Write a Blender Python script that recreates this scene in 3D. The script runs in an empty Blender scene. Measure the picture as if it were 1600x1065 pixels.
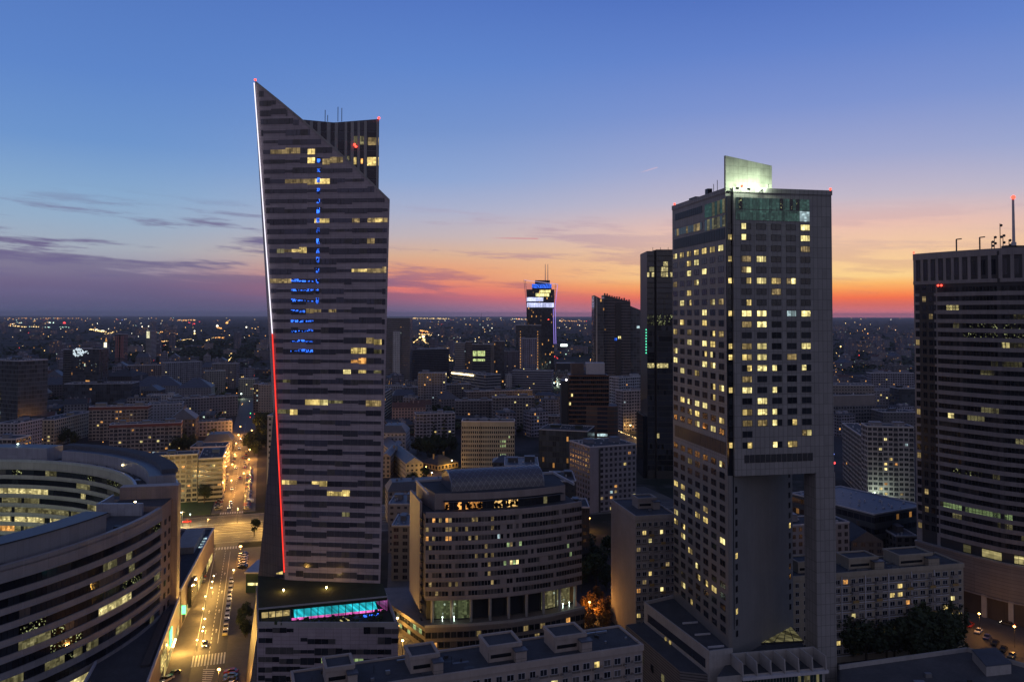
import bpy, math, random
from mathutils import Vector, Matrix
R = random.Random(11)
sc = bpy.context.scene
COL = sc.collection
rad = math.radians

# ------------------------------------------------------------------ camera
F, TH, ROLL, CH = 1244.0, 0.030, 0.0022, 114.0
V0 = 491.5 - F * math.tan(TH)
CM = Matrix.Rotation(rad(90) + TH, 3, 'X') @ Matrix.Rotation(ROLL, 3, 'Z')
cam = bpy.data.cameras.new('camera'); camo = bpy.data.objects.new('camera', cam); COL.objects.link(camo)
camo.matrix_world = Matrix.Translation((0, 0, CH)) @ CM.to_4x4()
cam.sensor_width = 36; cam.lens = F * 36 / 1600
cam.shift_y = -(532.5 - V0) / 1600
cam.clip_start = 1; cam.clip_end = 120000
sc.camera = camo
EYE = Vector((0, 0, CH))
def ray(u, v): return CM @ Vector(((u - 800) / F, -(v - V0) / F, -1))
def pt(u, v, Y):
    d = ray(u, v); return EYE + d * (Y / d.y)
def gp(u, v, z=0.0):
    d = ray(u, v); return EYE + d * ((z - CH) / d.z)

# ------------------------------------------------------------------ dusk sky
sc.view_settings.view_transform = 'Standard'; sc.view_settings.look = 'None'
sc.view_settings.exposure = 0; sc.view_settings.gamma = 1
sc.cycles.use_denoising = True
sc.cycles.max_bounces = 4; sc.cycles.diffuse_bounces = 2; sc.cycles.glossy_bounces = 3; sc.cycles.volume_bounces = 0
def lin(c):
    return tuple((x / 255 / 12.92) if x <= 10 else ((x / 255 + .055) / 1.055) ** 2.4 for x in c)
W = bpy.data.worlds.new('World'); sc.world = W; W.use_nodes = True
class NT:
    def __init__(s, nt): s.nt = nt; nt.nodes.clear()
    def n(s, typ, **kw):
        nd = s.nt.nodes.new(typ)
        for k, v in kw.items(): setattr(nd, k, v)
        return nd
    def link(s, a, b): s.nt.links.new(a, b)
    def put(s, sock, x):
        if isinstance(x, (int, float)): sock.default_value = x
        elif isinstance(x, (tuple, list)):
            sock.default_value = tuple(x) + ((1,) if len(x) == 3 and sock.type == 'RGBA' else ())
        else: s.link(x, sock)
    def m(s, op, a, b=None, c=None, clamp=False):
        nd = s.n('ShaderNodeMath', operation=op); nd.use_clamp = clamp
        s.put(nd.inputs[0], a)
        if b is not None: s.put(nd.inputs[1], b)
        if c is not None: s.put(nd.inputs[2], c)
        return nd.outputs[0]
    def mix(s, f, a, b, blend='MIX'):
        nd = s.n('ShaderNodeMix', data_type='RGBA', blend_type=blend)
        s.put(nd.inputs[0], f); s.put(nd.inputs[6], a); s.put(nd.inputs[7], b)
        return nd.outputs[2]
    def rng(s, x, a, b, c=0., d=1., smooth=True):
        nd = s.n('ShaderNodeMapRange'); nd.interpolation_type = 'SMOOTHSTEP' if smooth else 'LINEAR'
        s.put(nd.inputs[0], x)
        for i, q in enumerate((a, b, c, d)): s.put(nd.inputs[i + 1], q)
        return nd.outputs[0]
    def ramp(s, x, stops):
        nd = s.n('ShaderNodeValToRGB'); cr = nd.color_ramp
        while len(cr.elements) > 1: cr.elements.remove(cr.elements[-1])
        cr.elements[0].position = stops[0][0]; cr.elements[0].color = (*stops[0][1], 1)
        for p, c in stops[1:]:
            e = cr.elements.new(p); e.color = (*c, 1)
        s.put(nd.inputs[0], x); return nd.outputs[0]
    def noise(s, vec, scale, detail=3., rough=.5):
        nd = s.n('ShaderNodeTexNoise'); s.link(vec, nd.inputs['Vector'])
        nd.inputs['Scale'].default_value = scale; nd.inputs['Detail'].default_value = detail; nd.inputs['Roughness'].default_value = rough
        return nd.outputs['Fac']
    def comb(s, x, y, z):
        nd = s.n('ShaderNodeCombineXYZ')
        for i, q in enumerate((x, y, z)): s.put(nd.inputs[i], q)
        return nd.outputs[0]
    def sep(s, v):
        nd = s.n('ShaderNodeSeparateXYZ'); s.link(v, nd.inputs[0]); return nd.outputs

g = NT(W.node_tree)
tc = g.n('ShaderNodeTexCoord'); X, Yy, Z = g.sep(tc.outputs['Generated'])
el = g.m('MULTIPLY', g.m('ARCSINE', Z), 180 / math.pi)            # elevation, degrees
az = g.m('MULTIPLY', g.m('ARCTAN2', X, Yy), 180 / math.pi)        # azimuth right of the camera axis
sund = g.m('ABSOLUTE', g.m('SUBTRACT', az, 22.0))
sund = g.m('MINIMUM', sund, g.m('SUBTRACT', 360, sund))
elw = el
e01 = g.m('DIVIDE', elw, 60.0)
def P(v): return max(0., math.degrees(math.atan((491.5 - v) / F))) / 60.0
AIR = {491: 2.3, 485: 1.6, 480: 1.38, 475: 1.26, 465: 1.17, 458: 1.13, 450: 1.1, 445: 1.09, 435: 1.07}     # the haze dims the lowest sky
def stops(lst): return sorted([(P(v), tuple(q * AIR.get(v, 1.) for q in lin(c))) for v, c in lst]) + [(.55, lin((62, 80, 132))), (1., lin((60, 70, 112)))]
r_sun = g.ramp(e01, stops([(491, (190, 104, 118)), (485, (188, 100, 102)), (475, (205, 100, 88)), (465, (240, 112, 68)), (458, (247, 142, 78)), (445, (250, 182, 104)), (435, (250, 208, 140)), (400, (248, 205, 162)), (360, (236, 194, 180)), (320, (196, 186, 202)), (260, (160, 168, 208)), (180, (126, 148, 208)), (90, (100, 131, 203)), (0, (82, 115, 192))]))
r_mid = g.ramp(e01, stops([(491, (116, 94, 122)), (480, (142, 104, 130)), (465, (196, 106, 118)), (450, (222, 122, 110)), (425, (234, 156, 120)), (400, (222, 178, 148)), (370, (196, 182, 186)), (330, (172, 179, 206)), (280, (142, 167, 212)), (200, (116, 148, 206)), (100, (96, 134, 204)), (0, (84, 120, 195))]))
r_left = g.ramp(e01, stops([(491, (72, 76, 108)), (480, (90, 88, 122)), (450, (126, 112, 142)), (425, (158, 154, 172)), (400, (166, 174, 188)), (360, (150, 175, 202)), (320, (136, 170, 207)), (250, (110, 150, 206)), (150, (94, 134, 202)), (0, (82, 119, 191))]))
r_east = g.ramp(e01, [(0., (.33, .32, .40)), (.15, (.43, .39, .47)), (.4, (.27, .26, .36)), (1., (.095, .118, .21))])
c = g.mix(g.rng(sund, 3, 31), r_sun, r_mid)
c = g.mix(g.rng(sund, 27, 50), c, r_left)
c = g.mix(g.rng(sund, 75, 130), c, r_east)
# a low bank of cloud on the left, wisps above it and towards the sunset, two condensation trails
tilt = g.m('MULTIPLY_ADD', az, .05, el)
n1 = g.noise(g.comb(g.m('MULTIPLY', az, .15), g.m('MULTIPLY', tilt, 1.5), 3.7), 1.0, 7., .6)
n2 = g.noise(g.comb(g.m('MULTIPLY', az, .035), g.m('MULTIPLY', tilt, .45), 9.1), 1.0, 3., .5)
edge = g.m('MULTIPLY_ADD', g.m('ADD', az, 32.), -.085, 4.1)
edge = g.m('ADD', edge, g.m('MULTIPLY', g.m('SUBTRACT', n1, .5), 5.5))
bank = g.m('MULTIPLY', g.rng(g.m('SUBTRACT', el, edge), .5, -.6), g.rng(az, 2., -12.))
bank = g.m('MULTIPLY', bank, g.m('MULTIPLY_ADD', n2, .7, .45), clamp=True)
c = g.mix(g.m('MULTIPLY', bank, .84), c, g.ramp(g.m('DIVIDE', el, 6.), [(0., lin((84, 86, 118))), (.35, lin((102, 92, 130))), (1., lin((112, 102, 138)))]))
wis = g.rng(g.m('ADD', n1, g.m('MULTIPLY', g.m('SUBTRACT', n2, .5), .9)), .49, .66)
band = g.m('MULTIPLY', g.rng(el, .6, 2.2), g.rng(el, 8.4, 5.4))
wis = g.m('MULTIPLY', g.m('MULTIPLY', wis, band), g.rng(az, 22, -22, .25, .95))
c = g.mix(wis, c, g.mix(g.rng(az, -18, 0), lin((112, 104, 142)), g.mix(g.rng(el, 5.5, 2.), lin((176, 146, 168)), lin((176, 106, 122)))))
def trail(a0, a1, e0, e1, w, st):
    t_ = g.m('DIVIDE', g.m('SUBTRACT', az, a0), a1 - a0); d = g.m('ABSOLUTE', g.m('SUBTRACT', el, g.m('MULTIPLY_ADD', t_, e1 - e0, e0)))
    return g.m('MULTIPLY', g.m('MULTIPLY', g.rng(d, w, w * .3), st), g.m('MULTIPLY', g.rng(t_, 0., .6), g.rng(t_, 1.02, .97)))
c = g.mix(trail(-2., 1.9, 5.52, 5.46, .07, .6), c, lin((206, 130, 142)))
c = g.mix(trail(9.0, 10.4, 10.0, 10.38, .06, .45), c, lin((228, 190, 200)))
c = g.mix(g.rng(el, -.2, -3.), c, (.03, .03, .04))
bgn = g.n('ShaderNodeBackground'); g.put(bgn.inputs[0], c); bgn.inputs[1].default_value = 1.0
wo = g.n('ShaderNodeOutputWorld'); g.link(bgn.outputs[0], wo.inputs[0])

# ------------------------------------------------------------------ materials
MATS = {}
def pm(name, col, rough=.75, noise=.25, scale=.35, metal=0., joint=None, objcol=False, spec=.4, jdark=.55, bump=0.):
    if name in MATS: return MATS[name]
    m = bpy.data.materials.new(name); m.use_nodes = True; MATS[name] = m
    t = NT(m.node_tree); b = t.n('ShaderNodeBsdfPrincipled'); o = t.n('ShaderNodeOutputMaterial'); t.link(b.outputs[0], o.inputs[0])
    tc = t.n('ShaderNodeTexCoord'); ob = tc.outputs['Object']
    oi = t.n('ShaderNodeObjectInfo')
    base = oi.outputs['Color'] if objcol else col
    sh = t.noise(ob, scale, 5., .6); sh2 = t.noise(ob, scale * 9, 3., .6)
    f = t.m('MULTIPLY_ADD', sh, 2 * noise, 1 - noise)
    f = t.m('MULTIPLY', f, t.m('MULTIPLY_ADD', sh2, noise * .8, 1 - noise * .4))
    if not objcol or scale < .3:      # rain streaks
        xs, ys_, zs_ = t.sep(ob); st_ = t.noise(t.comb(t.m('MULTIPLY', xs, 1.1), t.m('MULTIPLY', ys_, 1.1), t.m('MULTIPLY', zs_, .05)), 1., 4., .6)
        f = t.m('MULTIPLY', f, t.m('MULTIPLY_ADD', st_, noise * 1.3, 1 - noise * .65))
    if joint:
        px, pz, w = joint
        x, y, z = t.sep(ob); nx, ny, nz = t.sep(tc.outputs['Normal'])
        def ln(q, p): return t.m('LESS_THAN', t.m('FRACT', t.m('ADD', t.m('DIVIDE', q, p), .37)), w / p)
        lx = t.m('MULTIPLY', ln(x, px), t.m('ABSOLUTE', ny)); ly = t.m('MULTIPLY', ln(y, px), t.m('ABSOLUTE', nx))
        j = t.m('MAXIMUM', t.m('MAXIMUM', lx, ly), ln(z, pz) if pz else 0.)
        wn = t.n('ShaderNodeTexWhiteNoise'); wn.noise_dimensions = '3D'
        t.link(t.comb(t.m('FLOOR', t.m('ADD', t.m('DIVIDE', x, px), .37)), t.m('FLOOR', t.m('ADD', t.m('DIVIDE', y, px), .37)), t.m('FLOOR', t.m('ADD', t.m('DIVIDE', z, pz or 3.), .37))), wn.inputs[0])
        f = t.m('MULTIPLY', f, t.m('MULTIPLY_ADD', wn.outputs[0], .16, .92))
        f = t.m('MULTIPLY', f, t.m('SUBTRACT', 1, t.m('MULTIPLY', j, jdark)))
    mm = t.n('ShaderNodeVectorMath', operation='SCALE'); t.put(mm.inputs[0], base if objcol else tuple(col)); t.link(f, mm.inputs['Scale'])
    t.link(mm.outputs[0], b.inputs['Base Color'])
    b.inputs['Roughness'].default_value = rough; b.inputs['Metallic'].default_value = metal; b.inputs['Specular IOR Level'].default_value = spec
    if bump:
        bp = t.n('ShaderNodeBump'); bp.inputs['Strength'].default_value = bump; bp.inputs['Distance'].default_value = .1
        t.link(sh2, bp.inputs['Height']); t.link(bp.outputs[0], b.inputs['Normal'])
    return m
def em(name, col, st):
    if name in MATS: return MATS[name]
    m = bpy.data.materials.new(name); m.use_nodes = True; MATS[name] = m
    t = NT(m.node_tree); e = t.n('ShaderNodeEmission'); o = t.n('ShaderNodeOutputMaterial'); t.link(e.outputs[0], o.inputs[0])
    t.put(e.inputs[0], col); e.inputs[1].default_value = st; m.cycles.emission_sampling = 'NONE'
    return m
def lit(name, col, st, scale=1.1, lo=.25, patch=None):
    """lit window or painted glow: uneven emission over the surface"""
    if name in MATS: return MATS[name]
    m = bpy.data.materials.new(name); m.use_nodes = True; MATS[name] = m
    t = NT(m.node_tree); e = t.n('ShaderNodeEmission'); o = t.n('ShaderNodeOutputMaterial')
    ge = t.n('ShaderNodeNewGeometry'); pos = ge.outputs['Position']
    n = t.noise(pos, scale, 2.); n2 = t.noise(pos, scale * .22, 1.)
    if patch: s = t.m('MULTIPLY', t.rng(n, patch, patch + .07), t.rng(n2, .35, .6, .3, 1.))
    else:      # curtains, furniture and lamps: blocks of unequal brightness
        x_, y_, z_ = t.sep(pos); h_ = t.m('ADD', t.m('MULTIPLY', x_, .83), t.m('MULTIPLY', y_, .56))
        def blk(a_, b_, k_):
            w_ = t.n('ShaderNodeTexWhiteNoise'); w_.noise_dimensions = '3D'; t.link(t.comb(t.m('FLOOR', t.m('DIVIDE', h_, a_)), t.m('FLOOR', t.m('DIVIDE', z_, b_)), k_), w_.inputs[0]); return w_.outputs[0]
        s = t.m('MULTIPLY', t.m('MULTIPLY_ADD', blk(.93, 9., 1.), .75, lo), t.m('MULTIPLY_ADD', blk(.47, .62, 2.), .6, .7))
        s = t.m('MULTIPLY', t.m('ADD', s, t.m('MULTIPLY', t.m('GREATER_THAN', blk(.7, .5, 3.), .9), .6)), t.rng(n2, .3, .7, .7, 1.25))
    t.put(e.inputs[0], col); t.link(t.m('MULTIPLY', s, st), e.inputs[1])
    gl = t.n('ShaderNodeBsdfGlossy'); gl.inputs[0].default_value = (.04, .04, .045, 1); gl.inputs[1].default_value = .08
    a = t.n('ShaderNodeAddShader'); t.link(e.outputs[0], a.inputs[0]); t.link(gl.outputs[0], a.inputs[1]); t.link(a.outputs[0], o.inputs[0])
    m.cycles.emission_sampling = 'NONE'
    return m
def glass(name, col, rough=.12, spec=.6):
    return pm(name, col, rough, .35, .12, spec=spec)
def facade(name, wx, wz, ofs=0., glassc=(.010, .012, .017), warm=.5, balc=False):
    """wall with a window grid: UV counts window cells, object colour is the wall, its alpha the share of lit windows"""
    if name in MATS: return MATS[name]
    m = bpy.data.materials.new(name); m.use_nodes = True; MATS[name] = m
    t = NT(m.node_tree); b = t.n('ShaderNodeBsdfPrincipled'); o = t.n('ShaderNodeOutputMaterial'); t.link(b.outputs[0], o.inputs[0])
    uv = t.n('ShaderNodeTexCoord'); ux, uy, _ = t.sep(uv.outputs['UV']); oi = t.n('ShaderNodeObjectInfo')
    fx = t.m('SUBTRACT', t.m('FRACT', ux), .5); fy = t.m('SUBTRACT', t.m('FRACT', uy), .5 + ofs)
    ix = t.m('FLOOR', ux); iy = t.m('FLOOR', uy)
    wn = t.n('ShaderNodeTexWhiteNoise'); wn.noise_dimensions = '3D'
    t.link(t.comb(ix, iy, t.m('MULTIPLY', oi.outputs['Random'], 91.7)), wn.inputs[0])
    rv = wn.outputs['Value']; rc = t.n('ShaderNodeSeparateColor'); t.link(wn.outputs['Color'], rc.inputs[0])
    ww = t.m('MULTIPLY', wx, t.m('MULTIPLY_ADD', rc.outputs[2], .25, .85)) if wx < .45 else wx
    mask = t.m('MULTIPLY', t.m('LESS_THAN', t.m('ABSOLUTE', fx), ww), t.m('LESS_THAN', t.m('ABSOLUTE', fy), wz))
    frame = t.m('LESS_THAN', t.m('ABSOLUTE', t.m('SUBTRACT', fx, .02)), .025)
    ob = uv.outputs['Object']
    sh = t.m('MULTIPLY_ADD', t.noise(ob, .12, 5., .65), .7, .65)
    x3, y3, z3 = t.sep(ob)
    streak = t.m('MULTIPLY_ADD', t.noise(t.comb(t.m('MULTIPLY', x3, 1.3), t.m('MULTIPLY', y3, 1.3), t.m('MULTIPLY', z3, .08)), 1., 3.), .3, .85)
    wall = t.n('ShaderNodeVectorMath', operation='SCALE'); t.link(oi.outputs['Color'], wall.inputs[0]); t.link(t.m('MULTIPLY', sh, streak), wall.inputs['Scale'])
    wc = wall.outputs[0]
    if balc:
        # balcony strips: every third bay has a darker parapet
        bay = t.m('LESS_THAN', t.m('FRACT', t.m('DIVIDE', t.m('ADD', ix, .5), 3.)), .34)
        par = t.m('MULTIPLY', bay, t.m('LESS_THAN', fy, -.12))
        d = t.n('ShaderNodeVectorMath', operation='SCALE'); t.link(wc, d.inputs[0]); d.inputs['Scale'].default_value = .45
        wc = t.mix(par, wc, d.outputs[0])
    gcol = t.mix(rc.outputs[1], glassc, tuple(3.2 * q for q in glassc))
    gcol = t.mix(frame, gcol, (.10, .10, .11))
    t.link(t.mix(mask, wc, gcol), b.inputs['Base Color'])
    t.link(t.m('MULTIPLY_ADD', mask, -.6, .8), b.inputs['Roughness'])
    on = t.m('MULTIPLY', mask, t.m('LESS_THAN', rv, oi.outputs['Alpha']))
    half = t.m('GREATER_THAN', t.m('MULTIPLY', fx, t.m('SUBTRACT', rc.outputs[0], .5)), -.03)
    ecol = t.mix(t.m('POWER', rc.outputs[0], 1.6), (1., .46, .11), (1., .80, .40))
    ecol = t.mix(t.m('GREATER_THAN', rc.outputs[1], .9), ecol, (.75, 1., .8))
    t.link(ecol, b.inputs['Emission Color'])
    t.link(t.m('MULTIPLY', on, t.m('MULTIPLY', half, t.m('MULTIPLY_ADD', t.m('POWER', rc.outputs[2], 2.), 1.3, .14))), b.inputs['Emission Strength'])
    m.cycles.emission_sampling = 'NONE'
    return m

M = dict(
    punched=facade('punched_window_wall', .27, .28), wide=facade('wide_window_wall', .37, .29, balc=True),
    ribbon=facade('ribbon_window_wall', .5, .24), curtain=facade('curtain_wall', .46, .43, glassc=(.02, .024, .03)),
    small=facade('small_window_wall', .22, .2),
    plain=pm('render_wall', (1, 1, 1), .85, .3, .12, objcol=True),
    roof=pm('bitumen_roof', (.046, .051, .062), .9, .45, .25, bump=.3), roofb=pm('sheet_metal_roof', (.070, .082, .108), .5, .3, .2, joint=(.9, 0, .07)),
    rooft=pm('clay_tile_roof', (.10, .055, .048), .85, .35, .3, joint=(50, .35, .06)),
    conc=pm('concrete', (.30, .29, .28), .85, .3, .2), trim=pm('pale_trim', (.42, .42, .45), .6, .2, .5),
    dark=pm('dark_metal', (.03, .031, .035), .5, .3, .5), steel=pm('brushed_steel', (.30, .31, .33), .4, .2, .5, metal=.8),
    g_dark=glass('dark_glass', (.010, .012, .017), .10), g_mid=glass('grey_glass', (.022, .026, .034), .14), g_blue=glass('blue_glass', (.03, .036, .052), .16),
    g_curt=pm('curtained_glass', (.085, .08, .078), .35, .5, .7), g_green=glass('green_glass', (.022, .045, .042), .12),
    l_warm=lit('lit_warm', (1., .74, .25), 1.0, 1.5, .22), l_bright=lit('lit_bright', (1., .84, .34), 1.25, 1.4, .35), l_dim=lit('lit_dim', (1., .72, .30), .30, .9),
    l_or=lit('lit_orange', (1., .46, .12), 1.0, .9), l_green=lit('lit_green', (.72, 1., .42), .55, .9), l_cool=lit('lit_cool', (.70, .95, 1.), .7, .9), l_faint=lit('lit_faint', (.95, .85, .40), .16, .5),
    l_office=lit('lit_office', (1., .84, .36), .85, 2.4, .12),
    blue=lit('blue_glow', (.03, .16, 1.), 2.4, 1.6, patch=.47), spark=lit('sparkle_glow', (.75, .8, .35), .75, 1.6, patch=.6),  # spark: glow painted in sparse patches for glints and small lamps
    e_red=em('red_lamp', (1., .05, .03), 5.), e_redl=em('red_line', (1., .035, .02), 1.7), e_white=em('white_line', (.93, .88, 1.), 1.5),
    e_sod=em('sodium_lamp', (1., .50, .12), 14.), e_warm=em('warm_lamp', (1., .76, .36), 12.), e_cool=em('cool_lamp', (.75, 1., .85), 8.),
    e_head=em('head_lamp', (1., .9, .66), 7.), e_tail=em('tail_lamp', (1., .06, .03), 3.), e_blue=em('blue_lamp', (.08, .25, 1.), 3.), e_green=em('green_lamp', (.15, 1., .3), 3.),
)

for k_ in ('e_redl', 'e_white'): M[k_].cycles.emission_sampling = 'FRONT'      # the edge line lights the cladding beside it
# ------------------------------------------------------------------ mesh helpers
class MB:
    def __init__(s): s.v = []; s.f = []; s.m = []; s.uv = {}
    def face(s, pts, m=0, uv=None):
        i = len(s.v); s.v += [tuple(p) for p in pts]; s.f.append(tuple(range(i, i + len(pts)))); s.m.append(m)
        if uv: s.uv[len(s.f) - 1] = uv
        return s
    def box(s, x0, x1, y0, y1, z0, z1, m=0, skip=''):
        i = len(s.v)
        s.v += [(x0, y0, z0), (x1, y0, z0), (x1, y1, z0), (x0, y1, z0), (x0, y0, z1), (x1, y0, z1), (x1, y1, z1), (x0, y1, z1)]
        for k, q in (('b', (0, 3, 2, 1)), ('t', (4, 5, 6, 7)), ('f', (0, 1, 5, 4)), ('r', (1, 2, 6, 5)), ('k', (2, 3, 7, 6)), ('l', (3, 0, 4, 7))):
            if k not in skip: s.f.append(tuple(i + a for a in q)); s.m.append(m)
        return s
    def prism(s, poly, z0, z1, m=0, mt=None, bottom=True):
        n = len(poly); i = len(s.v)
        za = z0 if callable(z0) else (lambda p: z0); zb = z1 if callable(z1) else (lambda p: z1)
        s.v += [(p[0], p[1], za(p)) for p in poly] + [(p[0], p[1], zb(p)) for p in poly]
        for k in range(n):
            q = (k + 1) % n; s.f.append((i + k, i + q, i + n + q, i + n + k)); s.m.append(m)
        s.f.append(tuple(i + n + k for k in range(n))); s.m.append(m if mt is None else mt)
        if bottom: s.f.append(tuple(i + k for k in reversed(range(n)))); s.m.append(m)
        return s
    def extr(s, poly, vec, m=0):
        n = len(poly); i = len(s.v); vec = Vector(vec)
        s.v += [tuple(p) for p in poly] + [tuple(Vector(p) + vec) for p in poly]
        s.f.append(tuple(i + k for k in range(n))); s.m.append(m); s.f.append(tuple(i + n + k for k in reversed(range(n)))); s.m.append(m)
        for k in range(n):
            q = (k + 1) % n; s.f.append((i + q, i + k, i + n + k, i + n + q)); s.m.append(m)
        return s
    def tube(s, a, b, r, n=6, m=0, r2=None):
        a = Vector(a); b = Vector(b); d = (b - a).normalized(); r2 = r if r2 is None else r2
        p = d.orthogonal().normalized(); q = d.cross(p); i = len(s.v)
        for c_, rr in ((a, r), (b, r2)):
            for k in range(n):
                t = 2 * math.pi * k / n; s.v.append(tuple(c_ + p * rr * math.cos(t) + q * rr * math.sin(t)))
        for k in range(n):
            e = (k + 1) % n; s.f.append((i + k, i + e, i + n + e, i + n + k)); s.m.append(m)
        s.f.append(tuple(i + k for k in reversed(range(n)))); s.m.append(m); s.f.append(tuple(i + n + k for k in range(n))); s.m.append(m)
        return s
    def ball(s, c, r, m=0, nu=8, nv=5, sz=1.):
        i = len(s.v)
        for a in range(nv + 1):
            th = math.pi * a / nv
            for b in range(nu):
                ph = 2 * math.pi * b / nu
                s.v.append((c[0] + r * math.sin(th) * math.cos(ph), c[1] + r * math.sin(th) * math.sin(ph), c[2] + r * sz * math.cos(th)))
        for a in range(nv):
            for b in range(nu):
                e = (b + 1) % nu
                s.f.append((i + a * nu + b, i + (a + 1) * nu + b, i + (a + 1) * nu + e, i + a * nu + e)); s.m.append(m)
        return s
    def mesh(s, name, mats):
        me = bpy.data.meshes.new(name); me.from_pydata(s.v, [], s.f)
        for mt in (mats if isinstance(mats, (list, tuple)) else [mats]): me.materials.append(mt)
        me.polygons.foreach_set('material_index', s.m)
        if s.uv:
            l = me.uv_layers.new(name='UVMap')
            for fi, uv in s.uv.items():
                p = me.polygons[fi]
                for k, li in enumerate(p.loop_indices): l.data[li].uv = uv[k]
        me.update(); return me
    def build(s, name, mats, parent=None, kind=None, label=None, col=None):
        if not s.f: return None
        o = bpy.data.objects.new(name, s.mesh(name, mats)); COL.objects.link(o)
        if parent is not None: o.parent = parent
        if kind: o['kind'] = kind
        if label: o['label'] = label
        if col: o.color = col
        return o
def tag(o, label, cat, group=None):
    o['label'] = label; o['category'] = cat
    if group: o['group'] = group
    return o
def thing(name, label, cat, loc=(0, 0, 0), rz=0., group=None):
    o = bpy.data.objects.new(name, None); COL.objects.link(o); o.location = loc; o.rotation_euler = (0, 0, rz); o.empty_display_size = .5
    return tag(o, label, cat, group)
def put(mesh, name, parent, loc=(0, 0, 0), scale=None, rz=0.):
    o = bpy.data.objects.new(name, mesh); COL.objects.link(o); o.parent = parent; o.location = loc; o.rotation_euler = (0, 0, rz)
    if scale: o.scale = scale
    return o
KIDS = {}
def copy_tree(o, parent=None):
    c_ = o.copy(); COL.objects.link(c_)
    if parent is not None: c_.parent = parent
    for ch in list(o.children): copy_tree(ch, c_)
    return c_

# pane meshes (unit wide and high, standing in the XZ plane, front towards -Y)
def pane(name, m, frame='trim', bars=1):
    b = MB(); b.box(-.5, .5, -.03, .05, -.5, .5, 0)
    for k in range(bars + 2):
        x = -.5 + k / (bars + 1); b.box(x - .02, x + .02, -.06, .0, -.5, .5, 1)
    b.box(-.52, .52, -.06, .0, -.53, -.47, 1); b.box(-.52, .52, -.06, .0, .47, .53, 1)
    return b.mesh(name, [M[m], M[frame]])
PANES = {k: pane('window_' + k, k) for k in ('g_dark', 'g_mid', 'g_curt', 'l_warm', 'l_bright', 'l_dim', 'l_or', 'l_cool', 'l_green')}
PANED = {k: pane('window_dk_' + k, k, 'dark') for k in ('g_dark', 'g_mid', 'g_blue', 'g_curt', 'l_warm', 'l_bright', 'l_dim', 'l_or', 'l_cool', 'l_office')}
def half_pane(name, a, b_):
    b = MB(); b.box(-.5, 0, -.03, .05, -.5, .5, 0); b.box(0, .5, -.03, .05, -.5, .5, 1)
    for x in (-.5, 0, .5): b.box(x - .02, x + .02, -.06, 0, -.5, .5, 2)
    b.box(-.52, .52, -.06, 0, -.53, -.47, 2); b.box(-.52, .52, -.06, 0, .47, .53, 2)
    return b.mesh(name, [M[a], M[b_], M['dark']])
HALF = [half_pane('window_half', 'l_bright', 'g_mid'), half_pane('window_half', 'l_dim', 'l_bright'), half_pane('window_half', 'g_mid', 'l_warm'), half_pane('window_half', 'l_warm', 'l_dim')]

def windows(root, cells, stuffname='windows_beyond', limit=100):
    """cells: (loc, rz, w, h, mesh); the first hundred become parts, the rest one part"""
    for loc, rz, w, h, me in cells[:limit]: put(me, 'window', root, loc, (w, 1, h), rz)
    rest = cells[limit:]
    if rest:
        mats = []; b = MB()
        for loc, rz, w, h, me in rest:
            T = Matrix.Translation(loc) @ Matrix.Rotation(rz, 4, 'Z') @ Matrix.Diagonal((w, 1, h, 1)); i = len(b.v)
            b.v += [tuple(T @ q.co) for q in me.vertices]; mi = []
            for mt in me.materials:
                if mt not in mats: mats.append(mt)
                mi.append(mats.index(mt))
            for p in me.polygons: b.f.append(tuple(i + k for k in p.vertices)); b.m.append(mi[p.material_index])
        b.build('glazing', mats, root, kind='stuff')

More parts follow.
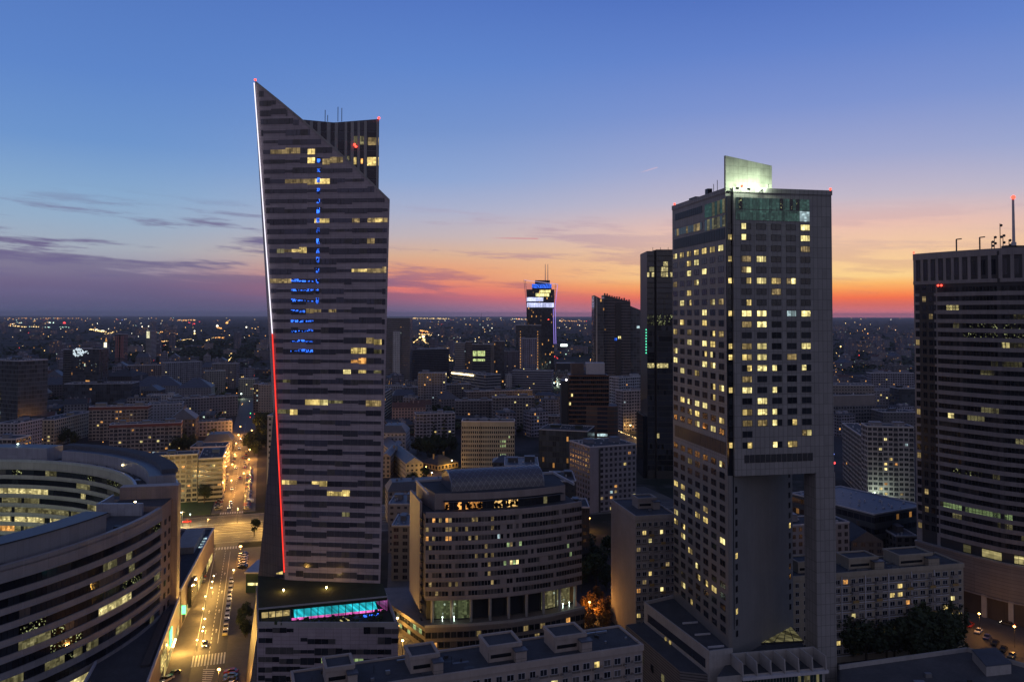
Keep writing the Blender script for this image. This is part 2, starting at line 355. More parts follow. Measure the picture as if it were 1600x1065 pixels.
FOOT = []
def rect_walls(b, W_, D, H, nc, nd, nf, z0=0., m=0):
    for p, q, n in (((0, 0), (W_, 0), nc), ((W_, 0), (W_, D), nd), ((W_, D), (0, D), nc), ((0, D), (0, 0), nd)):
        o = R.randint(0, 40)
        b.face([(*p, z0), (*q, z0), (*q, H), (*p, H)], m, [(o, 0), (o + n, 0), (o + n, nf), (o, nf)])
def block(name, label, cat, uL, uR, vt, Y, dY=0., D=13., col=(.3, .29, .28), style='punched', litp=.05, roof='flat', group=None, fh=3., cw=3.1, huts=1, lw=0, gcol=None, H=None, roofm=None, band=None, cells=None):
    Pp = pt(uL, vt, Y); Q = pt(uR, vt, Y + dY); H = H or max(4., Pp.z); Wd = math.hypot(Q.x - Pp.x, Q.y - Pp.y); rz = math.atan2(Q.y - Pp.y, Q.x - Pp.x)
    root = thing(name, label, cat, (Pp.x, Pp.y, 0), rz, group)
    FOOT.append(((Pp.x + Q.x) / 2 - math.sin(rz) * D / 2, (Pp.y + Q.y) / 2 + math.cos(rz) * D / 2, math.hypot(Wd, D) * .5))
    nf = max(1, round(H / fh)); nc = max(1, round(Wd / cw)); nd = max(1, round(D / cw))
    b = MB(); rect_walls(b, Wd, D, H, nc, nd, nf)
    b.build('wall', [M[style]], root, col=(*col, 0 if lw else litp))
    b = MB(); rm = roofm or 'roof'
    if roof == 'flat':
        b.box(.3, Wd - .3, .3, D - .3, H - .2, H + .05, 0)
        for a in ((-.1, Wd + .1, -.1, .3), (-.1, Wd + .1, D - .3, D + .1), (-.1, .3, .3, D - .3), (Wd - .3, Wd + .1, .3, D - .3)): b.box(*a, H - .1, H + .55, 1)
        for k in range(int(Wd * D / 60) + 1):
            x = R.uniform(1, max(1.1, Wd - 2)); y = R.uniform(1, max(1.1, D - 2)); s_ = R.uniform(.3, .8); b.box(x, x + s_, y, y + s_, H + .05, H + R.uniform(.5, 1.3), 1)
        ro = b.build('roof', [M[rm], M['trim']], root)
        for k in range(huts):
            w = min(Wd * .3, R.uniform(4, 9)); x = R.uniform(.12, .88 if huts == 1 else .8) * (Wd - w) if huts == 1 else (k + .5) * Wd / huts - w / 2
            d = min(D * .5, R.uniform(4, 6)); y = (D - d) * R.uniform(.4, .7); h = R.uniform(1.8, 3.2)
            hb = MB(); hb.box(x, x + w, y, y + d, H + .05, H + h, 0); hb.box(x - .2, x + w + .2, y - .2, y + d + .2, H + h, H + h + .2, 1); hb.build('roof_hut', [M['plain'], M['roofb']], ro, col=(*[q * .9 for q in col], 0))
    else:
        h = {'gable': .34, 'hip': .3, 'mansard': .28}[roof] * min(D, Wd * .9); i = .0 if roof == 'gable' else (D * .42)
        if roof == 'mansard': i = D * .16; top = [(i, i), (Wd - i, i), (Wd - i, D - i), (i, D - i)]
        else: top = [(i, D / 2 - .05), (Wd - i, D / 2 - .05), (Wd - i, D / 2 + .05), (i, D / 2 + .05)]
        deep = roof == 'gable' and D > 1.5 * Wd
        if deep: top = [(Wd / 2 - .05, 0), (Wd / 2 + .05, 0), (Wd / 2 + .05, D), (Wd / 2 - .05, D)]
        o_ = .35; base = [(-o_ * (roof != 'gable'), -o_), (Wd + o_ * (roof != 'gable'), -o_), (Wd + o_ * (roof != 'gable'), D + o_), (-o_ * (roof != 'gable'), D + o_)]
        for k in range(4):
            q = (k + 1) % 4; b.face([(*base[k], H), (*base[q], H), (*top[q], H + h), (*top[k], H + h)], 1 if roof == 'gable' and k in ((0, 2) if deep else (1, 3)) else 0)
        b.face([(*p, H + h) for p in top], 0); b.face([(*p, H) for p in reversed(base)], 1)
        ro = b.build('roof', [M[rm if roofm else 'rooft'], M['plain']], root, col=(*col, 0))
        for k in range(max(1, int(Wd / 9))):
            x = R.uniform(.1, .9) * Wd; y = D * R.choice((.4, .62)); cb = MB(); cb.box(x, x + R.uniform(.8, 1.8), y, y + .8, H + h * .6, H + h + R.uniform(.8, 1.6)); cb.build('chimney', [M['plain']], ro, col=(*[q * .8 for q in col], 0))
    if band:
        bb = MB(); bb.box(-.25, Wd + .25, -.25, D + .25, H - band[0], H - .12, 0); bb.build('eaves_band', [M['plain']], root, col=(*band[1], 0))
    done = set()
    for k in range(int(lw * .72 + .5)):
        i = R.randrange(nc); j = R.randrange(max(1, nf - 1))
        if (i, j) in done: continue
        done.add((i, j)); me = PANES[R.choice(('l_warm', 'l_warm', 'l_or', 'l_or', 'l_dim', 'l_bright', 'l_cool' if R.random() < .3 else 'l_or'))]
        put(me, 'window', root, ((i + .5) * Wd / nc, -.08, (j + .5) * H / nf), (.56 * Wd / nc, 1, .5 * H / nf))
    return root, Wd, D, H, nc, nd, nf

# ------------------------------------------------------------------ ground, streets
def setm(name, pts, z, m, thick=0.):
    b = MB()
    if thick: b.prism([(p[0], p[1]) for p in pts], z - thick, z)
    else: b.face([(p[0], p[1], z) for p in pts])
    return b.build(name, m, kind='structure')
def ground_mat():
    m = bpy.data.materials.new('city_ground'); m.use_nodes = True
    t = NT(m.node_tree); b = t.n('ShaderNodeBsdfPrincipled'); o = t.n('ShaderNodeOutputMaterial'); t.link(b.outputs[0], o.inputs[0])
    tc = t.n('ShaderNodeTexCoord'); ob = tc.outputs['Object']
    a = t.noise(ob, .0045, 6., .62); d = t.noise(ob, .05, 4., .6)
    c1 = t.mix(t.rng(a, .42, .56), (.018, .024, .018), (.050, .048, .052))
    c1 = t.mix(t.m('MULTIPLY', t.rng(d, .5, .72), .7), c1, (.085, .08, .085))
    t.link(c1, b.inputs['Base Color']); b.inputs['Roughness'].default_value = .95; b.inputs['Specular IOR Level'].default_value = .1
    return m
N = 96; GR = 48000.
gb = MB(); gb.face([(GR * math.cos(2 * math.pi * k / N), GR * math.sin(2 * math.pi * k / N), 0) for k in range(N)])
gb.build('ground', ground_mat(), kind='structure')

asph = pm('asphalt', (.062, .060, .060), .7, .55, .12, spec=.4); pave = pm('paving', (.115, .105, .095), .85, .3, .15, joint=(1.2, 0, .06), jdark=.3)
mark = pm('road_paint', (.55, .55, .52), .7, .4, .6); grass = pm('lawn', (.045, .075, .022), .95, .5, .3); tram = pm('tram_bed', (.10, .09, .075), .9, .4, .3)
A0 = Vector((-104, 279, 0)); Td = Vector((-.298, .954, 0)).normalized(); Nd = Vector((.954, .298, 0)).normalized()
def S(t, l, z=0.): q = A0 + Td * t + Nd * l; return Vector((q.x, q.y, z))
def strip(name, t0, t1, l0, l1, z, m, thick=0.): return setm(name, [S(t0, l0), S(t0, l1), S(t1, l1), S(t1, l0)], z, m, thick)
strip('road', -120, 126, -5, 5.6, .008, asph)
strip('pavement', -120, 118, -17.5, -5, .13, pave, .12)
strip('pavement', -120, 116, 5.6, 26, .13, pave, .12)
strip('road', 126, 186, -260, 260, .008, asph)
strip('tram_median', 149, 163, -260, 260, .05, tram, .045)
strip('road', 186, 900, -6.5, 6.5, .012, asph)
strip('pavement', 190, 900, -11, -6.5, .13, pave, .12); strip('pavement', 190, 900, 6.5, 13, .13, pave, .12)
mk = MB()
def mstrip(t0, t1, l0, l1, z=.018): mk.face([S(t0, l0, z), S(t0, l1, z), S(t1, l1, z), S(t1, l0, z)])
for k in range(-30, 30): mstrip(k * 4, k * 4 + 2.2, -.1, .12)
mstrip(0, 112, -4.7, -4.5); mstrip(0, 112, 2.2, 2.35)
for t0 in range(196, 600, 7): mstrip(t0, t0 + 3, -.1, .1, .022)
for l in range(-250, 250, 9):
    for tt in (132.5, 136.5, 141, 167, 171.5, 176, 181): mstrip(tt, tt + .16, l, l + (9 if tt in (141, 167) else 4))
for k in range(4):
    tt = 151 + k * 3.2; mk.face([S(tt, -250, .06), S(tt, 250, .06), S(tt + .35, 250, .06), S(tt + .35, -250, .06)])
for ta in (10, 30, 52, 76):
    for la in (1.2, -2.4):
        mstrip(ta, ta + 2.4, la - .1, la + .1); mk.face([S(ta + 2.4, la - .45, .018), S(ta + 2.4, la + .45, .018), S(ta + 3.8, la, .018)])
for l in range(13): mstrip(-17.5, -8.5, -6 + l * .98, -5.5 + l * .98)
for k in range(12):                                             # hatched island
    a = 1 - k / 12.; mk.face([S(-20 - k * 1.5, -.5 - 2.8 * a * .2, .018), S(-20.6 - k * 1.5, -.5 - 2.8 * a * .2, .018), S(-21.6 - k * 1.5, 2.6 - k * .12, .018), S(-21. - k * 1.5, 2.6 - k * .12, .018)])
for k in range(10): mstrip(116.5, 120.5, -6 + k * 1.3, -5.3 + k * 1.3)
for k in range(10): mstrip(189, 193, -6.2 + k * 1.3, -5.5 + k * 1.3)
for tt in (128.5, 146.5, 165.5, 184.): mstrip(tt, tt + .3, -250, 250)
mk.build('road_markings', mark, kind='structure')
strip('lawn', 190, 226, -44, -11.5, .10, grass, .09)
strip('pavement', 40, 118, -60, -17.6, .07, pave, .06)
# other lit streets, canyon and squares
def street(pxs, m=asph, name='road', z=.010): return setm(name, [gp(u, v) for u, v in pxs], z, m)
street([(596, 1062), (652, 1062), (644, 900), (625, 840), (608, 840), (606, 900)], pave, 'pavement', .02)
street([(650, 770), (724, 770), (668, 712), (640, 660), (622, 662)], asph)
street([(960, 672), (958, 695), (1060, 735), (1060, 708)], asph); street([(836, 626), (838, 648), (878, 668), (905, 655), (905, 632), (862, 626)], pave, 'square', .015)
street([(1495, 930), (1480, 1000), (1700, 1120), (1700, 985)], asph)
street([(1240, 790), (1300, 830), (1430, 800), (1430, 760)], asph)
street([(30, 600), (90, 592), (100, 604), (30, 618)], asph, z=.02)

# ------------------------------------------------------------------ lamps
LT = {}; LP = 6.5
def light_data(kind, power):
    if (kind, power) not in LT:
        l = bpy.data.lights.new('lamp_light', 'POINT'); l.energy = power * LP; l.shadow_soft_size = .35
        l.color = {'sod': (1., .43, .085), 'warm': (1., .54, .115), 'cool': (.82, 1., .72), 'blue': (.1, .3, 1.), 'pink': (1., .2, .6)}[kind]; LT[kind, power] = l
    return LT[kind, power]
lm = MB(); lm.tube((0, 0, 0), (0, 0, 8), .11, 6, r2=.07).tube((0, 0, 7.9), (1.4, 0, 8.3), .06, 5); LAMP_POST = lm.mesh('post', [M['dark']])
def lamp_globe(m, r): b = MB(); b.ball((0, 0, 0), r, 0, 8, 5, .8); return b.mesh('lantern', [M[m]])
GL = {'sod': lamp_globe('e_sod', .42), 'warm': lamp_globe('e_warm', .38), 'cool': lamp_globe('e_cool', .42)}
GLB = {k: lamp_globe({'sod': 'e_sod', 'warm': 'e_warm', 'cool': 'e_cool'}[k], 1.) for k in GL}
def lamp(u, v, kind, label, group, h=8., power=700., r=None, rz=0., light=True):
    p = gp(u, v, h)
    t_ = thing('street_lamp', label, 'street lamp', (p.x, p.y, 0), rz, group)
    put(LAMP_POST, 'post', t_, (0, 0, 0), (1, 1, h / 8.3)); s = (r or max(.42, p.y * .0009))
    put(GLB[kind], 'lantern', t_, (0, 0, h), (s, s, s * .8))
    if light:
        l = bpy.data.objects.new('lamp_light', light_data(kind, power)); COL.objects.link(l); l.parent = t_; l.location = (0, 0, h - s - .5)
    return t_
for u, v in ((334, 899), (331.7, 908), (330.6, 917.5), (321, 931), (317.4, 950), (320, 966), (318, 979), (316.5, 985), (308, 999)):
    lamp(u, v, 'warm', 'low glowing post lamp in the row along the left kerb of the lit street', 'post lamps along the left kerb', 4., 500., .32)
lamp(376, 853, 'sod', 'orange street lamp at the corner where the lit street meets the tram avenue', None, 8, 900, .6)
lamp(342, 1045, 'sod', 'orange street lamp beside the hatched triangle on the road', None, 8, 900, .5); lamp(365, 890, 'warm', 'street lamp beside the row of taxis waiting at the kerb', None, 7, 800, .4)
for k in range(7): q = S(146 if k % 2 else 166, -52 + k * 14.); g_ = CM.transposed() @ (Vector((q.x, q.y, 8)) - EYE); lamp(800 + F * g_.x / -g_.z, V0 - F * g_.y / -g_.z, 'warm', 'street lamp along the tram avenue', 'lamps along the tram avenue', 8, 3200, .2)  # lamps added only to brighten the avenue
for u, v in ((375.6, 666), (372.5, 679), (369, 692), (367, 709), (363, 725), (361.5, 750)):
    lamp(u, v, 'sod', 'orange street lamp on the left side of the street beyond the avenue', 'lamps on the left side of the far street', 8, 2600, .55)
for u, v in ((393.5, 672), (392, 685), (390, 702), (389, 717), (381, 739)):
    lamp(u, v, 'sod', 'orange street lamp on the right side of the street beyond the avenue', 'lamps on the right side of the far street', 8, 2600, .6)
for u, v, k, lb in ((297, 803, 'cool', 'white lamp over the ramp wall at the edge of the tram avenue'), (283, 800, 'cool', 'lamp behind the rounded end of the ring building'), (255, 775, 'cool', 'courtyard lamp before the cream balcony slab')):
    lamp(u, v, k, lb, None, 7, 450, .35)
for u, v, k, pw, lb in ((666, 729, 'sod', 900, 'orange lamp at the bend of the narrow street beside the stepped gable house'), (675, 738, 'warm', 900, 'bright lamp beside the parked car in the narrow street'), (706, 719, 'warm', 700, 'white lamp on the roof edge of the orange-lit tenement'),
                        (616, 749, 'warm', 500, 'small lamp in the willow garden beside the sail tower'), (632, 664, 'warm', 900, 'lamp before the pink tenement with the dark red roof'), (921, 940, 'sod', 900, 'orange lamp among autumn trees right of the curved office'),
                        (921, 809, 'sod', 600, 'orange lamp at the foot of the grey-blue apartment slab'), (1377, 776, 'cool', 900, 'glaring white floodlight at the foot of the right apartment tower'),
                        (1253, 786, 'cool', 500, 'small white lamp below the flat-roofed hall'), (1313, 797, 'warm', 900, 'yellow lamp in the passage beside the flat-roofed hall'), (1530, 958, 'sod', 260, 'orange lamp over the street below the banded tower'),
                        (1585, 978, 'sod', 260, 'orange lamp near the red tail light on the right street'), (985, 664, 'warm', 500, 'lamp beside the pair of white apartment slabs'), (974, 662, 'cool', 1500, 'white lamp by the round brown building'), (1005, 676, 'warm', 1500, 'lamp at the kerb of the lit road beside the dark glass tower'),
                        (842, 598, 'cool', 900, 'leftmost white floodlight on the long banded office'), (853, 598, 'cool', 900, 'middle white floodlight on the long banded office'), (866, 598, 'cool', 900, 'rightmost white floodlight on the long banded office'), (858, 640, 'sod', 2500, 'lamp over the lit square among the low houses'), (871, 642, 'warm', 2500, 'second lamp over the lit square nearer its right side'),
                        (614, 925, 'warm', 500, 'lamp in the narrow passage left of the curved office'), (629, 1000, 'warm', 700, 'lamp at the near end of the narrow passage'), (621, 965, 'warm', 600, 'lamp halfway down the narrow passage'), (124, 694, 'sod', 900, 'orange lamp in the side street before the long apartment slab'), (113, 670, 'warm', 600, 'lamp under the dark tree beside the pale corner house'),
                        (377, 615, 'cool', 900, 'white lamp at the far junction of the street'), (280, 690, 'warm', 500, 'yellow lamp between the dark courtyard trees')):
    lamp(u, v, k, lb, None, 7, pw)

# ------------------------------------------------------------------ sail tower with the slanted top
pan_pink = pm('pinkish_stone_panels', (.345, .295, .315), .55, .22, .15, joint=(2.45, 1.06, .09), jdark=.4, spec=.4)
def sail_tower():
    Yf = lambda u: 254 - (u - 445) * .02
    def fp(u, v): return pt(u, v, Yf(u))
    base = fp(445, 893)
    root = thing('glass_skyscraper', 'tall sail-shaped tower with a steep slanted top and a glowing white and red edge line', 'skyscraper', (base.x, base.y, 0))
    O = Vector((base.x, base.y, 0))
    poly = [fp(*p) - O for p in ((398.5, 127), (436, 157), (472, 187), (520, 229), (566, 271), (609, 312.5), (594, 915), (445, 905))]
    for p_ in poly[:6]: p_.y = (poly[6].y - poly[7].y) * (p_.x - poly[7].x) / (poly[6].x - poly[7].x) + poly[7].y
    MB().extr(poly, (-4.5, 13, 0)).build('facade', pan_pink, root)
    cap = MB()
    for a, b_ in zip(poly[:5], poly[1:6]): cap.extr([a + Vector((0, -.15, -.5)), b_ + Vector((0, -.15, -.5)), b_ + Vector((0, -.15, .25)), a + Vector((0, -.15, .25))], (-4.5, 13.3, 0))
    cap.build('slanted_cornice', M['conc'], root)
    xl = lambda z: poly[7].x + (poly[0].x - poly[7].x) * (z - poly[7].z) / (poly[0].z - poly[7].z)
    def xr(z):
        if z < poly[5].z: return poly[6].x + (poly[5].x - poly[6].x) * (z - poly[6].z) / (poly[5].z - poly[6].z)
        for a, b_ in zip(poly[:5], poly[1:6]):
            if b_.z <= z <= a.z: return a.x + (b_.x - a.x) * (a.z - z) / (a.z - b_.z)
        return poly[0].x
    yat = lambda x: (poly[6].y - poly[7].y) * (x - poly[7].x) / (poly[6].x - poly[7].x) + poly[7].y
    LIT = [(244, 408, 424, 'l_warm'), (244, 428, 441, 'l_dim'), (244, 442, 470, 'l_dim'), (244, 477, 490, 'l_warm'), (244, 505, 530, 'l_dim'), (278, 452, 478, 'l_dim'), (278, 488, 512, 'l_warm'), (345, 492, 512, 'l_warm'), (345, 549, 574, 'l_bright'), (345, 575, 606, 'l_warm'), (375, 575, 584, 'l_or'),
           (393, 424, 440, 'l_faint'), (393, 451, 476, 'l_warm'), (424, 548, 575, 'l_warm'), (424, 576, 604, 'l_dim'), (438, 424, 452, 'l_dim'), (485, 476, 496, 'l_bright'), (485, 496, 512, 'l_dim'), (485, 512, 529, 'l_warm'), (532, 573, 594, 'l_warm'), (546, 548, 570, 'l_warm'), (546, 572, 596, 'l_faint'),
           (562, 546, 570, 'l_or'), (578, 539, 546, 'l_bright'), (578, 548, 570, 'l_warm'), (578, 573, 592, 'l_faint'), (578, 475, 487, 'l_faint'), (625, 475, 500, 'l_warm'), (625, 503, 515, 'l_bright'), (625, 517, 551, 'l_faint'), (640, 438, 448, 'l_faint'), (640, 453, 460, 'l_warm'), (756, 436, 460, 'l_warm'), (756, 460, 512, 'l_warm'), (771, 512, 519, 'l_warm'), (771, 522, 549, 'l_warm'), (806, 525, 548, 'l_faint'), (625, 572, 592, 'l_dim'), (590, 440, 452, 'l_faint')]
    BLUE_REFL = [(v, 498, 506) for v in (248, 264, 281, 297, 313, 328, 345, 360, 376, 391, 407, 422, 438, 454, 470)] + [(438, 455, 486), (453, 458, 487), (469, 458, 482), (484, 456, 478), (500, 455, 481), (515, 453, 484), (531, 455, 484), (547, 455, 484)] + [(211, 485, 487)]  # reflections of a blue-lit tower, painted as glowing panes
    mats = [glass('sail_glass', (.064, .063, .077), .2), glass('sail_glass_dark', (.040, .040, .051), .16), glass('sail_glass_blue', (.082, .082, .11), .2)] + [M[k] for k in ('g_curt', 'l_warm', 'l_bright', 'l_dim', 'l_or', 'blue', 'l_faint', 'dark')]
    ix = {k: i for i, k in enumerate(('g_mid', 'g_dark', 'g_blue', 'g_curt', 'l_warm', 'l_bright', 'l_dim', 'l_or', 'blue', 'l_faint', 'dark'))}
    zs = poly[7].z + 1.8; ch = 3.19
    k = 0; cw = 2.45; x00 = -16.
    while zs + k * ch < poly[0].z - 3:
        z = zs + k * ch; k += 1
        b = MB(); x = x00; run = 0; prev = None
        while x < 45:
            if run <= 0:
                run = R.choice((1, 2, 2, 3, 3, 4)); h0, h1 = R.choice(((-.66, .66), (-.66, .66), (-1.2, .66), (-.66, 1.15), (-.4, .5), (-1.0, .66))); dk = R.choice((0, 0, 1, 2))
            run -= 1
            a = max(x + .03, xl(z - 1.2) + .9); e = min(x + cw - .03, xr(z - 1.) - .6, xr(z + 1.) - .6)
            if e - a > .5:
                y = yat((a + e) / 2) - .07
                cw_ = Vector(((a + e) / 2, y, z)) + O
                # image position of the cell, to light the rooms that are lit
                q = CM.transposed() @ (cw_ - EYE); u = 800 + F * q.x / -q.z; v = V0 - F * q.y / -q.z
                mt = dk if R.random() < .85 else 3
                for lv, u0, u1, nm in LIT:
                    if abs(v - lv) < 8 and u0 - 2 < u < u1 + 2 and R.random() < .9: mt = ix[nm] if R.random() < .75 else ix['l_dim' if nm != 'l_faint' else 'l_faint']
                ya, ye = yat(a) - .1, yat(e) - .1; b.extr([(a, ya, z + h0), (e, ye, z + h0), (e, ye, z + h1), (a, ya, z + h1)], (0, .12, 0), mt)
                for lv, u0, u1 in BLUE_REFL:
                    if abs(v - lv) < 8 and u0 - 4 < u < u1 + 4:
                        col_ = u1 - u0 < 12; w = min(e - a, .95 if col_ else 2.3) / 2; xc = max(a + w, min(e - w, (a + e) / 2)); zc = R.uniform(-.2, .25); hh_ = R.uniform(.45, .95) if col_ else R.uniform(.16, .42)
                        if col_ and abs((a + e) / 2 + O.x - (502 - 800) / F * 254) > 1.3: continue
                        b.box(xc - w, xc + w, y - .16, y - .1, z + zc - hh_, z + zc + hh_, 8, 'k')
                if R.random() < .55: b.box((a + e) / 2 - .05, (a + e) / 2 + .05, y - .09, y, z + h0, z + h1, 10, 'k')
            x += cw
        b.build('window_band', mats, root)
    # glowing edge
    pA, pM, pB = fp(398.5, 130) - O, fp(427, 521) - O, fp(445.5, 893) - O
    of = Vector((-.2, -.35, 0))
    MB().tube(pA + of, pM + of, .16, 8).build('light_strip', M['e_white'], root, label='upper white half of the glowing edge line')
    MB().tube(pM + of, pB + of, .16, 8).build('light_strip', M['e_redl'], root, label='lower red half of the glowing edge line')
    b = MB(); b.ball(poly[0] + Vector((0, 0, .5)), .4); b.build('warning_light', M['e_red'], root)
    # folded side face at the lower left
    q0 = fp(432.5, 592) - O; q1 = fp(445, 905) - O; q2 = pt(402, 917, 262) - O; q3 = pt(421, 735, 262) - O
    sd = MB(); sd.face([q2, q1, q0, q3]); sd.face([q0, q1, q1 + Vector((6, 14, 0)), q0 + Vector((6, 14, 0))]); sd.face([q2, q3, q3 + Vector((8, 10, 0)), q2 + Vector((8, 10, 0))])
    sd.build('folded_side', pm('dark_curtain_side', (.10, .095, .115), .3, .3, .2, joint=(1.1, 3.19, .13), jdark=.6), root)
    def side(u, v):   # a point on the folded plane
        nrm = (q1 - q2).cross(q3 - q2); d = ray(u, v); o = EYE - O
        return o + d * ((q2 - o).dot(nrm) / d.dot(nrm))
    for a, b_, c_, d_ in ((420.5, 434.5, 749, 761), (432, 442, 885, 896)):
        w = MB(); off = Vector((0, -.3, 0)); w.extr([side(a, d_) + off, side(b_, d_) + off, side(b_, c_) + off, side(a, c_) + off], (0, .15, 0)); w.build('window', M['l_warm'], root)
    for k2 in range(26):
        v = 640 + k2 * 10.4; u0 = 432.5 - (v - 592) * .098 + 1.5; u1 = 433 + (v - 600) * .041 - 2.
        if u1 - u0 > 2: 
            w = MB(); off = Vector((0, -.2, 0)); w.extr([side(u0, v + 2.2) + off, side(u1, v + 2.2) + off, side(u1, v - 2.2) + off, side(u0, v - 2.2) + off], (0, .1, 0)); w.build('window_band', M['g_blue'], root)
    # flat-topped wing behind
    wa, wb, wc = pt(474, 187, 262) - O, pt(522, 191.5, 262) - O, pt(592.5, 186, 262) - O
    z0 = 60.
    w = MB(); w.extr([Vector((wa.x, wa.y, z0)), Vector((wb.x, wb.y, z0)), wb, wa], (-4.5, 20, 0)); w.extr([Vector((wb.x + .01, wb.y, z0)), Vector((wc.x, wc.y, z0)), wc, wb + Vector((.01, 0, 0))], (-4.5, 20, 0))
    wing = w.build('rear_wing', pm('dark_panel', (.11, .105, .12), .5, .2, .2, joint=(1.2, 3.2, .09)), root)
    for us, wd in ((476, 4), (487, 5), (499, 5), (514, 6), (526, 5), (541, 4), (551, 5), (561, 4), (571.5, 4.5), (590, 3)):
        p = pt(us, 189 + abs(us - 522) * -.05, 262) - O; hw = wd * .105; MB().box(p.x - hw, p.x + hw, p.y - .35, p.y + .1, 80, p.z - .6).build('pier', M['conc'], root)
    for us, w2 in ((481.5, 3.5), (493, 3.5), (506, 4), (520, 3), (533.5, 5), (546, 3), (556, 3), (566, 3), (581, 7)):
        b = MB(); p = pt(us, 192, 262) - O; hw = w2 * .21
        for j in range(24): b.box(p.x - hw, p.x + hw, p.y - .12, p.y, p.z - 2.6 - j * 3.2, p.z + .1 - j * 3.2, 1 if R.random() < .4 else 0)
        b.build('window_column', [M['g_dark'], M['g_blue']], root)
    for u0, u1, v0, v1, mt in ((575, 592, 215, 227, 'l_dim'), (574, 592, 246, 259, 'l_warm'), (553, 557, 246, 257, 'l_warm'), (564, 567, 248, 256, 'l_or'), (535, 546, 244, 255, 'l_faint'), (553, 571, 213, 226, 'l_faint')):
        a = pt(u0, v1, 262) - O; b_ = pt(u1, v0, 262) - O; MB().box(a.x, b_.x, a.y - .22, a.y - .1, a.z, b_.z).build('window', M[mt], root)
    for us, v1 in ((508, 172), (528, 167), (534, 169), (512, 180)):
        a = pt(us, 190, 268) - O; c2 = pt(us, v1, 268) - O; MB().tube(a, (a.x, a.y, c2.z), .12, 5).build('antenna', M['dark'], root)
    for u, v in ((592, 184.5), (554, 226), (556, 229)):
        b = MB(); p = pt(u, v, 261.4) - O; b.ball(p, .42); b.build('warning_light', M['e_red'], root)
    # podium with garden roof and pool hall
    zp = 26.
    P4 = [pt(402, 972, 228) - O, pt(622, 972, 228) - O, pt(604, 930, 252) - O, pt(400, 905, 258) - O]
    P4 = [(p.x, p.y) for p in P4]
    MB().prism(P4, 0, zp - .5).build('podium', pan_pink, root)
    pr = MB()
    for a, b_ in ((0, 1), (1, 2), (3, 0)):
        A_ = Vector((*P4[a], zp - .5)); B_ = Vector((*P4[b_], zp - .5)); n = Vector((-(B_ - A_).y, (B_ - A_).x, 0)).normalized() * .45
        pr.extr([A_, B_, B_ + n, A_ + n], (0, 0, 1.5))
    pr.build('parapet', M['conc'], root)
    MB().prism([(P4[0][0] + .6, P4[0][1] + .6), (P4[1][0] - .7, P4[1][1] + .6), (P4[2][0] - .7, P4[2][1]), (P4[3][0], P4[3][1])], zp - .4, zp - .2).build('terrace', pm('terrace_planting', (.022, .028, .018), .95, .5, .6), root)
    xa, xb, yf = P4[0][0], P4[1][0], P4[0][1]
    kinds = [M[q] for q in ('g_mid', 'g_dark', 'l_green', 'g_curt', 'dark')]
    for k2, vv in enumerate((984, 1000, 1016, 1031, 1046, 1060)):
        z = pt(500, vv, 228).z; b = MB(); x = xa + .4; run = 0
        while x < xb - 1.5:
            if run <= 0: run = R.choice((1, 2, 3, 4)); on = R.random() < .66; hh = R.choice((.5, .7, .7, .95)); dz = R.choice((-.25, 0, 0, .25))
            run -= 1
            if on or vv == 1031:
                l_ = 2 if (vv == 1031 and 18 < x - xa < 30) else R.choice((0, 0, 1, 3)); b.box(x + .03, x + 1.95, yf - .08, yf + .02, z - hh + dz, z + hh + dz, l_, 'k')
            x += 1.98
        b.build('window_band', kinds, root)
    # right flank of the podium
    b = MB(); A_ = Vector((*P4[1], 0)); B_ = Vector((*P4[2], 0)); d = (B_ - A_).normalized(); n = Vector((d.y, -d.x, 0)) * .08
    for z in (8, 11, 14, 17.2, 20.5, 23.5): b.extr([A_ + d * 1 + Vector((0, 0, z - .8)) + n, B_ - d * 1 + Vector((0, 0, z - .8)) + n, B_ - d * 1 + Vector((0, 0, z + .8)) + n, A_ + d * 1 + Vector((0, 0, z + .8)) + n], tuple(-n))
    b.build('side_glazing', M['g_mid'], root)
    # pool hall
    zr = 30.2
    hA = pt(404, 959, 226.8 + 2) - O; hB = pt(605, 931.5, 239) - O; hC = pt(598, 914, 251) - O; hD = pt(403, 916, 258) - O
    hall = [(p.x, p.y) for p in (hA, hB, hC, hD)]
    MB().prism(hall, zr - .9, zr).build('garden_roof', pm('sedum_roof', (.024, .032, .014), .95, .6, .25, bump=.4), root)
    ex = MB(); A_ = Vector((*hall[0], zr)); B_ = Vector((*hall[1], zr)); n = Vector((.15, -1, 0)).normalized() * .25
    ex.extr([A_ + n, B_ + n, B_ - n, A_ - n], (0, 0, .35)); ex.build('roof_edge', M['conc'], root)
    d = (B_ - A_); L = d.length; d.normalize(); nn = Vector((-d.y, d.x, 0))
    def hp(s, off, z): q = A_ + d * (s * L) + nn * off; return Vector((q.x, q.y, z))
    gm = {'pool': lit('pool_water', (.03, .72, .85), .95, .7, .35), 'pink': lit('pool_edge', (1., .16, .62), .9, .8, .5)}
    MB().face([hp(.27, 9, zp + .02), hp(.27, 1.2, zp + .02), hp(.93, 1.2, zp + .02), hp(.93, 9, zp + .02)]).build('pool', gm['pool'], root)
    MB().extr([hp(.26, 9.3, zp - .1), hp(.96, 9.3, zp - .1), hp(.96, 9.3, zr - 1), hp(.26, 9.3, zr - 1)], (0, .2, 0)).build('hall_wall', lit('hall_wall', (.05, .6, .75), .6, .6, .3), root)
    MB().extr([hp(.25, .9, zp - .1), hp(.97, .9, zp - .1), hp(.97, .9, zp + .5), hp(.25, .9, zp + .5)], (0, .15, 0)).build('pool_coping', gm['pink'], root)
    MB().extr([hp(.94, 8, zp - .1), hp(1., 1, zp - .1), hp(1., 1, zr - 1), hp(.94, 8, zr - 1)], (.2, 0, 0)).build('hall_end', lit('hall_end', (.9, .2, .75), .45, .5), root)
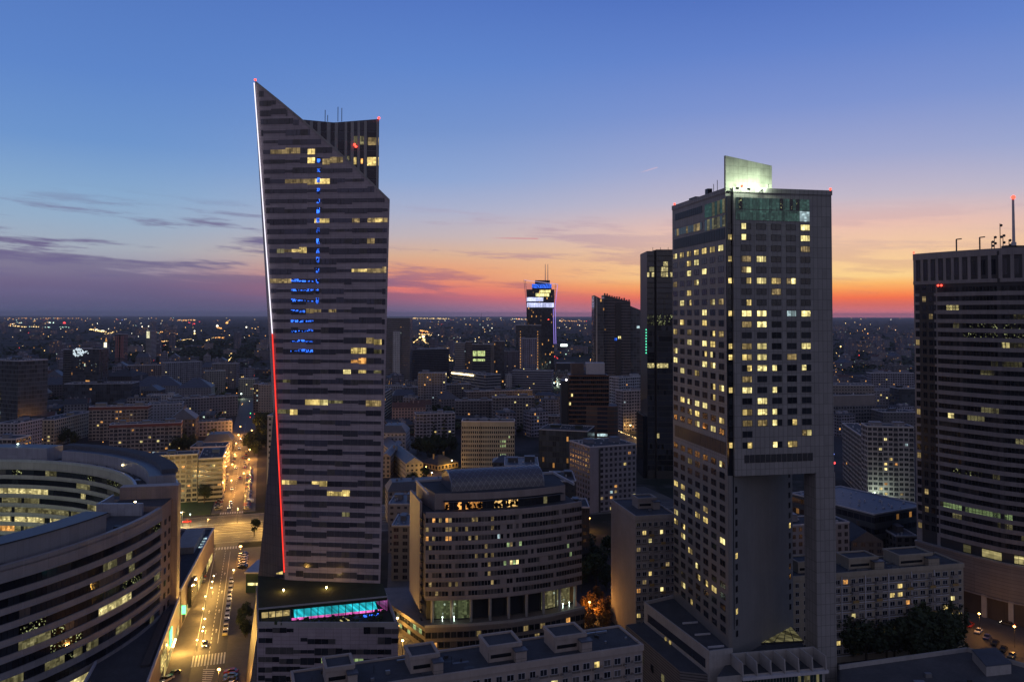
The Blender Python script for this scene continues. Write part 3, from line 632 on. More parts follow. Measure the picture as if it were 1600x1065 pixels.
    MB().extr([hp(.02, 5, zp - .1), hp(.24, 5, zp - .1), hp(.24, 5, zr - 1), hp(.02, 5, zr - 1)], (0, .2, 0)).build('lounge_wall', lit('lounge_wall', (1., .75, .3), .45, .9), root)
    b = MB()
    for k2 in range(19): p = hp(.02 + k2 * .054, .35, zp); b.box(p.x - .09, p.x + .09, p.y - .09, p.y + .09, zp - .2, zr - .8)
    b.build('mullions', M['dark'], root)
    for s in (.58, .63): MB().extr([hp(s, -1., zp + .05), hp(s + .015, -1., zp + .05), hp(s + .06, -4.2, zp + .05), hp(s + .045, -4.2, zp + .05)], (0, 0, .12)).build('deck_light', M['l_bright'], root)
    MB().extr([hp(.80, -1., zp + .05), hp(.93, -1., zp + .05), hp(.90, -2.8, zp + .05), hp(.76, -2.8, zp + .05)], (0, 0, .1)).build('deck_pool', M['blue'], root)
    bsh = MB()
    for k2 in range(90):
        s = R.uniform(.05, .97); o_ = R.uniform(-1 - 7 * s, -.8); c_ = hp(s, o_, zp + R.uniform(.1, .8)); bsh.ball(c_, R.uniform(.25, .7), 0, 5, 3)
    bsh.build('planting', pm('shrub_leaf', (.03, .045, .018), .9, .5, 1.), root, kind='stuff')
    for u, v in ((443, 921), (510, 917)):
        p = gp(u, v, zr + .5) - O; b = MB(); b.ball(p, .3); b.tube((p.x, p.y, zr - .1), (p.x, p.y, p.z), .07); b.build('roof_lamp', M['e_warm'], root)
        l = bpy.data.objects.new('lamp_light', light_data('warm', 60.)); COL.objects.link(l); l.parent = root; l.location = (p.x, p.y, p.z + .8)
    for s, k2 in ((.4, 'blue'), (.75, 'blue')):
        l = bpy.data.objects.new('lamp_light', light_data(k2, 120.)); COL.objects.link(l); l.parent = root; l.location = hp(s, 4, zp + 2.4)
    # sloping glazed canopy along the street side
    c0 = [pt(388, 1030, 226) - O, pt(401, 1030, 226) - O, pt(401, 985, 232) - O, pt(398, 935, 246) - O]
    cb = MB(); cb.face([(P4[0][0] - 3.2, P4[0][1], 0), (P4[0][0] - .05, P4[0][1], zp - 3), (P4[3][0] - .05, P4[3][1], zp - 3), (P4[3][0] - 2.6, P4[3][1], 0)])
    cb.face([(P4[0][0] - 3.2, P4[0][1], 0), (P4[0][0] - .05, P4[0][1], 0), (P4[0][0] - .05, P4[0][1], zp - 3)])
    cb.build('glazed_flank', pm('mesh_flank', (.16, .14, .13), .4, .3, .3, joint=(1.3, 1.6, .14), jdark=.55), root)
    e0 = gp(384, 926) - O; ex, ey = e0.x, e0.y
    ln = MB(); ln.box(ex, ex + 9, ey, ey + 16, 0, 8); ln.box(ex - .5, ex + 9.5, ey - .5, ey + 16.4, 8, 8.6, 1)
    ln.build('entrance_block', [M['g_green'], M['trim']], root)
    MB().box(ex + .8, ex + 7, ey - .3, ey - .05, 3.2, 4.2).build('entrance_sign', M['l_bright'], root)
    for z in (1.5, 4.5): MB().box(ex - .1, ex - .02, ey + 1, ey + 14, z, z + 1.2).build('window', M['l_green'], root)
sail_tower()

# ------------------------------------------------------------------ hotel tower with the cut-out corner
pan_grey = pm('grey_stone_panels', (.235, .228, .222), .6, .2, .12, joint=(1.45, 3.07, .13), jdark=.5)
def hotel():
    Pc = pt(1137, 297, 230); Pr = pt(1299, 302, 236.3); W_ = math.hypot(Pr.x - Pc.x, Pr.y - Pc.y); rz = math.atan2(Pr.y - Pc.y, Pr.x - Pc.x); H = Pc.z; D = 41.5
    root = thing('hotel_tower', 'tall grey hotel tower with lit windows, a cut-out lower corner and one long leg', 'skyscraper', (Pc.x, Pc.y, 0), rz)
    inv = (Matrix.Translation(root.location) @ Matrix.Rotation(rz, 4, 'Z')).inverted()
    zb = (inv @ pt(1150, 744, 230)).z; wl = W_ - (1299 - 1270) / 162 * W_
    # body above the cut, shaft and leg
    b = MB(); b.box(1.8, W_, 0, D, zb, H - .3); b.box(0, 1.8, 1.4, D, zb, H - .3)
    b.build('upper_body', pan_grey, root)
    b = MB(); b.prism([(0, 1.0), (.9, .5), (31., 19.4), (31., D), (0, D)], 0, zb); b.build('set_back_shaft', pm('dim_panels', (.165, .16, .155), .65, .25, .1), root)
    MB().box(wl, W_ + .25, -.1, 6.4, 0, zb - .01).build('leg', pan_grey, root)
    c = MB()
    for a in ((1.6, W_ + .15, -.25, .35), (-.15, W_ + .15, D - .3, D + .15), (-.2, .3, 1.2, D), (W_ - .3, W_ + .15, .35, D - .3)): c.box(*a, H - .5, H + .9)
    c.box(.3, W_ - .3, .5, D - .4, H - .29, H - .05, 1); c.build('roof', [pan_grey, M['roof']], root)
    MB().box(.15, 1.78, .9, 1.42, 24, H - 1.5).build('corner_recess', M['g_dark'], root)
    # right face: five bays
    px = lambda u: (inv @ pt(u, 500, 230 + (u - 1137) * .039)).x
    fh = 17.1 * 230.6 / F; ztop = (inv @ pt(1166, 353, 230.5)).z
    LITR = {0: {0: 'h0', 4: 'f'}, 1: {0: 'h0', 4: 'f'}, 2: {4: 'd'}, 3: {0: 'd', 1: 'f'}, 4: {0: 'h1'}, 5: {0: 'h2', 1: 'f', 2: 'h3', 3: 'h1'}, 6: {2: 'd'}, 7: {0: 'h2'}, 8: {0: 'f', 1: 'f', 4: 'f', 3: 'cd'}, 9: {0: 'd', 1: 'f'}, 11: {0: 'd', 1: 'f', 4: 'f'}, 12: {0: 'h3', 1: 'f', 3: 'd'}, 13: {0: 'h2', 1: 'f', 2: 'h0', 4: 'h0'},
            14: {0: 'd'}, 15: {0: 'f', 2: 'h0'}, 16: {1: 'f'}, 17: {0: 'h3', 1: 'f', 2: 'h0'}, 18: {0: 'd', 1: 'd', 2: 'h0', 3: 'h2'}, 19: {4: 'h1'}, 20: {0: 'h2', 2: 'h0', 3: 'h3'}}
    pick = {'f': PANED['l_bright'], 'd': PANED['l_dim'], 'cd': PANED['l_cool'], 'h0': HALF[0], 'h1': HALF[1], 'h2': HALF[2], 'h3': HALF[3]}
    cells = []
    for r in range(21):
        for k, u in enumerate((1166.5, 1190, 1213, 1236.5, 1259)):
            me = pick.get(LITR.get(r, {}).get(k), PANED[R.choice(('g_dark', 'g_mid', 'g_mid'))])
            cells.append(((px(u), 0, ztop - r * fh), 0, 3.0, 1.72, me))
    cells.sort(key=lambda q: q[4].name.startswith('window_dk_g'))
    cells = cells[:100]
    b = MB()
    rest = []
    for r in range(21): rest.append(((.98, .88, ztop - r * fh), 0, 1.1, 1.6, PANED['l_warm'] if r in (1, 3, 5, 8, 11, 12, 15, 20) else PANED['g_mid']))
    # left face: seven bays
    inv_y = lambda u, v: (inv @ pt(u, v, 250))
    ys = [3.2 + i * 5.75 for i in range(7)]
    LL = {0: '1111111', 1: '0011000', 2: '0010100', 3: '1001000', 4: '0010000', 5: '0110011', 6: '0000100', 7: '0100100', 8: '1010011', 9: '0010110', 11: '1000110', 12: '0101000', 13: '0000011', 14: '0000010', 15: '0111100', 16: '0011001', 17: '0001010', 18: '0000110', 19: '0010000', 20: '0000001', 21: '0010000'}
    z0 = (inv @ pt(1118, 388, 236)).z
    for r in range(37):
        z = z0 - r * fh
        if r in (18, 19) or z < 22: continue
        for k, y in enumerate(ys):
            on = (LL[r][6 - k] == '1') if r in LL else R.random() < .2
            me = R.choice([PANED['l_warm'], PANED['l_bright'], PANED['l_dim']] + HALF) if on else PANED[R.choice(('g_dark', 'g_mid'))]
            rest.append(((0, y + 1.4, z), rad(-90), 3.3, 1.75, me))
    windows(root, cells + rest)
    # small windows of the shaft
    dv = Vector((30.1, 18.9, 0)).normalized(); ra = math.atan2(dv.y, dv.x)
    for r in range(15):
        z = zb - 4.2 - r * fh
        if z < 21: break
        for s_, me in ((2.4, 'l_warm' if r in (6, 11) else 'g_dark'), (33.6, 'l_warm' if r == 5 else 'g_dark')):
            put(PANED[me], 'window', root, (.9 + dv.x * s_, .5 + dv.y * s_, z), (1.1, 1, 1.7), ra)
    # top glazing and louvres
    b = MB(); ga, gb_ = px(1150), px(1266)
    zz0, zz1, zm = (inv @ pt(1200, 343, 230)).z, (inv @ pt(1200, 308, 230)).z, (inv @ pt(1200, 326, 230)).z
    n = 22
    for i in range(n):
        for a, e in ((zz0, zm - .2), (zm, zz1)):
            b.box(ga + (gb_ - ga) * i / n + .06, ga + (gb_ - ga) * (i + 1) / n - .06, -.12, .05, a, e, (2 if e < zz1 and i > 18 else R.choice((0, 0, 0, 1)) if e == zz1 else 0), 'k')
    b.build('sky_lounge_glazing', [lit('lounge_glass', (.25, .6, .5), .085, .5, .5), M['spark'], M['l_cool']], root)
    def lband(y0, y1, za, zb_, mt, name, n=10, p2=None):
        q = MB()
        for i in range(n): a = y0 + (y1 - y0) * i / n; q.box(-.12, .05, a + .08, a + (y1 - y0) / n - .08, za, zb_, (1 if p2 and R.random() < p2 else 0), 'r')
        q.build(name, mt, root)
    zl = lambda dv: H - dv * 230.0 / F
    lband(1.6, 15.5, zl(34), zl(12), [MATS['lounge_glass'], M['l_faint']], 'side_glazing', 8, .5); lband(1.6, 15.5, zl(56), zl(38), [M['g_green'], M['l_faint']], 'side_glazing', 8, .6)
    lband(17.5, 39, zl(24), zl(12), [M['dark']], 'louvre_band', 14); lband(17.5, 39, zl(52), zl(40), [M['g_dark'], M['l_dim']], 'louvre_band', 14, .35); lband(1.8, 40, zl(76), zl(58), [M['dark']], 'louvre_band', 22)
    zlo = z0 - 18.45 * fh; lband(2, 40, zlo - 1.9, zlo + 1.9, [M['dark']], 'louvre_band', 22)
    q = MB(); a0, a1 = px(1161), px(1268)
    for i in range(13): q.box(a0 + (a1 - a0) * i / 13 + .1, a0 + (a1 - a0) * (i + 1) / 13 - .1, -.1, .05, (inv @ pt(1200, 724, 230)).z, (inv @ pt(1200, 711.5, 230)).z, 0, 'k')
    q.build('louvre_band', M['dark'], root)
    for x, y, z in ((W_ - .3, 0, H + 1.3), (0, D - 2, H + 1.3), (4.4, 0, H + 1.3)):
        b = MB(); b.ball((x, y, z), .38); b.tube((x, y, H + .8), (x, y, z), .08); b.build('warning_light', M['e_red'], root)
    # roof gear
    for x, y, w, d, h in ((4, 14, 6, 9, 2.4), (1.5, 26, 3, 5, 2.0), (12, 20, 8, 8, 2.8), (22, 12, 5, 5, 1.6), (1.2, 16, 1.5, 2, 3.)): MB().box(x, x + w, y, y + d, H, H + h).build('roof_plant', M['dark'], root)
    for x, y, h in ((2.5, 12, 5), (2.0, 13.5, 4), (14, 2, 2.5)): MB().tube((x, y, H), (x, y, H + h), .09).build('antenna', M['dark'], root)
    # the floodlit slab on the roof
    sA, sB = inv @ pt(1133.5, 243, 231), inv @ pt(1206, 259, 237)
    sl = MB(); dx = (Vector((sB.x, sB.y, 0)) - Vector((sA.x, sA.y, 0))); nn = Vector((-dx.y, dx.x, 0)).normalized() * .7
    pl = [Vector((sA.x, sA.y, H - .2)), Vector((sB.x, sB.y, H - .2)), Vector((sB.x, sB.y, sB.z)), Vector((sA.x, sA.y, sA.z))]
    sl.extr(pl, tuple(nn)); sl.build('crown_slab', pm('concrete_slab', (.36, .37, .31), .9, .5, .35, joint=(1.6, 2.2, .07), jdark=.45), root)
    dn = dx.normalized()
    for s, e in ((.60, 430.), (.95, 190.), (.08, 190.), (.32, 190.)):
        p = Vector((sA.x, sA.y, 0)) + dx * s - nn * 5.2; fl = MB(); fl.box(p.x - .4, p.x + .4, p.y - .3, p.y + .3, H - .05, H + .5); fl.build('floodlight', M['dark'], root)
        l = bpy.data.objects.new('lamp_light', light_data('cool', e)); COL.objects.link(l); l.parent = root; l.location = (p.x, p.y, H + 1.1)
    return inv, root, W_, D
hinv, hroot, HW, HD = hotel()

def hotel_podium():
    rz = hroot.rotation_euler.z
    root = thing('hotel_annex', 'low dark-roofed base building wrapped round the foot of the hotel tower', 'building', hroot.location.copy(), rz)
    L = lambda u, v, z: hinv @ gp(u, v, z)
    # left wing
    a, b_, c_, d_ = L(1014, 952, 19), L(1108, 1022, 19), L(1138, 1012, 19), L(1062, 945, 19)
    p4 = [(q.x, q.y) for q in (a, b_, c_, d_)]; p4 = [p4[1], (-.3, p4[1][1] + .5), (-.3, HD), (p4[0][0], HD - 4)]
    MB().prism(p4, 0, 19, 0, 1).build('left_wing', [M['conc'], M['roof']], root)
    q = MB()
    for k in range(4):
        A_ = Vector((*p4[k], 18.6)); B_ = Vector((*p4[(k + 1) % 4], 18.6)); d = (B_ - A_); n = Vector((-d.y, d.x, 0)).normalized() * .4
        if k != 1: q.extr([A_ - n * .2, B_ - n * .2, B_ + n, A_ + n], (0, 0, 1.4))
    q.build('parapet', M['conc'], root)
    for k in range(3): y = p4[0][1] + 4 + k * 9; MB().box(p4[0][0] * .8, -1.2, y, y + .3, 19, 19.5).build('roof_joint', M['trim'], root)
    ax, ay = p4[0]; bx, by = p4[3]; d = Vector((bx - ax, by - ay, 0)); n = Vector((-d.y, d.x, 0)).normalized()
    gl = MB(); A_ = Vector((ax, ay, 0)); gl.extr([A_ + d * .05 + n * .1 + Vector((0, 0, 14.5)), A_ + d * .93 + n * .1 + Vector((0, 0, 14.5)), A_ + d * .93 + n * .1 + Vector((0, 0, 17)), A_ + d * .05 + n * .1 + Vector((0, 0, 17))], tuple(-n * .12)); gl.build('window_band', M['g_blue'], root)
    lo = MB(); B2 = A_ + n * 5; lo.prism([tuple((A_ + d * .02)[:2]), tuple((A_ + d)[:2]), tuple((A_ + d + n * 6.5)[:2]), tuple((A_ + d * .12 + n * 6.5)[:2])][::-1], 0, 13.2, 0, 1); lo.build('lower_wing', [pm('louvred_wall', (.16, .15, .15), .6, .2, .3, joint=(60, .8, .3), jdark=.7), M['roof']], root)
    for k in range(5): s = .2 + k * .17; p = A_ + d * s + n * 6.62; MB().box(p.x - .1, p.x + .1, p.y - .9, p.y + .9, 6, 8).build('window', M['l_faint' if k % 2 else 'g_dark'], root)
    for s in (.55, .62): p = A_ + d * s + n * .3; MB().box(p.x - .1, p.x + .15, p.y - .5, p.y + .5, 13.4, 14.2).build('wall_lamp', M['l_warm'], root)
    # right wing in front, with upright fins
    e, f = L(1150, 1046, 15.5), L(1292, 1040, 15.5); y0 = min(e.y, f.y) - .5; zf = 15.5
    MB().prism([(e.x - 7, y0), (f.x - 1, y0), (f.x - 1, -.5), (31, 19), (1, .2), (-1, -.2)], 0, zf, 0, 1).build('right_wing', [M['conc'], M['roof']], root)
    MB().box(e.x, f.x - .5, y0 - 1.2, y0, zf - 1.2, zf - .4).build('ledge', M['trim'], root)
    for k in range(7):
        x = e.x + (f.x - 1.2 - e.x) * k / 6
        fb = MB(); fb.extr([(x, y0 - 1., zf - .4), (x, y0 + 5.5, zf - .4), (x, y0 + 5.5, zf + 3.4), (x, y0 - .6, zf + 3.4)], (.35, 0, 0)); fb.build('fin', M['conc'], root)
    MB().box(e.x, f.x - .9, y0 + 5.5, y0 + 5.9, zf - .2, zf + 3.4).build('fin_wall', M['conc'], root)
    gl = MB()
    for k in range(26): x = e.x + .3 + k * (f.x - e.x - 2) / 26; gl.box(x, x + .75, y0 - .1, y0 + .05, zf - 6, zf - 1.6, 1 if R.random() < .12 else 0)
    gl.build('glazing', [M['g_green'], M['l_faint']], root)
    # lit skylight at the shaft's foot
    s1, s2, s3, s4 = L(1178, 1004, zf + .6), L(1256, 1000, zf + .6), L(1236, 978, zf + .6), L(1216, 983, zf + .6)
    sk = MB(); sk.prism([(s1.x, s1.y), (s2.x, s2.y), (s3.x, s3.y), (s4.x, s4.y)], zf, zf + .5); sk.build('skylight_kerb', M['dark'], root)
    cx, cy = (s1.x + s2.x) / 2, (s1.y + s3.y) / 2
    for k in range(5):
        for j in range(4):
            a0, a1, b0, b1 = k / 5 + .01, (k + 1) / 5 - .01, j / 4 + .015, (j + 1) / 4 - .015
            def q_(s, t): A_ = s1.lerp(s2, s); B_ = s4.lerp(s3, s); r_ = A_.lerp(B_, t); return (r_.x, r_.y, zf + .56)
            MB().face([q_(a0, b0), q_(a1, b0), q_(a1, b1), q_(a0, b1)]).build('skylight_pane', M['l_faint'], root)
hotel_podium()

# ------------------------------------------------------------------ ring-shaped office building (left)
ring_st = pm('ring_cladding', (.255, .242, .24), .5, .2, .2, joint=(3.0, 60, .08), jdark=.3)
ring_lt = pm('pale_metal_cladding', (.34, .355, .40), .4, .2, .2, metal=.3, joint=(2.4, 0, .08), jdark=.4)
def ring():
    cx, cy, Ro, Ri, H = -230., 262., 112., 97., 48.
    root = thing('ring_office_building', 'big ring-shaped office building with curved glass bands around an open court', 'office building', (cx, cy, 0))
    def arc(b, r0, r1, a0, a1, z0, z1, m=0, n=None, mt=None):
        n = n or max(2, int(abs(a1 - a0) / 2.2))
        for k in range(n):
            t0, t1 = rad(a0 + (a1 - a0) * k / n), rad(a0 + (a1 - a0) * (k + 1) / n)
            q = [(r0 * math.cos(t0), r0 * math.sin(t0)), (r1 * math.cos(t0), r1 * math.sin(t0)), (r1 * math.cos(t1), r1 * math.sin(t1)), (r0 * math.cos(t1), r0 * math.sin(t1))]
            i = len(b.v); b.v += [(*p, z0) for p in q] + [(*p, z1) for p in q]
            fs = [((4, 5, 6, 7), m if mt is None else mt), ((1, 2, 6, 5), m), ((3, 0, 4, 7), m), ((0, 3, 2, 1), m)]
            if k == 0: fs.append(((0, 1, 5, 4), m))
            if k == n - 1: fs.append(((2, 3, 7, 6), m))
            for f, mm in fs: b.f.append(tuple(i + e for e in f)); b.m.append(mm)
    N0, N1, B0, B1 = -78, 4.5, 17, 128
    b = MB(); arc(b, Ri, Ro - .6, N0, N1, 0, H - .6, 0, None, 1); b.build('near_wing', [M['dark'], M['roof']], root)
    b = MB(); arc(b, Ri + .6, Ro, B0, B1, 0, H - .6, 0, None, 1); b.build('far_wing', [M['dark'], M['roof']], root)
    fh = 4.15; gls = [M[q] for q in ('g_dark', 'g_mid', 'g_curt', 'l_office', 'l_faint', 'l_or', 'l_cool', 'spark')]
    def floors(a0, a1, r, inner, lits):
        for k in range(11):
            z = H - 3.6 - k * fh
            s = MB()
            if inner: arc(s, r - .5, r + .7, a0, a1, z, z + (1.75 if k else 3.4)); arc(s, r - .7, r - .5, a0, a1, z + .15, z + .4)
            else: arc(s, r - .7, r + .5, a0, a1, z, z + (1.75 if k else 3.4)); arc(s, r + .5, r + .75, a0, a1, z + .15, z + .4)
            s.build('spandrel_band', ring_st, root)
            g_ = MB(); n = int(abs(a1 - a0) * rad(1) * r / 1.5); run = 0; mt = 0
            for j in range(n):
                t0 = a0 + (a1 - a0) * j / n; t1 = a0 + (a1 - a0) * (j + .93) / n
                if run <= 0: run = R.randint(2, 7); mt = R.choices((0, 1, 2, 4, 3, 7), (6, 4, .5, 1.2, .2, 1.5))[0]
                run -= 1; m_ = mt
                for kk, u0, u1, ml in lits:
                    if kk == k and u0 <= t0 <= u1: m_ = ml if R.random() < .85 else 0
                for kk, u0, u1, ml in ():
                    pass
                if inner: arc(g_, r, r + .3, t0, t1, z - fh + 1.75, z, m_, 1)
                else: arc(g_, r - .3, r, t0, t1, z - fh + 1.75, z, m_, 1)
            g_.build('window_band', gls, root)
    floors(N0, N1, Ro, False, [(4, -14, -6, 3), (8, -22, -11, 3), (9, -30, -20, 4), (9, -17, -15, 3), (6, -24, -20, 4), (10, -28, -18, 3), (8, -41, -38, 5), (9, -7, -4, 6), (7, -34, -31, 4), (6, -18, -13, 4)])
    floors(B0, B1, Ri, True, [(2, 75, 100, 3), (2, 62, 64, 3), (3, 78, 92, 4), (3, 56, 58, 3), (5, 70, 96, 3), (6, 74, 96, 4), (6, 85, 95, 5), (5, 60, 66, 4), (4, 60, 110, 4), (3, 95, 120, 4), (4, 44, 48, 3)])
    # parapets, roof tiers
    b = MB(); arc(b, Ro - .9, Ro + .5, N0, N1, H - .6, H + .9); b.build('parapet', ring_st, root); b = MB(); arc(b, Ri, Ri + .7, N0, N1, H - .6, H + .5); b.build('parapet', ring_st, root)
    b = MB(); arc(b, Ri - .5, Ri + .5, B0, B1, H - .2, H + .9); b.build('parapet', ring_lt, root); b = MB(); arc(b, Ro - .7, Ro, B0, B1, H - .6, H + .8); b.build('parapet', ring_lt, root)
    b = MB(); arc(b, 100.2, 107.6, N0, -9, H - .5, H + 5., 0, None, 1); b.build('roof_storey', [ring_st, M['roof']], root)
    b = MB(); arc(b, 100.0, 107.9, N0, -8.7, H + 5., H + 5.35, 0, None, 1); b.build('roof_storey_edge', [M['dark'], M['roofb']], root)
    b = MB()
    for k in range(14): arc(b, 107.6, 107.75, -66 + k * 2.4, -64.2 + k * 2.4, H + 1.5, H + 3.4)
    b.build('louvre_band', M['g_blue'], root)
    b = MB(); arc(b, 101.5, 111., 24, 74, H - .5, H + 4.6, 0, None, 1); b.build('roof_storey', [ring_lt, M['roofb']], root)
    b = MB(); arc(b, 100.5, 110., 78, 97, H - .5, H + 5.5, 0, None, 1); b.build('roof_storey', [ring_lt, M['roofb']], root)
    b = MB(); arc(b, 102.5, 110., 97.2, 116, H - .5, H + 4.8, 0, None, 1); b.build('roof_storey', [ring_lt, M['roofb']], root)
    b = MB(); arc(b, 106, 111.8, 26, 76, H + 4.6, H + 6.2, 0, None, 1); b.build('roof_screen', [M['roofb'], M['roof']], root)
    # end block and pylon between the wings
    b = MB(); arc(b, Ri - 2, Ro + .2, 4.6, 10.6, 0, H + 1.2, 0, 2, 1); b.build('stair_block', [pm('brown_cladding', (.25, .19, .165), .5, .2, .3, joint=(1.6, 4.15, .07), jdark=.3), M['roof']], root)
    b = MB(); arc(b, Ri - 2, Ro + 2.2, 10.7, 13.2, 0, H + 5.5, 0, 1); b.build('pylon', MATS['brown_cladding'], root)
    b = MB(); arc(b, Ri - 6, Ro - 1, 13.3, 16.8, 0, H + .5, 0, 2, 1); b.build('link_block', [ring_st, M['roof']], root)
    b = MB(); arc(b, Ri - 4, Ri - 3.4, 2, 10, H - .6, H + 3.4); arc(b, Ri - 4, Ro - 4, 1.6, 2.2, H - .6, H + 3.4, 0, 1); b.build('roof_screen', ring_lt, root)
    for t0, r in ((6.2, Ro + .4), (8.6, Ro + .4)):
        for k in range(11): b = MB(); arc(b, r - .2, r, t0, t0 + .8, H - 6 - k * fh, H - 4.2 - k * fh, 0, 1); b.build('window', M['g_dark'], root)
    for a, r, z in ((95, 100.3, H + 5.2), (50, 101.2, H + 2), (7, Ri + 5, H + 1.8), (88, 105, H + 6.3)):
        b = MB(); t0 = rad(a); b.ball((r * math.cos(t0), r * math.sin(t0), z), .45, 0, 8, 4, .5); b.build('roof_lamp', M['e_warm' if z < H + 6 else 'e_cool'], root)
    # roof plant
    for k in range(40):
        a = R.choice((R.uniform(N0, 0), R.uniform(26, 120))); r = R.uniform(109.2, 110.6) if a < 10 else R.uniform(98.5, 100); t0 = rad(a)
        b = MB(); w = R.uniform(.4, .9); x, y = r * math.cos(t0), r * math.sin(t0); b.box(x - w, x + w, y - w, y + w, H - .6, H + R.uniform(.1, .8)); b.build('roof_unit', M['steel' if k % 3 else 'dark'], root)
    # unseen court lamps, added to make the inner face glow
    for a, r, e in ((105, 62, 1500), (80, 66, 1500), (55, 70, 900)):
        l = bpy.data.objects.new('lamp_light', light_data('cool', float(e))); COL.objects.link(l); l.parent = root; l.location = (r * math.cos(rad(a)), r * math.sin(rad(a)), 9)
        b = MB(); b.tube((r * math.cos(rad(a)), r * math.sin(rad(a)), 0), (r * math.cos(rad(a)), r * math.sin(rad(a)), 9.6), .1); b.build('unseen_court_lamp', M['dark'], root)
    # sloping foot of the near wing
    b = MB(); arc(b, Ro - .6, Ro + 4, N0, 3, 0, 2.2); b.build('foot', ring_st, root)
ring()

def mall():
    pts = [gp(331, 874), gp(288, 975), gp(252, 1075)]
    a, b_, c_ = [Vector((p.x, p.y, 0)) for p in (gp(334, 872), gp(281, 985), gp(243, 1100))]
    w = pm('mall_wall', (.21, .17, .145), .6, .25, .3, joint=(2.4, 1.6, .06), jdark=.3)
    for name, lab, p, q, H, dep, s0, s1 in (('mall_wing', 'long low shopping wing with dark flat roof between ring building and lit street', a, b_, 13.5, 15, 0, .98), ('mall_entrance', 'nearer low shopping wing with green and yellow signs beside the crosswalk', b_, c_, 12.0, 17, .02, 1.3)):
        d = q - p; L = d.length; rz = math.atan2(-d.y, -d.x); Q = p + d * s1
        root = thing(name, lab, 'shopping mall', Q, rz)   # local x runs back along the street, y away from it
        W_ = L * (s1 - s0); rz_ = Matrix.Rotation(-rz, 3, 'Z'); away = rz_ @ (Vector((-1, -.2, 0)))
        sg = 1 if away.y > 0 else -1
        bx = MB(); y0, y1 = (0, dep) if sg > 0 else (-dep, 0); bx.box(0, W_, y0, y1, 0, H); bx.build('wall', w, root)
        rf = MB(); rf.box(.4, W_ - .4, y0 + .4, y1 - .4, H, H + .12, 0)
        for e in ((-.1, W_ + .1, y0 - .1, y0 + .5), (-.1, W_ + .1, y1 - .5, y1 + .1), (-.1, .4, y0 + .5, y1 - .5), (W_ - .4, W_ + .1, y0 + .5, y1 - .5)): rf.box(*e, H, H + 1., 1)
        rr = rf.build('roof', [M['roof'], M['trim']], root)
        gl = MB(); f = y0 if sg > 0 else y1
        for k in range(int(W_ / 6) - 1): gl.box(3 + k * 6, 7.6 + k * 6, f - .12 * sg - .05, f - .12 * sg + .05, 1, 4.2, 0 if R.random() < .6 else 1)
        gl.build('shop_glazing', [M['l_warm'], M['g_green']], root)
        if name == 'mall_wing':
            h = MB(); h.box(W_ * .55, W_ * .92, y0 + 3, y1 - 4, H + .12, H + 2.8); h.build('roof_storey', M['conc'], rr)
            for k in range(9): z = MB(); z.box(W_ * .62 + k * 2.2, W_ * .62 + k * 2.2 + 1.6, y0 + 1., y0 + 2.4, H + .12, H + .35); z.build('roof_light', M['l_cool' if k % 2 else 'g_blue'], rr)
            z = MB(); z.box(W_ * .15, W_ * .3, f - .9 * sg - .6, f - .9 * sg + .6, 3, 11); z.build('bay', M['g_dark'], root)
            b2 = MB(); b2.box(-.6, -.2, f - .5 * sg - 1.2, f - .5 * sg + .2, 5.5, 8.5); b2.build('sign', M['e_green'], root)
        else:
            for k, (x, m_) in enumerate(((W_ * .62, 'e_green'), (W_ * .66, 'e_green'), (W_ * .35, 'l_warm'), (W_ * .41, 'l_warm'), (W_ * .48, 'l_warm'))):
                s = MB(); s.box(x, x + 1.9, f - .3 * sg - .12, f - .3 * sg + .12, 5.5, 10.5); s.build('sign_panel', M[m_], root)
            for k in range(5): s = MB(); s.ball((W_ * .7 + k * 1.5, f - .5 * sg, 3.4), .35); s.build('wall_lamp', M['e_warm'], root)
            l = bpy.data.objects.new('lamp_light', light_data('warm', 900.)); COL.objects.link(l); l.parent = root; l.location = (W_ * .72, f - 2.4 * sg, 3.6)
            g2 = MB(); g2.box(W_ * .2, W_ * .8, f + 2.5 * sg - 1.2, f + 2.5 * sg + 1.2, H + .12, H + .8); g2.build('planter', M['dark'], rr)
mall()

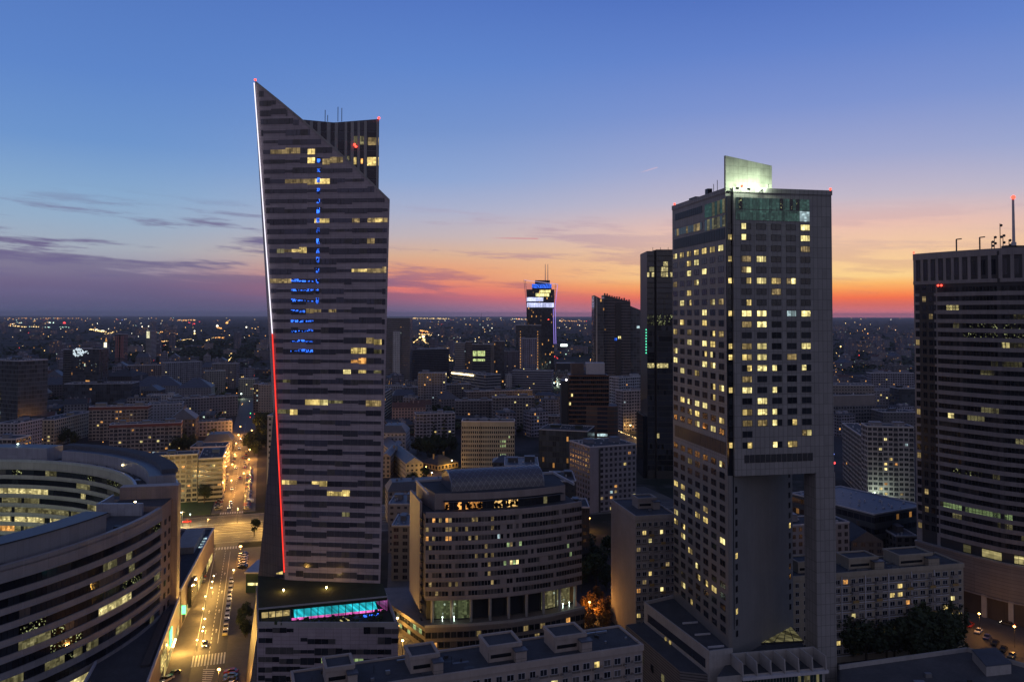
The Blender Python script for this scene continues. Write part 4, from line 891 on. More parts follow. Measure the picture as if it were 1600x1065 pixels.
# ------------------------------------------------------------------ curved office (centre)
def curved_office():
    A_, B_ = pt(665, 801, 277.3), pt(909, 783, 294.5); H = 45.; z0 = 15.6
    ch = B_ - A_; ch.z = 0; L = ch.length; rz = math.atan2(ch.y, ch.x)
    root = thing('curved_office_building', 'rounded pinkish office block with rows of dark windows and a glass vault on its roof', 'office building', (A_.x, A_.y, 0), rz)
    sag = 4.6; Rr = (L * L / 4 + sag * sag) / (2 * sag); cy = -sag + Rr
    def P_(s, off=0.):   # s 0..1 along the front arc, off outward
        h = math.asin(L / 2 / Rr); t = -h + 2 * h * s; return Vector((L / 2 + (Rr + off) * math.sin(t), cy - (Rr + off) * math.cos(t), 0))
    stone = pm('rosy_cladding', (.27, .235, .23), .55, .18, .2, joint=(2.9, 60, .07), jdark=.25)
    n = 44
    def shell(b, za, zb, off, th, m=0, s0=0., s1=1., nn=n):
        for k in range(nn):
            a, e = s0 + (s1 - s0) * k / nn, s0 + (s1 - s0) * (k + 1) / nn
            p, q, r_, s_ = P_(a, off), P_(e, off), P_(e, off - th), P_(a, off - th); i = len(b.v)
            b.v += [(v.x, v.y, z) for z in (za, zb) for v in (p, q, r_, s_)]
            for f in ((0, 1, 5, 4), (4, 5, 6, 7), (3, 2, 1, 0), (2, 3, 7, 6)) + (((0, 4, 7, 3),) if k == 0 else ()) + (((1, 2, 6, 5),) if k == nn - 1 else ()): b.f.append(tuple(i + x for x in f)); b.m.append(m)
    # core
    core = [tuple(P_(k / n, -.6)[:2]) for k in range(n + 1)] + [(L - .4, 27), (.4, 27)]
    MB().prism(core, z0, H - .5, 0, 1).build('core', [M['plain'], M['roof']], root, col=(.2, .18, .18, 0))
    fh = (H - z0 - 1.2) / 9
    for k in range(10):
        b = MB(); z = z0 + k * fh; hh = 1.5 if k != 9 else 1.9
        shell(b, z, z + hh, 0, .6); shell(b, z + .35, z + .5, .12, .12); b.build('spandrel_band', stone, root)
        if k == 9: break
        p = MB(); shell(p, z + hh, z + fh, -.12, .45)
        p.build('window_wall', stone, root)
    cells = []; lits = {(0, 2): 'l_or', (0, 6): 'l_or', (0, 7): 'l_dim', (1, 6): 'l_dim', (1, 7): 'l_dim', (2, 0): 'l_or', (2, 6): 'l_or', (2, 7): 'l_or', (3, 26): 'l_faint2', (5, 24): 'l_green', (5, 26): 'l_bright', (5, 27): 'l_green', (5, 28): 'l_bright', (4, 46): 'l_green', (5, 47): 'l_green', (3, 25): 'l_green', (3, 29): 'l_green', (2, 22): 'l_cool'}
    for r in range(9):
        for j in range(52):
            if R.random() < .10 and (r, j) not in lits: continue
            s = (j + .5) / 52; p = P_(s, -.1); nx = P_(s, 1) - P_(s, 0); ang = math.atan2(nx.y, nx.x) + math.pi / 2
            z = z0 + (8 - r) * fh + 1.5 + (fh - 1.5) / 2; me = PANES[lits.get((r, j), 'g_dark').replace('l_faint2', 'l_dim')] if (r, j) in lits else PANED[R.choice(('g_dark', 'g_mid', 'g_dark', 'g_curt') if j > 20 or R.random() < .7 else ('g_curt', 'l_dim'))]
            cells.append(((p.x, p.y, z), ang, L / 52 * .82, fh - 1.55, me))
    cells.sort(key=lambda c_: not any(k in c_[4].name for k in ('l_',)))
    windows(root, cells)
    # left side wall with louvre fins
    MB().box(-.9, -.05, 6, 26, z0 - 5, H + 3.).build('side_wall', stone, root)
    for k in range(13): MB().box(-.8, -.1, 3.6, 5.9, H - 3 - k * 2.9, H - 2.4 - k * 2.9).build('louvre_fin', M['dark'], root)
    # roof terrace and restaurant
    tr = MB(); shell(tr, H - .5, H + .2, -1., 6, 0, .05, .95); tr.build('terrace', M['roof'], root)
    fr = MB()
    for k in range(3): shell(fr, H + 3.0 + k * .01, H + 3.35, -5. + k * .2, 1.4, 0, .10, .92)
    fr.build('canopy_edge', M['roofb'], root)
    gz = MB()
    for k in range(30):
        s = .11 + .8 * k / 30; m_ = 1 if k < 9 and R.random() < .75 else (2 if k in range(11, 18) and R.random() < .75 else (0 if k < 24 else R.choice((0, 3)))); shell(gz, H + .2, H + 3., -6, .3, m_, s, s + .8 / 30 * .95, 1)
    gz.build('restaurant_glazing', [M['g_mid'], lit('lit_restaurant', (1., .42, .10), 1.5, .9, .52, patch=.5), lit('lit_bar', (1., .60, .20), 1.5, .9, .5, patch=.5), M['l_faint']], root)
    up = [tuple(P_(k / n, -6.5)[:2]) for k in range(2, n - 1)] + [(L - 1.5, 26), (1.5, 26)]
    MB().prism(up, H - .4, H + 5.8, 0, 1).build('upper_storey', [stone, M['roof']], root)
    pp = MB()
    for a in ((1, L - 1, 25.6, 26.2), (1.2, 1.8, 4, 25.6), (L - 1.8, L - 1.2, 4, 25.6)): pp.box(*a, H + 5.8, H + 6.7)
    pp.build('parapet', M['trim'], root)
    # vault of lattice glass
    vx0, vx1, vy0, vy1, vz, vh = 10.5, 45.5, 6., 22., H + 5.6, 6.4
    nu, nv = 16, 14; V = lambda a, b_: Vector((vx0 + (vx1 - vx0) * a, (vy0 + vy1) / 2 - (vy1 - vy0) / 2 * math.cos(math.pi * b_), vz + vh * math.sin(math.pi * b_) ** .8))
    v = MB()
    for i in range(nu):
        for j in range(nv): v.face([V(i / nu, j / nv), V((i + 1) / nu, j / nv), V((i + 1) / nu, (j + 1) / nv), V(i / nu, (j + 1) / nv)])
    for e in (0, 1): v.face([V(e, j / nv) for j in range(nv + 1)][::(1 if e else -1)])
    va = v.build('glass_vault', pm('vault_skin', (.10, .105, .13), .35, .25, .3, spec=.6), root)
    lt = MB()
    for i in range(-nv // 2, nu + 1):
        for s in (1, -1):
            for j in range(nv):
                a0, a1 = (i + j * .5 if s > 0 else i + nv / 2 - j * .5) / nu, (i + (j + 1) * .5 if s > 0 else i + nv / 2 - (j + 1) * .5) / nu
                if min(a0, a1) >= 0 and max(a0, a1) <= 1:
                    up_ = Vector((0, 0, .06)); lt.tube(V(a0, j / nv) + up_, V(a1, (j + 1) / nv) + up_, .07, 4)
    for e in (0, 1):
        for j in range(nv): lt.tube(V(e, j / nv), V(e, (j + 1) / nv), .22, 5)
    lt.build('lattice', M['steel'], va)
    # open storey with columns, plinth below
    MB().prism([tuple(P_(k / n, -4)[:2]) for k in range(n + 1)] + [(L - 1, 27), (1, 27)], 7.6, z0 - .01, 0).build('open_storey', [pm('dark_lobby', (.05, .05, .048), .3, .3, .3)], root)
    for k in range(9):
        p = P_(.04 + k * .115, -1.2); MB().tube((p.x, p.y, 7.6), (p.x, p.y, z0 + .1), .55, 12).build('column', M['conc'], root)
    gz = MB()
    for k in range(8):
        s = .05 + k * .115; shell(gz, 8, z0 - .6, -3.9, .1, (1 if k in (0, 1) else 2 if k in (6, 7) else 0), s, s + .10, 3)
    gz.build('lobby_glazing', [M['g_mid'], lit('lit_lobby', (.75, .9, .42), .09, .5), M['l_faint']], root)
    for s in (.10, .17, .88, .93):
        p = P_(s, -2.2); b = MB(); b.ball((p.x, p.y, 9.2), .2); b.tube((p.x, p.y, 7.6), (p.x, p.y, 9.2), .05); b.build('terrace_lamp', M['e_cool'], root)
        l = bpy.data.objects.new('lamp_light', light_data('cool', 8.)); COL.objects.link(l); l.parent = root; l.location = (p.x, p.y - 2.2, 11.5)
    base = [P_(0, .4), P_(.25, .4), P_(.5, .4), P_(.75, .4), P_(1, .4)]
    bp = [(-.6, -3)] + [(q.x, q.y - 2.2) for q in base[1:]] + [(L + .4, 28), (-14.5, 42)]
    MB().prism(bp, 0, 7.5).build('plinth', pm('plinth_cladding', (.17, .145, .13), .6, .2, .3, joint=(2.6, 1.2, .05), jdark=.3), root)
    tb = MB()
    for k in range(4):
        A2, B2 = Vector((*bp[k], 7.5)), Vector((*bp[k + 1], 7.5)); tb.extr([A2, B2, B2 + Vector((0, .4, 0)), A2 + Vector((0, .4, 0))], (0, 0, .9))
    tb.build('plinth_parapet', M['conc'], root)
    for z in (4.9, 1.6):
        cb = []; 
        for k in range(4):
            A2, B2 = Vector((*bp[k], z)), Vector((*bp[k + 1], z)); d = B2 - A2; m_ = max(1, int(d.length / 1.9))
            for j in range(m_):
                c_ = A2 + d * ((j + .5) / m_); put(PANED[R.choices(('g_dark', 'g_mid', 'l_or', 'l_dim', 'g_curt'), (6, 4, .6, .9, 1))[0]], 'window', root, c_ + Vector((d.y, -d.x, 0)).normalized() * .05, (d.length / m_ * .82, 1, 1.9), math.atan2(d.y, d.x))
    # left flank of the plinth
    A2, B2 = Vector((*bp[-1], 0)), Vector((*bp[0], 0)); d = B2 - A2; n_ = Vector((d.y, -d.x, 0)).normalized() * .1
    for z, hh in ((5.4, .8), (2.4, .7)):
        g_ = MB(); m_ = 22
        for j in range(m_): g_.extr([A2 + d * ((j + .08) / m_) + n_ + Vector((0, 0, z - hh)), A2 + d * ((j + .92) / m_) + n_ + Vector((0, 0, z - hh)), A2 + d * ((j + .92) / m_) + n_ + Vector((0, 0, z + hh)), A2 + d * ((j + .08) / m_) + n_ + Vector((0, 0, z + hh))], tuple(-n_ * .9), R.choice((0, 0, 1, 2)))
        g_.build('window_band', [M['g_dark'], M['l_green'], M['l_faint']], root)
    for k, (s, z, h, m_) in enumerate(((.03, 8.2, 3., 'e_redl'), (.04, 8.7, 2., 'e_white'), (.07, 4., 2.2, 'l_bright'), (.10, 2.6, 1.6, 'l_bright'))):
        c_ = A2 + d * s + n_ * 3; MB().box(c_.x - .7, c_.x + .7, c_.y - .2 - k * .12, c_.y + .2, z, z + h).build('sign', M[m_], root)
    st = MB()
    for k in range(14): c_ = A2 + d * (.35 + k * .022) + n_ * 22; st.box(c_.x - 1.6, c_.x + 1.2, c_.y - .25, c_.y + .25, .2 + k * .22, .45 + k * .22)
    st.build('stair', M['conc'], root)
curved_office()

# ------------------------------------------------------------------ tower with horizontal bands (right)
def banded_tower():
    tops = [pt(1427, 395, 330), pt(1450, 393.5, 324), pt(1500, 390, 312), pt(1560, 385.5, 300), pt(1640, 380, 290), pt(1740, 376, 288)]
    H = 139.5; O = Vector((tops[0].x, tops[0].y, 0)); P_ = [Vector((p.x, p.y, 0)) - O for p in tops]
    root = thing('banded_skyscraper', 'dark granite tower with long horizontal window bands and a white mast on its roof', 'skyscraper', O)
    st = pm('granite_cladding', (.20, .19, .195), .5, .2, .15, joint=(1.5, 3.9, .06), jdark=.3)
    poly = [tuple(p[:2]) for p in P_] + [(P_[-1].x + 10, P_[-1].y + 50), (P_[0].x + 30, P_[0].y + 32)]
    MB().prism(poly, 0, H - 1, 0, 1).build('core', [M['dark'], M['roof']], root)
    # path along the facade
    seg = [(P_[k + 1] - P_[k]).length for k in range(5)]; T = sum(seg)
    def at(s, off=0.):
        s = max(0, min(T, s)); k = 0
        while k < 4 and s > seg[k]: s -= seg[k]; k += 1
        d = (P_[k + 1] - P_[k]).normalized(); return P_[k] + d * s + Vector((d.y, -d.x, 0)) * off
    def slab(b, s0, s1, za, zb, off, th, m=0):
        n = max(1, int((s1 - s0) / 6))
        for k in range(n):
            a, e = s0 + (s1 - s0) * k / n, s0 + (s1 - s0) * (k + 1) / n; p, q, r_, t = at(a, off), at(e, off), at(e, off - th), at(a, off - th); i = len(b.v)
            b.v += [(v.x, v.y, z) for z in (za, zb) for v in (p, q, r_, t)]
            for f in ((0, 1, 5, 4), (4, 5, 6, 7), (3, 2, 1, 0), (2, 3, 7, 6), (0, 4, 7, 3), (1, 2, 6, 5)): b.f.append(tuple(i + x for x in f)); b.m.append(m)
    sB = 10.4
    b = MB(); slab(b, 0, T, H - 2.6, H, .35, .8); b.build('parapet', st, root); b = MB(); slab(b, 0, T, H - 12.8, H - 11.4, .35, .6); b.build('spandrel_band', st, root)
    fh = 3.55; nfl = 27
    b = MB(); slab(b, 0, sB, 22, H - 12.8, .02, .3); b.build('corner_wall', st, root)
    rows = [H - 15.2 - k * fh for k in range(29)]
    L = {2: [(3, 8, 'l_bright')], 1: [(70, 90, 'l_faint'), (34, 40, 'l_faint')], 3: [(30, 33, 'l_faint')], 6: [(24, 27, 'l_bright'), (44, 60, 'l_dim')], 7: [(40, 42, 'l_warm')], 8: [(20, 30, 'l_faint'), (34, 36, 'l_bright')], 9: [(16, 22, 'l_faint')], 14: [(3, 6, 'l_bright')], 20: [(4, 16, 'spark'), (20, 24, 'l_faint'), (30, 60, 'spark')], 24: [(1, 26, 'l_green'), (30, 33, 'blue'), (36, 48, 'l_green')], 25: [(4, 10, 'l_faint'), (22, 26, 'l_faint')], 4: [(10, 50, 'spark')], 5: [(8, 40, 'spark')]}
    kinds = ['g_dark', 'g_mid', 'l_bright', 'l_faint', 'l_dim', 'l_warm', 'spark', 'l_green', 'blue', 'g_curt']; ki = {k: i for i, k in enumerate(kinds)}
    for k, z in enumerate(rows):
        if z < 27: break
        b = MB(); slab(b, sB, T, z - fh / 2 - .8, z - fh / 2 + .8, .3, .6); b.build('spandrel_band', st, root)
        g_ = MB(); s = sB; run = 0
        while s < T - 1.2:
            if run <= 0: run = R.randint(2, 6); mt = R.choices((0, 1, 9, 3), (7, 4, .15, .35))[0]
            run -= 1; m_ = mt
            for s0, s1, nm in L.get(k, ()):
                if s0 <= s - sB <= s1: m_ = ki[nm]
            slab(g_, s + .06, s + 1.2, z - fh / 2 + .8, z + fh / 2 - .8, 0, .2, m_); s += 1.3
        g_.build('window_band', [M[q] for q in kinds], root)
    cells = []
    for z in [H - 6.9, H - 14] + rows:
        if z < 27: continue
        for s in (1.6, 4.7, 7.6, 9.4) if z < H - 10 else ():
            p = at(s, .04); q = at(s + .1, .04) - p
            cells.append(((p.x, p.y, z), math.atan2(q.y, q.x), 1.7 if s < 9 else .9, 2.3, PANED['g_dark' if R.random() < .93 else 'l_dim']))
    s = 1.8; k = 0
    while s < T - 2:
        p = at(s, .0); q = at(s + .1, .0) - p; a = math.atan2(q.y, q.x)
        cells.insert(0, ((p.x, p.y, H - 7.0), a, 2., 6.2, PANED['g_dark'])); s += 3.3 if s < sB + 12 else 3.8
    pw = MB(); s = .0
    while s < T:
        slab(pw, s, s + (1.2), H - 11.4, H - 2.6, .15, .5); s += 3.3 if s < sB + 12 else 3.8
    pw.build('top_piers', st, root)
    windows(root, cells)
    # roof: mast, davits, aerials, lights
    def up(u, v, Yd): p = pt(u, v, Yd) - O; return p
    p = up(1584, 380, 308); t = up(1583, 306, 308); MB().tube((p.x, p.y, H - 1), (p.x, p.y, H + 3), .9, 8).tube((p.x, p.y, H + 3), (p.x, p.y, t.z), .55, 8, r2=.4).build('mast', M['trim'], root)
    b = MB(); b.ball((p.x, p.y - .2, t.z - .6), .8); b.build('warning_light', M['e_red'], root)
    for u, v1 in ((1494.5, 374), (1531, 371)):
        p = up(u, 389, 318); t = up(u, v1, 318); MB().tube((p.x, p.y, H - 1), (p.x, p.y, t.z), .28).tube((p.x - .1, p.y, t.z), (p.x + 1.8, p.y - .6, t.z + .2), .22).build('davit', M['dark'], root)
    p = up(1563, 385, 310); a = MB()
    for k in range(5):
        x = p.x + (k - 2) * 1.7; h = (5, 8, 15, 9, 6)[k]; a.tube((x, p.y + k % 2, H - 1), (x, p.y + k % 2, H + h * .7), .14)
        for j in range(2): a.ball((x + .5, p.y + k % 2, H + h * (.35 + .3 * j)), .55, 0, 6, 4)
    a.build('aerials', M['dark'], root)
    for u in (1580, 1594): p = up(u, 386, 306); MB().box(p.x - 2, p.x + 2, p.y, p.y + 3, H - .9, H + 1.6).build('roof_plant', M['dark'], root)
    for s, z in ((11.2, H - 13.4), (12.6, H - 13.4), (52, H - 10.6), (66, H - 11.), (.6, H + .6), (54, H + .6), (72, H + .6)):
        q = at(s, .5); b = MB(); b.ball((q.x, q.y, z), .42); b.build('warning_light', M['e_red'], root)
    # stone foot of the tower, curving down to the street
    ft = MB(); slab(ft, 0, T, 8.5, 21.5, 1.2, 1.5); ft.build('stone_foot', pm('podium_stone', (.15, .138, .135), .6, .2, .2, joint=(60, 1.3, .14), jdark=.5), root)
    lw = MB(); s = 0.
    while s < T: slab(lw, s, s + 1.6, 0, 8.49, 1.4, 2.); s += 9.
    lw.build('street_piers', M['conc'], root)
    sf = MB(); slab(sf, 0, T, 0, 8.49, .4, .6); sf.build('shopfront', pm('shopfront_glass', (.06, .05, .045), .3, .3, .3), root)
    cn = MB(); slab(cn, 0, T, 21.51, 22.2, 1.6, 2.2); cn.build('cornice', st, root); cn = MB(); slab(cn, 0, T, 8.0, 8.45, 1.75, .3); cn.build('cornice', st, root)
    for s0, s1, m_ in ((27, 34, 'l_office'), (38, 47, 'l_office'), (20, 23, 'l_faint'), (52, 60, 'l_office')):
        g_ = MB(); n = int((s1 - s0) / 1.4)
        for k in range(n): slab(g_, s0 + k * 1.4 + .08, s0 + k * 1.4 + 1.32, 22.6, 25.4, .35, .3)
        g_.build('window_band', M[m_], root)
banded_tower()

# ------------------------------------------------------------------ apartment slabs close by
def slab_block(name, label, uL, vL, YL, uR, vR, YR, D, fh, bays, nf, col, panel, lits, huts, balcony=(), beige=(), litset=('l_warm', 'l_or', 'l_dim', 'l_bright'), pil=True, ztop=None):
    Pp, Q = pt(uL, vL, YL), pt(uR, vR, YR); H = ztop or (Pp.z + Q.z) / 2; Wd = math.hypot(Q.x - Pp.x, Q.y - Pp.y); rz = math.atan2(Q.y - Pp.y, Q.x - Pp.x)
    root = thing(name, label, 'apartment block', (Pp.x, Pp.y, 0), rz)
    MB().box(0, Wd, 0, D, 0, H).build('wall', M['plain'], root, col=(*col, 0))
    b = MB(); b.box(.35, Wd - .35, .35, D - .35, H, H + .1, 0)
    for a in ((-.25, Wd + .25, -.25, .35), (-.25, Wd + .25, D - .35, D + .25), (-.25, .35, .35, D - .35), (Wd - .35, Wd + .25, .35, D - .35)): b.box(*a, H - .9, H + .5, 1)
    roof = b.build('roof', [M['roof'], M['plain']], root, col=(*[q * 1.1 for q in col], 0))
    for k in range(int(Wd / 5)):
        x, y = R.uniform(1, Wd - 2), R.uniform(1, D - 2); s = R.uniform(.25, .7); MB().box(x, x + s * 1.6, y, y + s, H + .1, H + .1 + R.uniform(.3, .8)).build('roof_vent', M['steel' if k % 2 else 'dark'], roof)
    for x, w, d in huts:
        y = (D - d) * .55; h = MB(); h.box(x, x + w, y, y + d, H + .1, H + 3.4, 0); h.box(x + .4, x + w - .4, y + .4, y + d - .4, H + 3.4, H + 3.5, 1)
        for a in ((x - .25, x + w + .25, y - .25, y + .4), (x - .25, x + w + .25, y + d - .4, y + d + .25), (x - .25, x + .4, y + .4, y + d - .4), (x + w - .4, x + w + .25, y + .4, y + d - .4)): h.box(*a, H + 3.1, H + 3.9, 2)
        hh = h.build('roof_hut', [M['plain'], M['roof'], M['plain']], roof, col=(*col, 0))
        an = MB(); an.box(x + w * .75, x + w * 1.08, y - 2.2, y - .26, H + .1, H + 2.6, 0); an.box(x + w * .75 - .2, x + w * 1.08 + .2, y - 2.4, y - .26, H + 2.6, H + 2.9, 1); an.build('annex', [M['plain'], M['roofb']], hh, col=(*col, 0))
        sl = MB(); sl.box(x + .6, x + w * .7, y - .08, y + .02, H + 1., H + 1.8); sl.build('slot_window', M['g_dark'], hh)
    if Wd > 50:
        for k in range(6):
            x = R.uniform(2, Wd - 9); y = R.choice((1.6, D - 2.4, D * .45)); MB().box(x, x + R.uniform(2, 6), y, y + .5, H + .12, H + .55).build('duct', M['steel'], roof)
        for k in range(9):
            x, y = R.uniform(1, Wd - 1), R.uniform(1, D - 1); MB().tube((x, y, H), (x, y, H + R.uniform(1.2, 3.6)), .06, 5).build('antenna', M['dark'], roof)
        for k in range(10):
            x, y = R.uniform(1, Wd - 5), R.uniform(1, D - 3); MB().box(x, x + R.uniform(1.5, 4.5), y, y + R.uniform(.8, 2.4), H + .1, H + .125).build('roof_patch', M['dark' if k % 2 else 'roofb'], roof)
        rl = MB(); rl.tube((0, .1, H + 1.3), (Wd, .1, H + 1.3), .03, 4)
        for k in range(int(Wd / 2.5)): rl.tube((k * 2.5, .1, H + .4), (k * 2.5, .1, H + 1.3), .025, 4)
        rl.build('railing', M['dark'], roof)
    bw = Wd / bays; cells = []
    pa = MB()
    for r in range(nf):
        z = H - 1.2 - fh * (r + .5)
        if z < 1: break
        for k in range(bays):
            x = k * bw; key = (r, k)
            if k in beige and k not in balcony:
                cells.append((((k + .5) * bw, 0, z), 0, bw * .4, fh * .5, PANES[R.choice(litset) if key in lits else R.choice(('g_dark', 'g_mid'))])); continue
            if panel and k not in beige: pa.box(x + .12, x + bw - .12, -.04, .02, z - fh / 2 + .1, z - fh * .28, 0, 'k')
            w1 = bw * (.5 if k in balcony else .62)
            cells.append(((x + bw * .5, -.02, z), 0, w1, fh * .52, PANES[R.choice(litset) if key in lits else R.choices(('g_dark', 'g_mid', 'g_curt'), (5, 4, 2))[0]]))
            if k in balcony:
                bl = MB(); bl.box(x + bw * .18, x + bw * .95, -1.25, -.06, z - fh * .46, z - fh * .40, 1); bl.box(x + bw * .18, x + bw * .95, -1.3, -1.22, z - fh * .42, z - fh * .1, 0 if (r + k) % 3 else 2); bl.box(x + bw * .90, x + bw * .95, -1.25, -.06, z - fh * .42, z - fh * .1, 0)
                bl.build('balcony', [pm('balcony_panel', (.20, .18, .17), .7, .2, 1.), M['conc'], pm('ochre_panel', (.26, .17, .055), .7, .2, 1.)], root)
    if pa.f: pa.build('parapet_panels', pm('panel_' + name, panel or (.2, .2, .2), .75, .2, .5), root)
    cells.sort(key=lambda c_: not c_[4].name.startswith('window_l_'))
    windows(root, cells)
    if pil:
        for k in range(0, bays, 3):
            if k not in beige: MB().box(k * bw - .14, k * bw + .14, -.3, -.05, 3, H - .91).build('pilaster', M['trim'], root)
        for r in range(nf):
            z = H - 1.2 - fh * (r + 1)
            k0 = max([0] + [k + 1 for k in beige if k < bays / 2]); k1 = min([bays] + [k for k in beige if k > bays / 2])
            if z > 2: MB().box(k0 * bw, k1 * bw, -.2, -.05, z - .12, z + .12).build('floor_ledge', M['trim'], root)
    return root, Wd, D, H
LITS_A = {(0, 6), (1, 13), (2, 12), (2, 13), (4, 7), (4, 19), (5, 16), (5, 20), (3, 20), (6, 7), (6, 11), (6, 12), (6, 15), (5, 21), (7, 5), (7, 7), (0, 3), (3, 14)}
slab_block('apartment_block', 'long apartment block with yellow and dark balconies right of the hotel leg, trees before it', 1239, 897, 261.7, 1505, 876, 276, 13, 2.82, 22, 9, (.27, .235, .18), (.13, .115, .10), LITS_A, ((4, 10, 7), (23, 11, 7), (42, 13, 8)), balcony=(7, 10, 14, 17, 20), beige=(0, 1, 2, 20, 21), ztop=28.7)
LITS_B = {(0, 11), (0, 4), (1, 17), (0, 12), (0, 25), (1, 8), (1, 21)}
slab_block('apartment_block', 'nearest apartment block at the bottom edge with three roof huts and rows of white balconies', 462, 1076, 168.4, 1004, 1005.5, 195, 12.5, 2.8, 30, 12, (.30, .255, .225), (.24, .2, .18), LITS_B, ((6.5, 6, 6), (25, 6.4, 6.5), (43, 8, 7), (59.5, 8, 7)), balcony=(4, 8, 12, 16, 19, 22, 25, 28), ztop=34., pil=False)
slab_block('apartment_block', 'beige apartment block with a dark flat roof squeezed behind the hotel tower', 993, 806, 276, 1056, 801, 279, 26, 2.8, 7, 15, (.25, .225, .205), (.2, .18, .165), {(1, 1), (2, 2), (3, 0), (5, 5), (7, 1), (6, 2), (8, 0), (8, 4), (11, 0), (1, 4)}, ((5, 7, 6),), balcony=(2, 4), ztop=44.5, pil=False)

# ------------------------------------------------------------------ the city between: every block placed where the photograph shows it
TN = 'tenement_house'; AB = 'apartment_block'; OB = 'office_building'
cream, grey, blue, brown, dk, pink, red = (.33, .30, .22), (.24, .24, .25), (.23, .24, .29), (.17, .14, .12), (.10, .10, .11), (.27, .21, .19), (.26, .12, .09)
B = []
def bb(*a, **k): B.append(block(*a, **k)[0]); return B[-1]
# left of the sail tower
bb(OB, 'grey glass office tower cut by the left picture edge with greenish lit floors', 'office building', -20, 29, 562, 700, -20, 26, (.11, .115, .12), 'curtain', .0, fh=3.6, cw=2.4, huts=1)
GT = B[-1]
bb(AB, 'pale low block below the glass tower, its roof behind the ring building', 'apartment block', -10, 25, 686, 500, 0, 16, grey, 'wide', .03, lw=3)
bb(TN, 'plain grey house with a sunken flat roof between glass tower and corner house', 'house', 28, 66, 662, 640, 30, 18, (.26, .25, .27), 'punched', .0)
bb(TN, 'yellowish corner house with a set-back attic storey and four lit windows', 'house', 57, 85, 656, 690, 0, 62, (.36, .32, .24), 'punched', .04, lw=4, huts=1)
bb(TN, 'dark-roofed row with dormers and chimneys left of the gabled house', 'house', 30, 100, 634, 900, 20, 15, (.19, .18, .19), 'punched', .03, roof='mansard', roofm='roof')
bb(TN, 'gabled tenement with a bright end wall beside the dark glass complex', 'house', 100, 136, 632, 860, 10, 16, (.20, .19, .2), 'punched', .03, roof='gable', roofm='roof')
bb(AB, 'ten-storey apartment slab with a dark red eaves band and scattered lit windows', 'apartment block', 139, 231, 636, 720, 10, 13, (.26, .235, .21), 'wide', .05, huts=3, band=(2.4, (.16, .06, .05)), lw=14)
bb(AB, 'second red-banded apartment slab standing in front, three rows of lit loggias', 'apartment block', 171, 283, 664, 640, 16, 13, (.25, .22, .2), 'wide', .05, huts=3, band=(2.2, (.17, .06, .05)), lw=16)
bb(OB, 'blank grey block with white roof edges behind the red-banded slabs', 'building', 230, 285, 632, 800, 10, 22, (.26, .26, .29), 'small', .0)
bb(OB, 'long dark slab with a row of orange lit windows under its roof', 'office building', 266, 372, 624, 860, 40, 15, (.16, .155, .17), 'punched', .02, huts=4, lw=7)
bb(TN, 'pale four-storey house with square windows at the far street corner', 'house', 311, 363, 660, 745, 12, 14, (.28, .26, .28), 'punched', .03, huts=1, lw=2)
bb(TN, 'jumbled dark rooftops of the house before the pale corner house', 'house', 318, 362, 690, 660, 5, 22, (.2, .19, .2), 'punched', .0, roof='mansard', roofm='roofb')
bb(TN, 'low grey house with a flat roof behind the two cream slabs', 'house', 297, 352, 699, 590, 4, 20, (.27, .26, .27), 'punched', .02)
bb(AB, 'cream apartment slab with dark balconies glowing in the lamp light', 'apartment block', 236, 309, 713, 480, 8, 13, (.36, .33, .24), 'wide', .04, huts=1, lw=10)
bb(AB, 'second cream slab with thin window rows nearest the far street', 'apartment block', 310, 348, 717, 486, 4, 40, (.35, .325, .25), 'ribbon', .01, fh=3., huts=1, lw=3)
bb(TN, 'white house with bright dormers amid dark roofs', 'house', 229, 272, 617, 960, 0, 14, (.40, .39, .40), 'punched', .02, lw=4)
bb(OB, 'pale low-roofed hall beyond the white dormer house', 'hall', 208, 282, 604, 1060, 20, 40, (.22, .22, .24), 'small', 0, roof='hip', roofm='roofb')
bb(OB, 'grey sloped-roof market hall with a skylight ridge', 'hall', 276, 330, 606, 1010, 10, 40, (.17, .17, .19), 'small', 0, roof='hip', roofm='roofb')
bb(OB, 'low brick-orange building with a flat dark roof', 'building', 245, 303, 594, 1190, 20, 30, (.26, .17, .12), 'punched', .02)
bb(AB, 'apartment slab with upright pale piers left of the brick-orange building', 'apartment block', 199, 253, 571, 1200, 10, 14, (.23, .2, .2), 'wide', .04, huts=2, lw=8)
bb(AB, 'pale narrow slab with a floodlit end bay', 'apartment block', 258, 316, 567, 1180, 40, 14, (.27, .26, .28), 'wide', .04, lw=5)
bb(AB, 'dim apartment block whose right edge shines pale, near the far junction', 'apartment block', 331, 369, 568, 1230, 0, 16, (.22, .21, .22), 'wide', .05, lw=7)
bb(AB, 'low wide block before the far junction with one lit stair', 'apartment block', 320, 352, 580, 1120, 10, 18, (.19, .18, .18), 'punched', .03, lw=3)
bb(TN, 'dark flat house beside the far junction lights', 'house', 373, 398, 592, 1110, 0, 16, (.17, .16, .17), 'punched', .06, lw=4)
bb(AB, 'beige block with a blank wall right behind the sail tower\'s red edge', 'apartment block', 404, 428, 601, 930, 0, 22, (.29, .25, .21), 'small', .02)
bb(AB, 'beige block\'s darker neighbour with a column of lit balconies', 'apartment block', 396, 404, 600, 935, 0, 20, (.2, .17, .15), 'wide', .12, lw=5)
bb(OB, 'tall bluish blank wall standing close to the left foot of the sail tower', 'building', 418, 434, 650, 430, 0, 30, (.25, .26, .29), 'small', 0)
bb(OB, 'black glass office complex below the sparkling tower, its roof sloping', 'office building', 100, 205, 600, 960, 10, 30, (.035, .037, .042), 'curtain', .015, fh=4, cw=4, lw=6)
